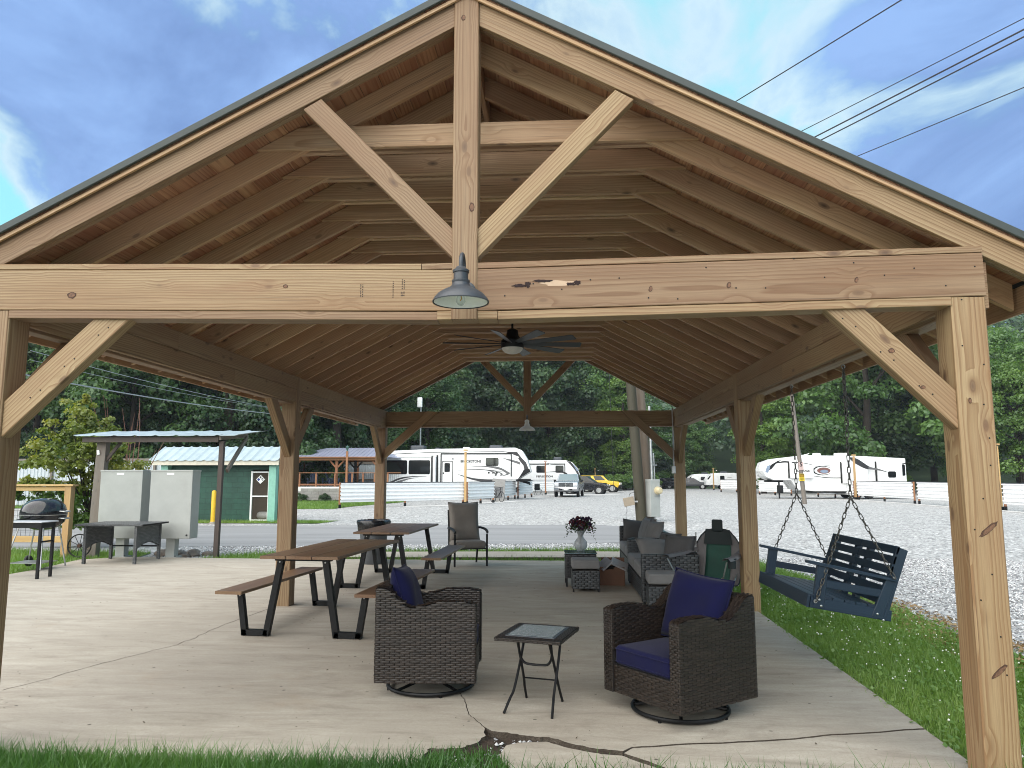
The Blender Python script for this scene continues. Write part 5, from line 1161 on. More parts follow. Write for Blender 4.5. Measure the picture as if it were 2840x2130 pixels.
class RV:
    def __init__(s, label, loc, prof, W=2.44, cat='camper', grp='white campers parked on the gravel'):
        s.t = thing('camper_trailer', label, cat, loc, 0, grp); s.y = -W/2; s.W = W; s.ox = loc[0]
        mb = MB(); mb.prism([(x-s.ox, z) for x, z in prof], -W/2, W/2, 'XZ'); me = mb.mesh('body'); bevel_mesh(me, .07); s.body = link('body', me, WHITE, s.t)
    def flat(s, name, pts, mat, d=.008, y0=None, parent=None):
        y = (s.y if y0 is None else y0); return MB().prism([(x-s.ox, z) for x, z in pts], y-d, y+.004, 'XZ').build(name, mat, parent or s.t)
    def win(s, x0, x1, z0, z1, y0=None, parent=None, r=.09):
        f = s.flat('window', rect_round(x0-.03, x1+.03, z0-.03, z1+.03, r+.02), BLACK, .012, y0, parent); y = (s.y if y0 is None else y0)
        MB().prism([(x-s.ox, z) for x, z in rect_round(x0, x1, z0, z1, r)], y-.018, y-.011, 'XZ').build('pane', DARKGLASS, f); return f
    def box(s, name, x0, x1, y0, y1, z0, z1, mat, c=.03, parent=None): return MB().rbox(x0-s.ox, x1-s.ox, y0, y1, z0, z1, c).build(name, mat, parent or s.t, True, 40)
    def swoosh(s, up, lo, mat, d=.009, y0=None, parent=None):
        a = [(p.x, p.y) for p in smooth_path([(x, z, 0) for x, z in up], 5)]; b = [(p.x, p.y) for p in smooth_path([(x, z, 0) for x, z in lo], 5)]
        return s.flat('side_decal', a+b[::-1], mat, d, y0, parent)
    def text(s, txt, x, z, size, mat=DECALD, y0=None, bold=0., sx=1.):
        y = (s.y if y0 is None else y0); link('lettering', text_mesh(txt, size, .004, bold), mat, s.t, Matrix.Translation((x-s.ox, y-.009, z)) @ Matrix.Rotation(R(90), 4, 'X') @ Matrix.Diagonal((sx, 1, 1, 1)))
    def wheel(s, x, r=.38):
        for y in (s.y+.02, -s.y-.24):
            w_ = MB().lathe([(r*.55, 0), (r*.9, 0), (r, .04), (r, .18), (r*.9, .22), (r*.55, .22)], 24, m=Matrix.Translation((x-s.ox, y+.22, r+GZ)) @ Matrix.Rotation(R(90), 4, 'X')).build('wheel', TYRE, s.t, True, 40)
            MB().lathe([(.001, .19), (r*.3, .2), (r*.58, .18)], 16, m=Matrix.Translation((x-s.ox, y+.22, r+GZ)) @ Matrix.Rotation(R(90), 4, 'X')).build('rim', STEEL, w_, True)
# ---- the big fifth wheel on the left
v = RV('big white fifth wheel camper with charcoal swooshes behind the long fence', (-7.4, 56.22, 0), [(-12.9, .55), (-12.9, 3.40), (-12.6, 3.52), (-9, 3.66), (-3.1, 3.74), (-2.6, 3.55), (-2.2, 2.9), (-1.92, 1.97), (-2.9, 1.40), (-4.95, 1.38), (-5.35, .6)])
so = v.box('slide_out', -12.75, -8.95, -1.75, -1.1, .95, 3.08, WHITE, .04); v.win(-12.62, -11.08, 1.81, 2.78, -1.75, so); v.win(-10.92, -9.38, 1.81, 2.78, -1.75, so)
v.box('slide_awning', -12.8, -9.25, -1.80, -1.70, 3.0, 3.10, WHITE2, .04); v.box('slide_trim', -9.30, -9.14, -1.76, -1.2, .95, 3.15, DECALD, .01); v.box('slide_trim', -8.96, -8.84, -1.30, -1.2, .9, 3.2, BLACK, .01)
v.swoosh([(-12.4, 1.18), (-11.6, 1.52), (-10.6, 1.64), (-9.6, 1.63)], [(-12.1, 1.18), (-11.5, 1.42), (-10.6, 1.58), (-9.6, 1.615)], DECALD, .009, -1.75, so); v.swoosh([(-12.0, 1.18), (-11.4, 1.38), (-10.8, 1.5), (-10.2, 1.54)], [(-11.5, 1.18), (-11.2, 1.32), (-10.8, 1.44), (-10.2, 1.53)], DECALG, .009, -1.75, so)
v.box('awning_rail', -8.65, -3.35, -1.30, -1.22, 3.26, 3.34, BLACK, .02); v.box('awning_arm', -8.66, -8.58, -1.28, -1.22, 1.0, 3.28, BLACK, .01); v.box('awning_arm', -3.42, -3.35, -1.28, -1.22, 1.62, 3.28, BLACK, .01); v.flat('roof_stripe', [(-12.85, 3.28), (-9.5, 3.42), (-3.9, 3.48), (-3.9, 3.44), (-9.5, 3.375), (-12.85, 3.22)], DECALD)
d_ = v.flat('door', rect_round(-8.55, -7.72, .75, 2.76, .1), BLACK, .012); v.flat('door_leaf', rect_round(-8.50, -7.77, .8, 2.71, .08), WHITE, .02, None, d_); v.win(-8.33, -7.98, 1.98, 2.58, -1.24, d_, .05); v.flat('handle', rect_round(-8.48, -8.38, 1.80, 1.92, .02), BLACK, .03, None, d_)
v.text('BROOKSTONE', -6.40, 2.72, .245, BLACK, bold=.008, sx=.95); v.text('Coachmen', -6.35, 2.53, .10, DECALG); v.win(-5.26, -4.36, 2.42, 2.96)
v.swoosh([(-6.6, 2.33), (-5.4, 2.40), (-4.3, 2.30), (-3.45, 1.86)], [(-6.6, 2.325), (-5.4, 2.33), (-4.3, 2.13), (-3.9, 1.95), (-3.75, 1.80), (-4.1, 1.66), (-3.7, 1.72), (-3.45, 1.86)], DECALG); v.swoosh([(-7.35, 2.07), (-6.2, 2.16), (-5.0, 2.10), (-4.0, 1.97)], [(-7.35, 2.06), (-6.2, 2.12), (-5.0, 2.05), (-4.0, 1.96)], DECALD)
v.swoosh([(-5.2, 2.1), (-4.7, 1.98), (-4.45, 1.8), (-4.5, 1.66)], [(-5.2, 2.07), (-4.85, 1.95), (-4.62, 1.8), (-4.62, 1.66)], DECALG); v.swoosh([(-4.9, 2.08), (-4.3, 1.95), (-4.02, 1.8), (-4.1, 1.68)], [(-4.9, 2.06), (-4.4, 1.92), (-4.18, 1.8), (-4.24, 1.67)], DECALG)
v.swoosh([(-7.4, 1.80), (-6.3, 1.52), (-5.4, 1.42), (-4.6, 1.40)], [(-7.4, 1.79), (-6.3, 1.38), (-5.4, 1.22), (-4.6, 1.25)], DECALD); v.swoosh([(-4.05, 2.98), (-3.4, 2.86), (-2.75, 2.68)], [(-4.05, 2.97), (-3.4, 2.72), (-2.72, 2.48)], DECALG)
v.flat('nose_band', [(-4.0, 3.46), (-2.95, 3.42), (-2.62, 2.98), (-2.30, 2.66), (-2.12, 2.2), (-2.0, 1.99), (-2.9, 1.43), (-2.62, 1.78), (-2.42, 2.12), (-2.48, 2.42), (-2.75, 2.75), (-2.98, 3.12), (-3.35, 3.28)], DECALD, .012); v.flat('nose_panel', [(-2.45, 2.12), (-2.05, 2.18), (-1.96, 1.98), (-2.85, 1.45)], BLACK, .016)
v.box('nose_under', -3.05, -2.0, -1.0, 1.0, 1.25, 1.44, BLACK, .05); MB().tube([(-3.0+7.4, -.2, 1.36), (-2.1+7.4, -.2, 1.12), (-2.05+7.4, -.2, 1.0)], .09, 8).build('king_pin', BLACK, v.t)
for x in (-5.05, -4.45): v.flat('port', rect_round(x-.07, x+.07, 1.82, 1.96, .069, 6), BLACK, .014)
v.flat('port', rect_round(-4.79, -4.70, 1.82, 1.95, .02), BLACK, .012); v.flat('porch_lamp', rect_round(-7.82, -7.66, 2.88, 2.95, .03), DECALD, .03); v.flat('marker_lamp', rect_round(-3.12, -2.84, 2.98, 3.08, .045), CHROME, .02)
for x0, x1, h_ in ((-11.1, -10.0, .34), (-9.25, -8.85, .16), (-5.1, -4.1, .34)): v.box('air_conditioner', x0, x1, -.5, .5, 3.55, 3.62+h_, DARKMETAL, .12)
v.box('roof_vent', -7.1, -6.6, -.3, .2, 3.6, 3.82, WHITE2, .05); [v.wheel(x) for x in (-10.3, -9.4)]; MB().box(-.06, .06, -.06, .06, GZ, 1.4, Matrix.Translation((2.6, -.8, 0))).build('landing_leg', BLACK, v.t); MB().box(-.06, .06, -.06, .06, GZ, 1.4, Matrix.Translation((2.6, .8, 0))).build('landing_leg', BLACK, v.t)
# ---- second camper
v = RV('white camper with rounded nose behind the silver pickup', (-2.5, 81.2, 0), [(-8.5, .5), (-8.5, 3.25), (-8.2, 3.36), (.9, 3.36), (1.6, 3.15), (2.2, 2.5), (2.47, 1.72), (1.85, 1.1), (.4, 1.0), (.1, .5)])
v.win(-2.2, -1.3, 2.05, 2.72); v.win(.35, 1.1, 2.05, 2.72) if False else v.win(-.15, .65, 2.05, 2.74); v.box('awning_rail', -3.5, .85, -1.30, -1.22, 2.90, 3.0, BLACK, .02); v.box('awning_arm', .78, .86, -1.28, -1.22, 1.5, 2.95, BLACK, .01); v.text('REFLECTION', -1.35, 1.62, .27, BLACK, bold=.010, sx=1.15)
v.swoosh([(-1.2, 2.10), (.2, 2.18), (1.0, 2.0), (1.25, 1.6)], [(-1.2, 2.06), (.2, 2.08), (.85, 1.85), (.85, 1.55)], DECALD); v.swoosh([(-3, 1.2), (-1.5, 1.12), (.2, 1.3)], [(-3, 1.1), (-1.5, 1.0), (.2, 1.27)], DECALG); v.flat('nose_band', [(1.0, 3.3), (1.45, 3.18), (2.1, 2.45), (2.4, 1.75), (2.2, 1.8), (1.9, 2.3), (1.4, 2.9)], DECALD, .012); v.flat('nose_gloss', [(1.55, 3.1), (2.15, 2.5), (2.3, 2.2), (2.1, 2.2), (1.8, 2.7)], DECALB, .02)
v.box('air_conditioner', -.4, .5, -.5, .5, 3.3, 3.72, DARKMETAL, .12); [v.wheel(x) for x in (-4.6, -3.7)]
# ---- third camper, right
v = RV('white fifth wheel with oval wildlife emblem behind the right hand fences', (21.0, 59.22, 0), [(15.69, 2.04), (15.93, 2.68), (16.75, 2.97), (18.87, 3.22), (23, 3.16), (26.3, 2.98), (26.33, .5), (19.5, .5), (18.2, .62), (17.75, 1.33), (16.5, 1.33), (15.9, 1.6)])
for x0, x1, z0, z1 in ((17.66, 19.36, 1.48, 2.70), (21.55, 23.35, 1.1, 2.68), (24.12, 25.88, 1.1, 2.72)):
    s_ = v.box('slide_out', x0, x1, -1.55, -1.1, z0, z1, WHITE, .03); v.box('slide_seal', x0-.10, x0-.02, -1.30, -1.2, z0, z1+.03, BLACK, .01)
    if x0 > 24: v.win(24.84, 25.37, 1.56, 1.97, -1.55, s_)
v.win(25.97, 26.2, 1.7, 2.5) ; v.text('ELKRIDGE', 18.55, 2.04, .22, BLACK, -1.55, .006, 1.05)
v.swoosh([(16.6, 2.62), (17.2, 2.78), (17.7, 2.76)], [(16.6, 2.58), (17.2, 2.66), (17.7, 2.66)], BLACK); v.swoosh([(17.75, 2.70), (18.5, 2.68), (19.3, 2.50)], [(17.75, 2.62), (18.5, 2.63), (19.3, 2.47)], BLACK, .009, -1.55)
v.flat('nose_band', [(16.0, 2.0), (16.3, 2.5), (16.85, 2.82), (17.1, 2.85), (16.7, 2.6), (16.35, 2.2)], BLACK, .012); v.flat('nose_picture', [(15.85, 1.95), (16.0, 2.4), (16.25, 2.5), (16.2, 2.2), (16.05, 1.9)], DECALB, .02)
el = lambda rx, rz, x, z, a0=0, a1=360: [(x+rx*math.cos(R(a)), z+rz*math.sin(R(a))) for a in np.linspace(a0, a1, 28, endpoint=a1 != 360)]
v.flat('emblem_ring', el(.72, .36, 20.12, 2.06), BLACK, .010); v.flat('emblem_ring', el(.66, .30, 20.18, 2.06), WHITE, .014); v.flat('emblem_field', el(.50, .24, 20.22, 2.06), DECALR, .018); v.flat('emblem_glow', el(.3, .12, 20.25, 2.0), DECALB, .022); v.swoosh([(19.6, 2.36), (20.4, 2.44), (21.0, 2.41)], [(19.6, 2.33), (20.4, 2.40), (21.0, 2.40)], BLACK)
v.swoosh([(19.5, 1.66), (20.5, 1.55), (21.5, 1.54)], [(19.5, 1.63), (20.5, 1.49), (21.5, 1.48)], BLACK); v.swoosh([(21.8, 3.1), (22.6, 2.95), (23.4, 2.4), (24.0, 2.15)], [(22.0, 3.1), (22.3, 2.7), (23.2, 2.2), (24.0, 2.12)], DECALD, .009, -1.56)
v.swoosh([(23.4, 2.35), (24.1, 2.2), (24.8, 1.95)], [(23.4, 2.15), (24.1, 2.08), (24.8, 1.93)], DECALG, .009, -1.57); v.flat('tail_decal', [(25.95, 2.58), (26.28, 2.66), (26.28, 2.56)], BLACK)
v.box('air_conditioner', 21.6, 22.4, -.45, .45, 3.1, 3.42, WHITE2, .06); v.box('roof_vent', 19.9, 20.4, -.3, .3, 3.15, 3.42, WHITE2, .08); v.box('roof_vent', 18.75, 18.95, -.2, .2, 3.15, 3.42, WHITE2, .05); MB().tube([(-2.0, 0, 3.22), (-1.4, 0, 3.38)], .03, 6).build('antenna', WHITE2, v.t)
v.box('propane_box', 16.9, 17.25, -.9, -.4, .35, .95, BLACK, .03); MB().box(16.95-21, 17.05-21, -.7, -.6, GZ, 1.35).build('landing_leg', BLACK, v.t); v.box('chassis', 19.2, 26.2, -1.1, 1.1, .38, .5, BLACK, .02); [v.wheel(x) for x in (22.6, 23.5)]; v.box('hitch', 16.2, 17.4, -.5, .5, 1.18, 1.34, BLACK, .03)
# ---- the three small trailers far off
def small_trailer(label, loc, L, h_, txt=None):
    x = loc[0]; v = RV(label, loc, [(x-L/2, .5), (x-L/2+.12, 1.2), (x-L/2+.55, h_-.35), (x-L/2+1.1, h_-.05), (x-L/2+1.8, h_), (x+L/2-.2, h_), (x+L/2, h_-.15), (x+L/2, .45)], 2.2)
    v.flat('front_window', [(x-L/2+.16, 1.25), (x-L/2+.5, h_-.42), (x-L/2+.72, h_-.32), (x-L/2+.4, 1.25)], DARKGLASS, .014); v.win(x-.1, x+.42, 1.15, h_-.42); v.box('air_conditioner', x+.2, x+1.0, -.4, .4, h_-.05, h_+.2, DARKMETAL, .08); v.wheel(x+.3, .3)
    if txt: v.text(txt, x+1.15, 1.5, .2, DECALG)
    return v
small_trailer('small white trailer with rounded front, nearest the dark sedan', (19.6, 104, 0), 4.0, 1.98); small_trailer('small white lettered trailer in the middle of the far trailers', (21.6, 101.2, 0), 4.0, 2.1, 'LANCE'); small_trailer('small white trailer partly hidden by the middle right post', (25.3, 102.5, 0), 4.2, 2.12)
# ---- cars
def car(name, label, loc, rz, paint, body, cab_b, cab_t, W, Ht, wh, wr, cat='car', bed=None, glass=DARKGLASS):
    """body: side profile (front to +x); cab_b/cab_t: (x0, x1) of the cabin at belt and roof; Ht: (belt z, roof z)"""
    t = thing(name, label, cat, loc, rz, 'cars parked on the gravel'); hw = W/2
    mb = MB(); mb.prism(body, -hw, hw, 'XZ'); me = mb.mesh('body'); bevel_mesh(me, .09, 3); link('body', me, paint, t)
    zb, zt = Ht; ht = hw*.80; hb = hw*.93
    V_ = [(cab_b[0], -hb, zb), (cab_b[1], -hb, zb), (cab_b[1], hb, zb), (cab_b[0], hb, zb), (cab_t[0], -ht, zt), (cab_t[1], -ht, zt), (cab_t[1], ht, zt), (cab_t[0], ht, zt)]
    mb = MB().add(V_, [(0, 1, 5, 4), (1, 2, 6, 5), (2, 3, 7, 6), (3, 0, 4, 7), (4, 5, 6, 7)]); me = mb.mesh('cabin'); link('cabin', bevel_mesh(me, .05), paint, t)
    def pane(a, b, c_, d_, n_, k_=.06, mat=None):
        q = [Vector(V_[i]) for i in (a, b, c_, d_)]; c0 = sum(q, Vector())/4; nr = (q[1]-q[0]).cross(q[3]-q[0]).normalized(); return MB().add([c0+(p-c0)*(1-k_*2)+nr*.012 for p in q], [(0, 1, 2, 3)]).build(n_, mat or glass, t)
    pane(1, 2, 6, 5, 'windshield', .05, CARGLASS); pane(3, 0, 4, 7, 'rear_window', .07)
    for (a, b, c_, d_) in ((0, 1, 5, 4), (2, 3, 7, 6)):
        q = [Vector(V_[i]) for i in (a, b, c_, d_)]
        for u0, u1 in ((.06, .48), (.53, .95)):
            pts = [q[0].lerp(q[1], u0), q[0].lerp(q[1], u1), q[3].lerp(q[2], u1), q[3].lerp(q[2], u0)]; c0 = sum(pts, Vector())/4; nr = (pts[1]-pts[0]).cross(pts[3]-pts[0]).normalized(); MB().add([c0+(p-c0)*.84+nr*.012 for p in pts], [(0, 1, 2, 3)]).build('side_window', glass, t)
    xf_ = max(p[0] for p in body); xr_ = min(p[0] for p in body)
    for x in wh:
        for sg in (-1, 1):
            m_ = Matrix.Translation((x, sg*(hw-.10), wr+GZ)) @ Matrix.Rotation(R(90*-sg), 4, 'X')
            w_ = MB().lathe([(wr*.6, .12), (wr*.92, .13), (wr, .09), (wr, -.09), (wr*.9, -.1)], 22, m=m_).build('wheel', TYRE, t, True, 40); MB().lathe([(.001, .10), (wr*.2, .115), (wr*.55, .10), (wr*.64, .125)], 16, m=m_).build('rim', STEEL, w_, True)
            MB().lathe([(wr*1.22, .128-.03), (wr*1.22, .0)], 22, m=m_).build('wheel_arch', BLACK, t, True)
    return t, xf_, hw
SILVER = plain('silver_paint', (.42, .44, .47), .25, .6, bump=0.); CARBLACK = plain('black_car_paint', (.012, .013, .016), .15, bump=0.); CARYEL = plain('yellow_car_paint', (.72, .46, .02), .3, bump=0.); CARDARK = plain('dark_grey_car_paint', (.035, .037, .042), .2, bump=0.); CARWHITE = plain('white_car_paint', (.62, .63, .65), .2, bump=0.)
t, xf_, hw = car('pickup_truck', 'silver crew cab pickup facing the camera beside the second camper', (1.05, 64.2, 0), R(-97), SILVER, [(-2.9, .45), (-2.9, 1.25), (-.8, 1.27), (.9, 1.27), (2.3, 1.22), (2.8, 1.14), (2.9, .95), (2.9, .42), (2.3, .36)], (-.9, 1.3), (-.65, .65), 2.0, (1.25, 1.82), (-1.85, 1.95), .40, 'pickup')
MB().rbox(2.88, 2.93, -.60, .60, .76, 1.10, .02).build('grille', DARKMETAL, t); MB().box(2.925, 2.945, -.6, .6, .91, .945).build('grille_bar', CHROME, t); MB().box(2.925, 2.945, -.025, .025, .77, 1.09).build('grille_bar', CHROME, t); MB().prism([(-.07, .0), (-.05, .07), (.05, .07), (.07, 0), (0, -.08)], 2.94, 2.955, 'YZ', Matrix.Translation((0, 0, .93))).build('emblem', CHROME, t)
for sg in (-1, 1): MB().rbox(2.82, 2.92, sg*.80-.15, sg*.80+.15, .84, 1.06, .03).build('headlight', plain('headlight_glass', (.65, .67, .7), .1, bump=0.), t, True); MB().rbox(.95, 1.12, sg*1.12-.1, sg*1.12+.1, 1.12, 1.36, .04).build('mirror', BLACK, t, True)
MB().rbox(2.84, 3.02, -.98, .98, .46, .78, .05).build('bumper', CHROME, t, True); MB().box(3.02, 3.03, -.16, .16, .50, .66).build('number_plate', WHITE2, t); MB().rbox(3.0, 3.03, -.55, -.28, .5, .6, .01).build('fog_lamp_slot', BLACK, t); MB().rbox(3.0, 3.03, .28, .55, .5, .6, .01).build('fog_lamp_slot', BLACK, t)
t, xf_, hw = car('suv', 'black sport utility car seen side on behind the pickup', (2.75, 73.3, 0), R(-12), CARBLACK, [(-2.3, .4), (-2.32, 1.0), (-2.0, 1.12), (.7, 1.1), (1.9, .98), (2.25, .8), (2.3, .45), (1.9, .33), (-2, .33)], (-2.1, 1.05), (-1.7, .2), 1.9, (1.08, 1.66), (-1.4, 1.45), .38); MB().rbox(2.2, 2.31, -.9, -.55, .72, .86, .03).build('headlight', CHROME, t); MB().rbox(2.2, 2.31, .55, .9, .72, .86, .03).build('headlight', CHROME, t)
t, xf_, hw = car('yellow_suv', 'bright yellow boxy off road car right of the black one', (4.65, 81.5, 0), R(-10), CARYEL, [(-2.2, .5), (-2.22, 1.15), (.6, 1.2), (1.85, 1.08), (2.2, .92), (2.22, .55), (1.9, .42), (-1.9, .42)], (-2.15, .95), (-2.0, .35), 1.85, (1.17, 1.72), (-1.35, 1.4), .42); MB().rbox(2.0, 2.3, -.93, .93, .40, .72, .06).build('bumper', BLACK, t, True); MB().rbox(1.95, 2.25, -.92, -.5, .72, .95, .05).build('headlight', WHITE2, t, True); MB().rbox(1.95, 2.25, .5, .92, .72, .95, .05).build('headlight', WHITE2, t, True)
for nm, lb, x, y, rz, p_ in (('white_suv', 'far white sport utility car right of the meter cabinet', 14.6, 107, R(-15), CARWHITE), ('dark_car', 'far dark car beside the white one, cut by the far right post', 15.6, 103.5, R(-25), CARBLACK), ('dark_sedan', 'far dark sedan left of the small trailers', 18.2, 102.5, R(-8), CARDARK)):
    t, xf_, hw = car(nm, lb, (x, y, 0), rz, p_, [(-2.2, .35), (-2.25, .85), (-1.9, .98), (.8, .95), (1.9, .82), (2.2, .6), (2.2, .35)], (-1.8, 1.0), (-1.3, .2), 1.8, (.94, 1.42), (-1.3, 1.35), .33); MB().rbox(2.1, 2.21, -.85, -.5, .55, .7, .03).build('headlight', CHROME, t); MB().rbox(2.1, 2.21, .5, .85, .55, .7, .03).build('headlight', CHROME, t)
# ---- bicycle, leaning board, black folding chair, boom lift
bk = thing('bicycle', 'black bicycle parked against the fence end below the big camper', 'bicycle', (-3.95, 49.3, GZ), R(62))
for x in (-.52, .52):
    w_ = MB().tube([(x+.33*math.cos(a), 0, .34+.33*math.sin(a)) for a in np.linspace(0, 6.2832, 28, endpoint=False)], .022, 6, closed=True).build('wheel', TYRE, bk, True)
    for i in range(8): a = R(45*i); MB().tube([(x, 0, .34), (x+.32*math.cos(a), 0, .34+.32*math.sin(a))], .003, 4).build('spoke', STEEL, w_)
for p, q in (((-.52, 0, .34), (-.05, 0, .30)), ((-.05, 0, .30), (-.18, 0, .82)), ((-.18, 0, .78), (.36, 0, .80)), ((-.05, 0, .30), (.38, 0, .70)), ((-.52, 0, .34), (-.17, 0, .76)), ((.52, 0, .34), (.36, 0, .95))): MB().tube([p, q], .018, 6).build('frame_tube', BLACK, bk, True)
MB().rbox(-.32, -.08, -.07, .07, .84, .89, .02).build('saddle', BLACK, bk, True); MB().tube([(.30, -.30, 1.0), (.36, 0, .96), (.30, .30, 1.0)], .014, 6).build('handlebar', BLACK, bk, True)
o = thing('leaning_board', 'grey folding panel leaning behind the bicycle', 'board', (-4.05, 50.6, GZ), R(10)); MB().rbox(-.45, .45, -.03, .03, 0, 1.55, .03, Matrix.Rotation(R(-10), 4, 'X') @ Matrix.Rotation(R(5), 4, 'Y')).build('panel', plain('grey_board', (.27, .26, .25), .7), o); MB().rbox(-.3, .3, -.045, -.03, .25, 1.0, .01, Matrix.Rotation(R(-10), 4, 'X') @ Matrix.Rotation(R(5), 4, 'Y')).build('pocket', DECALG, o)
fc = thing('folding_chair', 'black folding chair left of the silver pickup', 'chair', (-1.75, 69.0, GZ), R(30)); MB().rbox(-.28, .28, .2, .25, .45, 1.0, .02).build('backrest', BLACK, fc); MB().rbox(-.28, .28, -.25, .22, .42, .46, .02).build('seat', BLACK, fc)
for sx in (-1, 1): MB().tube([(sx*.3, -.25, 0), (sx*.3, .25, .65)], .015, 6).build('leg', BLACK, fc); MB().tube([(sx*.3, .25, 0), (sx*.3, -.25, .65)], .015, 6).build('leg', BLACK, fc)
bl_ = thing('boom_lift', 'orange and yellow boom lift showing above the big camper roof', 'machine', (-14.6, 76, GZ)); ORANGE = plain('orange_paint', (.62, .16, .03), .5)
MB().rbox(-2.2, 1.8, -1, 1, .5, 1.6, .1).build('chassis', ORANGE, bl_); MB().rbox(-1.9, -.9, -.5, .5, 1.6, 4.62, .1).build('cab', YELLOW, bl_); MB().rbox(-.95, 1.1, -.2, .2, 4.12, 4.62, .08).build('boom', ORANGE, bl_); MB().rbox(-.3, .2, -.2, .2, 1.5, 4.2, .05).build('mast', ORANGE, bl_)
for x in (-1.6, 1.3):
    for y in (-.9, .9): MB().lathe([(.3, -.15), (.5, -.15), (.5, .15), (.3, .15)], 18, m=Matrix.Translation((x, y, .5)) @ Matrix.Rotation(R(90), 4, 'X')).build('wheel', TYRE, bl_, True)
# ---- poles, meter cabinet, junction box, signs
MOSSPOLE = timber('mossy_pole', (.045, .042, .022), (.028, .026, .013), (.03, .025, .014), ring=60., knots=.5, weather=.4, grey=(.038, .03, .022), bump=.6)
def pole(label, base, top, r0, r1, mat, grp='utility poles'):
    t = thing('utility_pole', label, 'pole', base, 0, grp); b, q = Vector((0, 0, 0)), Vector(top)-Vector(base); x, y, z = axes(b, q, (0, 1, 0)); L = q.length; mb = MB(); n = 14; K = 10
    for i in range(K+1):
        t_ = i/K; r_ = r0+(r1-r0)*t_
        for j in range(n): a = 2*math.pi*j/n; mb.v.append((L*(t_-.5), r_*math.cos(a)*(1+.02*math.sin(3*a+i)), r_*math.sin(a)))
    for i in range(K):
        for j in range(n): mb.f.append((i*n+j, i*n+(j+1) % n, (i+1)*n+(j+1) % n, (i+1)*n+j))
    o = mb.build('pole_shaft', mat, t, True); o.matrix_basis = frame(b, q, (0, 1, 0)); return t
p1_ = pole('mossy leaning utility pole behind the sofa, left of its partner', (3.17, 28.7, GZ), (2.35, 28.75, 14.2), .205, .15, MOSSPOLE); p2_ = pole('brown utility pole carrying the meter cabinet', (3.52, 29.15, GZ), (2.9, 29.2, 12.4), .20, .15, POLEWOOD)
p3_ = pole('slim leaning pole with speed signs seen through the swing chains', (15.15, 47.0, GZ), (14.62, 47.0, 7.3), .14, .11, GREYWOOD)
mc = thing('meter_cabinet', 'grey electric meter cabinet with round cream meter on the brown pole', 'meter box', (3.62, 28.72, 0), R(28)); MB().rbox(-.22, .22, -.16, .16, .10, 1.48, .012).build('cabinet', GREYBOX, mc); MB().rbox(-.23, .23, -.17, .17, 1.40, 1.50, .012).build('cabinet_hood', GREYBOX, mc)
MB().lathe([(.15, 0), (.15, .05), (.125, .06), (.125, .17), (.09, .20), (.001, .205)], 24, m=Matrix.Translation((.10, -.16, 1.08)) @ Matrix.Rotation(R(90), 4, 'X')).build('meter', plain('cream_plastic', (.55, .47, .30), .4), mc, True, 35); MB().box(-.02, .22, -.172, -.16, .86, .885).build('sealing_band', STEEL, mc)
MB().tube([(-.02, .0, 1.48), (-.05, .04, 4.3)], .055, 10).build('riser_pipe', STEEL, mc, True); MB().tube([(.10, .0, 1.48), (.09, .03, 2.5)], .03, 8).build('riser_pipe', STEEL, mc, True); MB().box(-.05, .17, -.09, .05, 2.02, 2.06).build('pipe_clamp', STEEL, mc); MB().tube([(.08, 0, .10), (.08, 0, GZ)], .05, 8).build('lower_pipe', STEEL, mc, True)
jb = thing('junction_box', 'tan junction box fixed askew to the mossy pole', 'junction box', (2.70, 28.55, .67)); MB().rbox(-.20, .20, -.08, .10, -.16, .16, .012, Matrix.Rotation(R(-12), 4, 'Y')).build('box_body', plain('tan_plastic', (.28, .23, .17), .6), jb); MB().box(.12, .36, -.02, .02, -.03, .03).build('bracket', STEEL, jb); MB().tube(smooth_path([(-.1, 0, -.17), (-.08, 0, -.35), (-.12, 0, -.5), (-.1, 0, -.7)], 4), .006, 5).build('lead', BLACK, jb); MB().tube(smooth_path([(.0, 0, .16), (.05, 0, .3), (.25, .02, .34)], 4), .008, 5).build('lead', BLACK, jb)
sg_ = thing('speed_sign', 'small pale speed limit sign reading 5 on the slim pole', 'sign', (14.98, 46.84, 2.25), R(3)); MB().rbox(-.15, .15, -.006, .006, -.25, .25, .004).build('sign_plate', plain('faded_pink_sign', (.48, .36, .34), .6), sg_); link('numeral', text_mesh('5', .36, .004, .012), plain('sign_black', (.03, .02, .02), .6), sg_, Matrix.Translation((0, -.009, .09)) @ Matrix.Rotation(R(90), 4, 'X'))
ys = thing('warning_sign', 'yellow and black warning sign below the speed sign on the slim pole', 'sign', (14.99, 46.82, 1.56), R(3)); MB().rbox(-.16, .16, -.006, .006, -.22, .22, .004).build('sign_plate', plain('sign_yellow', (.70, .52, .02), .5), ys); MB().box(-.145, .145, -.009, -.006, .0, .205).build('black_panel', BLACK, ys)
for i, (w_, z, mt) in enumerate(((.11, .15, YELLOW), (.12, .09, YELLOW), (.12, .03, YELLOW), (.12, -.05, BLACK), (.11, -.11, BLACK), (.06, -.165, BLACK))): MB().box(-w_, w_, -.0125, -.0095, z-.014, z+.014).build('print_line', mt, ys)
lpo = thing('street_light', 'thin grey street light pole rising behind the big camper', 'street light', (-11.5, 62, GZ)); MB().tube([(0, 0, 0), (0, 0, 8.4)], [.10, .06], 8).build('shaft', STEEL, lpo, True); MB().rbox(-.3, .12, -.12, .12, 7.5, 8.35, .06).build('lamp_head', WHITE2, lpo, True)
WIRE = plain('black_cable', (.012, .013, .018), .6); WIREL = plain('pale_cable', (.33, .35, .38), .5)
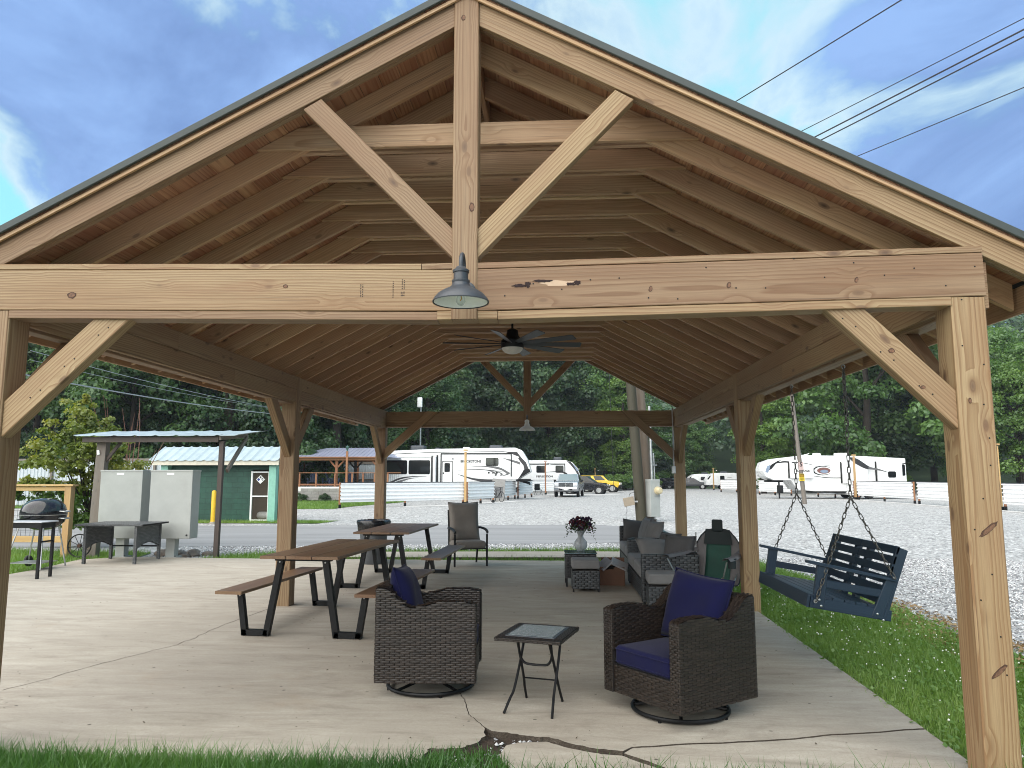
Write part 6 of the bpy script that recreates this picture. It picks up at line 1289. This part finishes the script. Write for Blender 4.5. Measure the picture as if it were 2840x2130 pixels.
def wire(label, a, b, r, sag, ext=0., grp='overhead wires', mat=None):
    a, b = Vector(a), Vector(b); b = b+(b-a)*ext; o = thing('overhead_wire', label, 'wire', a, 0, grp)
    MB().tube([a.lerp(b, i/24)-a+Vector((0, 0, -sag*4*(i/24)*(1-i/24))) for i in range(25)], r, 5).build('cable', mat or WIRE, o, True)
# from the pole heads over the right of the roof towards the viewer
PA = [(2.57, 28.72, 13.75), (2.75, 28.74, 11.75), (2.78, 28.73, 11.2), (2.80, 28.73, 11.0), (2.82, 28.7, 10.5)]
for (lb, r_), A_, B_ in zip((('topmost of the five black overhead wires at upper right, slightly twisted', .016), ('second overhead wire from the top at upper right', .012), ('thick third overhead wire at upper right, above its twin', .02), ('thick fourth overhead wire at upper right, just below its twin', .018), ('lowest overhead wire at upper right', .012)), PA, ((7.75, 16, 12.28), (10.44, 16, 11.78), (10.41, 16, 11.51), (10.40, 16, 11.34), (10.30, 16, 10.15))):
    wire(lb, A_, B_, r_, .06, 1.2)
for lb, A_, B_, r_ in (('highest pale wire in front of the left woods', (-19.7, 26.3, 6.30), (-17.7, 43.5, 6.02), .014), ('middle pale wire in front of the left woods', (-19.6, 26.2, 5.93), (-17.8, 43.8, 6.0), .010), ('thick lowest pale wire in front of the left woods', (-19.9, 26.2, 5.4), (-17.75, 44.2, 5.65), .028)):
    wire(lb, A_, B_, r_, .25, .35, 'wires in front of the left woods', WIREL)
wire('thin dark wire hanging straight down left of the mossy pole', (2.06, 28.9, 5.9), (2.16, 28.9, 1.0), .009, 0)
# pale pitch pads on the gravel
PAD = plain('pale_concrete_pad', (.55, .54, .52), .85, var=.1)
for pts in ([(-8.4, 40.9), (-5.7, 43.0), (-5.2, 44.3), (-5.9, 45), (-8.9, 42.4)], [(-5.2, 45.8), (-3.9, 47.4), (-2.0, 52), (-3.2, 52), (-4.9, 48.6)], [(-2.6, 57), (-.4, 62), (-1.6, 63), (-2.9, 59.5)], [(-1.5, 69), (3.6, 67), (6.5, 72), (3, 76), (-.6, 73)], [(21.2, 66), (21.0, 57.2), (21.5, 57.2), (21.7, 66)], [(21.3, 56), (21.6, 40), (22.1, 40), (21.8, 56)], [(17.5, 72), (20.9, 66.5), (21.3, 67), (18, 73)], [(21.6, 39), (21.5, 30), (22.0, 30), (22.1, 39)], [(17.3, 83.8), (20.3, 79.8), (20.7, 80.2), (17.6, 84.4)]): sheet('pitch_pad', pts, GZ+.01, PAD)
# ================================================================ TREES AND GRASS
def leaf_quads(P, Nrm, size, rs, ratio=.62):
    """one rhombic leaf clump per point, lying roughly square to Nrm"""
    n = len(P); a = rs.normal(size=(n, 3)); a -= Nrm*np.sum(a*Nrm, 1, keepdims=True); a /= np.linalg.norm(a, axis=1, keepdims=True)+1e-9
    b = np.cross(Nrm, a); s = (size*rs.uniform(.6, 1.35, n))[:, None]
    V = np.stack([P+a*s, P+b*s*ratio+Nrm*s*.12, P-a*s, P-b*s*ratio+Nrm*s*.12], 1).reshape(-1, 3); return V, np.arange(4*n).reshape(n, 4)
def cloud(clumps, per, size, seed, up=.5, jit=.75, squash=.8, fill=.1):
    rs = np.random.RandomState(seed); C = np.repeat(np.asarray(clumps)[:, :3], per, 0); r = np.repeat(np.asarray(clumps)[:, 3], per)
    d = rs.normal(size=(len(C), 3)); d /= np.linalg.norm(d, axis=1, keepdims=True); d[:, 2] = np.where(d[:, 2] < -.35, -d[:, 2]*.6, d[:, 2])
    P = C+d*np.array([1, 1, squash])*(r*rs.uniform(.55, 1.05, len(C)))[:, None]
    Nn = d+rs.normal(size=d.shape)*jit+np.array([0, 0, up]); Nn /= np.linalg.norm(Nn, axis=1, keepdims=True); V, F = leaf_quads(P, Nn, size, rs)
    if fill:
        m_ = rs.rand(len(C)) < fill; V2, F2 = leaf_quads(C[m_]+d[m_]*(r[m_]*rs.uniform(.1, .6, m_.sum()))[:, None], Nn[m_], size*1.9, rs, .9); F = np.concatenate([F, F2+len(V)]); V = np.concatenate([V, V2])
    return V, F
def crown_mesh(name, kind, seed):
    rs = np.random.RandomState(seed); cl = []
    if kind == 'broad':
        for i in range(76):
            d = rs.normal(size=3); d /= np.linalg.norm(d); d[2] = d[2] if d[2] > -.6 else -d[2]*.5; q = rs.uniform(.45, 1.); cl.append((d[0]*4.4*q, d[1]*4.4*q, 7.0+d[2]*5.4*q, rs.uniform(.7, 1.6)))
        for i in range(30): a = rs.uniform(0, 6.28); q = rs.uniform(2.6, 4.6); cl.append((q*math.cos(a), q*math.sin(a), rs.uniform(1.6, 4.6), rs.uniform(.7, 1.4)))
        return npmesh(name, *cloud(cl, 380, .115, seed))
    if kind == 'tall':
        for i in range(60):
            z = rs.uniform(0, 1); w_ = 2.9*math.sin(math.pi*min(1, .12+z*.86))**.7; a = rs.uniform(0, 6.28); q = rs.uniform(.35, 1.); cl.append((w_*q*math.cos(a), w_*q*math.sin(a), 2.5+z*12, rs.uniform(.7, 1.5)))
        return npmesh(name, *cloud(cl, 400, .11, seed))
    if kind == 'vine':                                  # tree smothered in creeper: leafy curtain to the ground
        for i in range(80):
            z = rs.uniform(0, 1); w_ = 3.1*(1-.55*z)*(1+.3*math.sin(z*9+seed)); a = rs.uniform(0, 6.28); q = rs.uniform(.6, 1.); cl.append((w_*q*math.cos(a), w_*q*math.sin(a), .3+z*13, rs.uniform(.6, 1.25)))
        return npmesh(name, *cloud(cl, 360, .11, seed, .2, .6, 1.25))
    if kind == 'shrub':
        for i in range(22):
            d = rs.normal(size=3); d /= np.linalg.norm(d); q = rs.uniform(.3, 1.); cl.append((d[0]*1.3*q, d[1]*1.3*q, 1.0+d[2]*.8*q, rs.uniform(.35, .7)))
        return npmesh(name, *cloud(cl, 200, .085, seed))
CR = {(kd, sd_): crown_mesh('crown', kd, sd_) for kd, sd_ in (('broad', 1), ('broad', 2), ('broad', 3), ('tall', 4), ('tall', 5), ('vine', 6), ('vine', 7), ('vine', 8), ('shrub', 9), ('shrub', 10))}
def trunk_mesh(h_, r_, seed, limbs=7, spread=2.6):
    rr = random.Random(seed); mb = MB(); mb.tube([(0, 0, -.3), (.08, 0, h_*.3), (-.05, .06, h_*.6), (.1, 0, h_)], [r_*1.25, r_, r_*.75, r_*.35], 9)
    for i in range(limbs):
        a = rr.uniform(0, 6.28); z = h_*rr.uniform(.3, .85); L = spread*rr.uniform(.6, 1.1); mb.tube([(0, 0, z), (L*.5*math.cos(a), L*.5*math.sin(a), z+L*.35), (L*math.cos(a), L*math.sin(a), z+L*.8)], [r_*.45, r_*.3, r_*.1], 6)
    return mb.mesh('trunk', True, 180)
TM = {k_: trunk_mesh(*a) for k_, a in {'broad': (8.5, .20, 1, 9, 3.0), 'tall': (12., .24, 2, 8, 1.8), 'vine': (11., .3, 3, 4, 1.2), 'shrub': (1.2, .05, 4, 5, .8)}.items()}
MATV = {}
def tree(name, label, x, y, s, kind, var, mat, grp, sz=1., z=GZ, rz=None):
    t = thing(name, label, 'tree' if kind != 'shrub' else 'shrub', (x, y, z), (x*7.3+y*3.1) % 6.28 if rz is None else rz, grp); t.scale = (s, s, s*sz)
    me = CR[(kind, var)]; key = (kind, var, mat.name)
    if key not in MATV: MATV[key] = me if not any(k_[:2] == (kind, var) for k_ in MATV) else me.copy()
    tk_ = TM[kind]; link('trunk', tk_, BARK, t); link('crown', MATV[key], mat, t); return t
# woods on the left: creeper hung trees and broad crowns
for lb, x, y, s, kd, vr, mt, sz in (
    ('broad mid green tree with layered crown above the lean-to roof', -29.5, 50, 1.25, 'broad', 1, LEAF_VINE, 1.15), ('dark tree at the left picture edge behind the maple', -38, 52, 1.3, 'broad', 2, LEAF_DARK, .95), ('dark tree behind the layered one on the left', -33, 60, 1.5, 'broad', 3, LEAF_DARK, 1.),
    ('creeper covered dark tower left of the shed roof', -23.6, 52, 1.25, 'vine', 6, LEAF_DARK, 1.2), ('tallest creeper covered tree over the green shed', -20.2, 53.5, 1.2, 'vine', 7, LEAF_VINE, 1.25), ('creeper covered tree behind the left middle post', -17.2, 57, 1.15, 'vine', 8, LEAF_VINE, 1.1), ('dark gap tree between the creeper towers', -25.5, 62, 1.6, 'broad', 2, LEAF_DARK, 1.2), ('low bright creeper mound over the terrace roof', -14.2, 63, .95, 'vine', 6, LEAF_VINE, .85), ('creeper mound left of the big camper roof', -12.2, 69, 1.1, 'vine', 7, LEAF_VINE, .8), ('dark tree behind the creeper mounds', -20, 72, 1.7, 'broad', 1, LEAF_DARK, 1.1), ('dark tree closing the woods at far left', -46, 66, 1.5, 'broad', 3, LEAF_DARK, 1.),
    ('dark tree behind the far left pavilion post', -15.5, 78, 1.6, 'broad', 3, LEAF_DARK, 1.)): tree('woodland_tree', lb, x, y, s, kd, vr, mt, 'woods on the left', sz)
for lb, x, y, s, kd, vr, mt, sz in (
    ('big dark tree behind the nose of the big camper', -6.4, 97, 1.9, 'broad', 1, LEAF_DARK, 1.1), ('dark tree left of the far king post', -12.5, 95, 1.7, 'broad', 2, LEAF_DARK, 1.1), ('dark green tree seen below the far gable lamp', -1.0, 100, 1.6, 'broad', 3, LEAF_DARK, 1.), ('mid green tree right of the far king post', 3.2, 104, 1.6, 'broad', 2, LEAF_MID, 1.1), ('lighter tree behind the yellow car', 7.0, 108, 1.5, 'broad', 1, LEAF_MID, 1.05), ('light tall tree behind the utility poles', 8.6, 96, 1.1, 'tall', 4, LEAF_LIGHT, .9), ('leafy tree right of the meter cabinet', 14.0, 112, 1.2, 'broad', 3, LEAF_MID, .85), ('round green tree over the small trailers', 18.6, 116, 1.25, 'broad', 1, LEAF_MID, .8),
    ('yellow green tree left of the swing chains', 20.6, 76, 1.0, 'tall', 5, LEAF_LIGHT, .85), ('soft light green tree between the chains and the right camper nose', 24.0, 84, 1.05, 'tall', 4, LEAF_LIGHT, .9), ('great spreading green tree behind the right hand camper', 31.0, 76, 1.95, 'broad', 2, LEAF_MID, 1.05), ('dark tree in the shade behind the spreading one', 36.5, 86, 1.7, 'broad', 3, LEAF_DARK, 1.), ('light green tree at the right edge behind the near post', 42.0, 70, 1.15, 'broad', 1, LEAF_LIGHT, 1.), ('bright maple like tree low at the right edge', 45.5, 62, .85, 'broad', 3, LEAF_LIGHT, .9), ('tall pale tree between the right post and the hill', 41.0, 84, 1.25, 'tall', 5, LEAF_LIGHT, 1.05), ('dark tree beyond the right edge fence', 50, 84, 1.5, 'broad', 2, LEAF_MID, 1.)):
    tree('lot_tree', lb, x, y, s, kd, vr, mt, 'trees around the gravel lot', sz)
rs_ = random.Random(4)
SHL = ['left of the yellow car', 'right behind the yellow car', 'between the yellow car and the poles', 'left of the mossy pole foot', 'behind the meter cabinet', 'left of the far white car', 'behind the far white car', 'behind the small trailers', 'left of the right hand camper nose', 'behind the right hand camper nose', 'behind the middle of the right hand camper', 'at the tail of the right hand camper', 'behind the near right post', 'behind the big camper', 'behind the second camper nose', 'behind the pickup', 'in the shade behind the right hand camper', 'at the right picture edge']
for i, (x, y) in enumerate([(5.6, 92), (6.8, 90), (8.2, 93), (9.6, 96), (11.2, 99), (12.6, 104), (16.2, 112), (22.5, 112), (26, 90), (28.5, 82), (34, 78), (38, 72), (43, 66), (-9, 90), (-3, 92), (.8, 97), (30, 88), (47, 64)]):
    tree('edge_shrub', 'leafy hedge shrub '+SHL[i], x, y, rs_.uniform(1., 1.7), 'shrub', 9+i % 2, (LEAF_MID, LEAF_LIGHT, LEAF_VINE)[i % 3], 'shrubs along the lot edge', rs_.uniform(.8, 1.3))
for x, y, lb in ((-17.1, 49.4, 'small dark shrub at the left of the block wall'), (-15.6, 49.5, 'small dark shrub at the right of the block wall')): tree('wall_shrub', lb, x, y, .3, 'shrub', 9, LEAF_DARK, 'shrubs under the terrace wall')
# japanese maple by the fence
mp = thing('maple_tree', 'small yellow green maple with lacy leaves between fence and lean-to', 'tree', (-11.1, 17.2, GZ)); mb = MB(); rr = random.Random(6); tips = []
mb.tube([(0, 0, -.1), (.08, -.05, .35), (.0, .0, .8)], [.07, .055, .045], 8)
for i in range(13):
    a = rr.uniform(0, 6.28); h_ = rr.uniform(1.3, 3.5); w_ = rr.uniform(.3, 1.25)*(1.25-h_/4.2); p = [(0, 0, .5+.3*rr.random()), (w_*.35*math.cos(a)-.15, w_*.35*math.sin(a), h_*.5), (w_*math.cos(a)-.35, w_*math.sin(a), h_)]
    mb.tube(smooth_path(p, 4), [.03*(1-.8*k_/8) for k_ in range(9)], 5); tips.append(p)
mb.build('trunk', BARK, mp, True); cl = []
for p in tips:
    for j in range(9):
        t_ = .45+.6*j/8; q = Vector(p[1]).lerp(Vector(p[2]), min(1.05, t_)) if t_ > .5 else Vector(p[1]); s_ = rr.uniform(.10, .26); cl.append((q.x+rr.uniform(-.3, .3), q.y+rr.uniform(-.3, .3), q.z+rr.uniform(-.25, .15), s_))
for i in range(110):
    a = rr.uniform(0, 6.28); h_ = rr.uniform(.5, 2.7); w_ = 1.35*math.sin(min(1., h_/2.2)*1.7); cl.append((w_*rr.uniform(.5, 1)*math.cos(a)-.2, w_*rr.uniform(.5, 1)*math.sin(a), h_, rr.uniform(.14, .3)))
for i in range(10): cl.append((-.25+rr.uniform(-.12, .12), rr.uniform(-.1, .1), 2.6+.11*i, .16-.01*i))
cl = np.array(cl); hi = cl[:, 2] > 1.3
V1, F1 = cloud(cl[hi], 75, .042, 3, .6); link('crown', npmesh('crown', V1, F1), LEAF_MAPLE, mp); V1, F1 = cloud(cl[~hi], 70, .045, 5, .6); link('crown', npmesh('crown', V1, F1), LEAF_LIGHT, mp)
bs = thing('bare_shrub', 'reddish bare twigged shrub behind the lean-to', 'shrub', (-12.9, 21.5, GZ)); mb = MB(); TWIG = plain('red_twig', (.16, .075, .05), .8)
for i in range(16):
    a = rr.uniform(0, 6.28); h_ = rr.uniform(2.2, 4.2); w_ = rr.uniform(.3, 1.2); m_ = (w_*.5*math.cos(a), w_*.5*math.sin(a), h_*.55); mb.tube(smooth_path([(0, 0, 0), m_, (w_*math.cos(a+.4), w_*math.sin(a+.4), h_)], 4), [.025*(1-.85*k_/8) for k_ in range(9)], 5)
mb.build('twigs', TWIG, bs, True)
# far wooded hillsides: one mass
rsn = np.random.RandomState(11); n = 2600; ang = rsn.uniform(-52, 50, n)*math.pi/180; dist = 92+190*rsn.uniform(0, 1, n)**1.1; X = np.sin(ang)*dist; Y = np.cos(ang)*dist; H = hill_h(X, Y)
cl = []; sel = H > .3
X, Y, H = X[sel], Y[sel], H[sel]; nt = len(X)
for j in range(5):
    a = rsn.uniform(0, 6.28, nt); cl.append(np.stack([X+2.4*np.cos(a)*rsn.uniform(.3, 1, nt), Y+2.4*np.sin(a)*rsn.uniform(.3, 1, nt), H+3.5+rsn.uniform(0, 6.5, nt), rsn.uniform(1.5, 3.0, nt)], 1))
cl = np.concatenate(cl); V1, F1 = cloud(cl, 42, .42, 21, .5, .6, .9, 0); link('forest', npmesh('forest', V1, F1), LEAF_HAZED, kind='stuff', label='dense green forest covering the hills behind the lot')
# ---- grass, clover, gravel
def blades(name, pts, h0, h1, wd, mat, seed, lean=.45, z=GZ+.012, seg=2):
    rs = np.random.RandomState(seed); n = len(pts); P = np.column_stack([pts, np.full(n, z)]); a = rs.uniform(0, 6.28, n); h = rs.uniform(h0, h1, n)*rs.uniform(.55, 1.15, n); l = rs.uniform(.05, lean, n)*h; d = np.stack([np.cos(a), np.sin(a), 0*a], 1); s = np.stack([-np.sin(a), np.cos(a), 0*a], 1); b = rs.uniform(0, 6.28, n); s = np.stack([np.cos(b), np.sin(b), 0*b], 1); up = np.array([0, 0, 1.]); w_ = (wd*rs.uniform(.6, 1.3, n))[:, None]
    if seg == 1:
        V = np.stack([P-s*w_, P+s*w_, P+d*l[:, None]+up*h[:, None]], 1).reshape(-1, 3); F = np.arange(3*n).reshape(n, 3)
    else:
        M_ = P+d*(l*.35)[:, None]+up*(h*.62)[:, None]; T = P+d*(l*1.1)[:, None]+up*h[:, None]; V = np.stack([P-s*w_, P+s*w_, M_+s*w_*.8, M_-s*w_*.8, T], 1).reshape(-1, 3); o = 5*np.arange(n)[:, None]; F = np.concatenate([o+[0, 1, 2], o+[0, 2, 3], o+[3, 2, 4]])
    return npmesh(name, V, F)
def in_poly(P, poly):
    x, y = P[:, 0], P[:, 1]; c = np.zeros(len(P), bool); j = len(poly)-1
    for i in range(len(poly)):
        xi, yi = poly[i]; xj, yj = poly[j]; c ^= ((yi > y) != (yj > y)) & (x < (xj-xi)*(y-yi)/(yj-yi+1e-12)+xi); j = i
    return c
def scatter(poly, n, seed, dens=None):
    rs = np.random.RandomState(seed); lo, hi = np.min(poly, 0), np.max(poly, 0); P = rs.uniform(lo, hi, (n, 2)); P = P[in_poly(P, poly)]; return P
P = scatter([(-4.6, 3.45), (2.4, 3.45), (2.4, 4.15), (-3.5, 4.15), (-4.6, 3.9)], 150000, 2); keep = ((P[:, 0] < -.62) & (np.random.RandomState(5).rand(len(P)) < .35+.65*(P[:, 1] > 3.85))) | (np.random.RandomState(3).rand(len(P)) < .10+.14*np.clip((4.1-P[:, 1])*2, 0, 1)); P = P[keep]
tall = blades('grass', P, .13, .235, .0033, None, 4, .65); link('grass', tall, GRASS, kind='stuff', label='tall green grass along the front edge of the slab')
P = scatter([(-.86, 4.16), (-.30, 4.16), (-.28, 4.45), (-.42, 4.58), (-.75, 4.56)], 1500, 8); link('grass', blades('grass', P, .04, .11, .003, None, 9, .8, z=-.04), GRASS, kind='stuff', label='weedy grass in the broken corner of the slab')
lawnRv = [(2.29, 4.2), (2.34, 3.6), (5.2, 3.6), (4.6, 6.0), (4.314, 7.541), (4.229, 8.42), (4.369, 10.396), (4.218, 12.326), (3.9, 14.5), (2.36, 14.5), (2.33, 8.8)]
P = scatter(lawnRv, 120000, 5); edge = np.clip((4.35-P[:, 0])/.8, .12, 1)*np.clip((P[:, 0]-2.30-.05*np.sin(P[:, 1]*3)-.03*np.sin(P[:, 1]*11))/.10, 0., 1); P = P[np.random.RandomState(6).rand(len(P)) < edge]; link('grass', blades('grass', P, .05, .105, .0042, None, 7, .9, seg=1), GRASSL, kind='stuff', label='clover lawn right of the slab')
rs = np.random.RandomState(14); C = scatter(lawnRv, 9000, 13); C = np.column_stack([C, GZ+rs.uniform(.05, .09, len(C))]); Nn = rs.normal(size=C.shape)*.45+[0, 0, 1]; Nn /= np.linalg.norm(Nn, axis=1, keepdims=True); V1, F1 = leaf_quads(C, Nn, .017, rs, .9); link('clover_leaves', npmesh('clover', V1, F1), GRASSL, kind='stuff', label='clover leaves among the lawn right of the slab')
C = scatter([(2.5, 4.4), (3.9, 4.4), (4.0, 9), (3.6, 12), (2.5, 12)], 300, 15); C = np.column_stack([C, GZ+rs.uniform(.085, .115, len(C))]); V_ = []; F_ = []
okt = np.array([(1, 0, 0), (0, 1, 0), (-1, 0, 0), (0, -1, 0), (0, 0, 1), (0, 0, -1)])*.0088; of = np.array([(0, 1, 4), (1, 2, 4), (2, 3, 4), (3, 0, 4), (1, 0, 5), (2, 1, 5), (3, 2, 5), (0, 3, 5)])
V1 = (C[:, None, :]+okt[None]*rs.uniform(.6, 1.2, (len(C), 1, 1))).reshape(-1, 3); F1 = (6*np.arange(len(C))[:, None, None]+of[None]).reshape(-1, 3); link('clover_flowers', npmesh('clover_flowers', V1, F1), PETAL, kind='stuff', label='white clover flowers dotted over the lawn')
for poly, n, sd_, lb in ((lawnB, 26000, 31, 'grass strip behind the slab'), (lawnL, 22000, 33, 'grass beside the wire fence at left'), ([(-20, 26.3), (-8.6, 26.4), (-8.3, 27.0), (-20, 27.0)], 9000, 35, 'grass along the foot of the green shed')):
    P = scatter(poly, n, sd_); P = P[~((P[:, 1] > 15.0) & (P[:, 1] < 16.42) & (P[:, 0] > -5.6) & (P[:, 0] < 1.42))] if sd_ == 31 else P; link('grass', blades('grass', P, .07, .15, .007, None, sd_, .8, seg=1), GRASSL, kind='stuff', label=lb)
P = scatter([(-30, 38), (-11.6, 38.2), (-11.6, 41), (-10, 49), (-30, 49)], 30000, 37); link('grass', blades('grass', P, .08, .2, .02, None, 37, .8, seg=1), GRASSL, kind='stuff', label='grass bank below the terrace wall')
def stones(name, pts, r0, r1, seed, label, mat=STONE, z=GZ):
    rs = np.random.RandomState(seed); n = len(pts); c = np.column_stack([pts, z+rs.uniform(-.002, .006, n)]); r = rs.uniform(r0, r1, n)[:, None, None]*rs.uniform(.6, 1.3, (n, 6, 1)); base = okt/.0088*np.array([1, 1, .62]); a = rs.uniform(0, 6.28, n); R_ = np.stack([np.stack([np.cos(a), -np.sin(a), 0*a], 1), np.stack([np.sin(a), np.cos(a), 0*a], 1), np.stack([0*a, 0*a, 1+0*a], 1)], 1); V = (c[:, None, :]+np.einsum('nij,kj->nki', R_, base)*r).reshape(-1, 3); F = (6*np.arange(n)[:, None, None]+of[None]).reshape(-1, 3); link(name, npmesh(name, V, F), mat, kind='stuff', label=label)
def stone_mat():
    m, k = mat_begin('loose_stone'); ri = k.n('ShaderNodeNewGeometry').outputs['Random Per Island']; finish(k, k.ramp(ri, [(0., (.12, .12, .125)), (.45, (.36, .36, .37)), (1., (.72, .72, .72))]), .85); return m
LOOSE = stone_mat()
P = scatter([(4.1, 5.5), (7.5, 4.5), (12, 9), (9, 16), (3.9, 16), (4.2, 12.3), (4.37, 10.4), (4.23, 8.4), (4.2, 7)], 34000, 41); link_ = stones('loose_gravel', P, .010, .026, 42, 'loose grey gravel beyond the lawn at right', LOOSE)
P = np.concatenate([scatter([(-8.6, 15.4), (-6.6, 14.7), (-4.6, 16.9), (1.4, 17.4), (2.2, 19.3), (-5, 18.2), (-9, 17.6)], 16000, 43)]); stones('loose_gravel', P, .012, .03, 44, 'loose grey gravel between footpath and road', LOOSE)
P = scatter([(-.72, 4.5), (-.45, 4.62), (-.4, 4.85), (-.05, 4.8), (-.3, 4.62), (-.33, 4.3), (-.6, 4.3)], 420, 45); stones('loose_gravel', P, .004, .020, 46, 'chips and pebbles in the broken corner of the slab', LOOSE, -.028)
P = scatter([(3.6, 7.2), (4.7, 6.2), (4.6, 9.5), (4.6, 12), (4.0, 12)], 2600, 47); C = np.column_stack([P, GZ+.03+0*P[:, 0]]); Nn = rs.normal(size=C.shape)*.4+[0, 0, 1]; Nn /= np.linalg.norm(Nn, axis=1, keepdims=True); V1, F1 = leaf_quads(C, Nn, .03, rs, .5); link('leaf_litter', npmesh('leaf_litter', V1, F1), leaf('dry_leaves', (.16, .09, .04), (.30, .19, .09), (.42, .32, .18), .1), kind='stuff', label='dry leaves where lawn and gravel meet')

# ---- the valley air
hz_, kk = mat_begin('valley_air'); pv = kk.n('ShaderNodeVolumePrincipled', None, Color=(.80, .88, 1.), Density=.0003); kk.nt.links.new(pv.outputs[0], kk.out.inputs['Volume'])
MB().box(-420, 440, -90, 450, -1.2, 60).build('haze', hz_, kind='stuff')

# ---- bits of leaf and grit lying on the slab
C = scatter([(-6, 4.6), (2.2, 4.6), (2.2, 12), (-6, 13)], 420, 71); C = np.column_stack([C, .004+0*C[:, 0]]); Nn = rs.normal(size=C.shape)*.25+[0, 0, 1]; Nn /= np.linalg.norm(Nn, axis=1, keepdims=True); V1, F1 = leaf_quads(C, Nn, .009, rs, .45); link('leaf_bits', npmesh('leaf_bits', V1, F1), leaf('brown_bits', (.03, .02, .013), (.07, .045, .025), (.14, .10, .06), .05), kind='stuff', label='dark leaf bits and grit scattered on the slab')
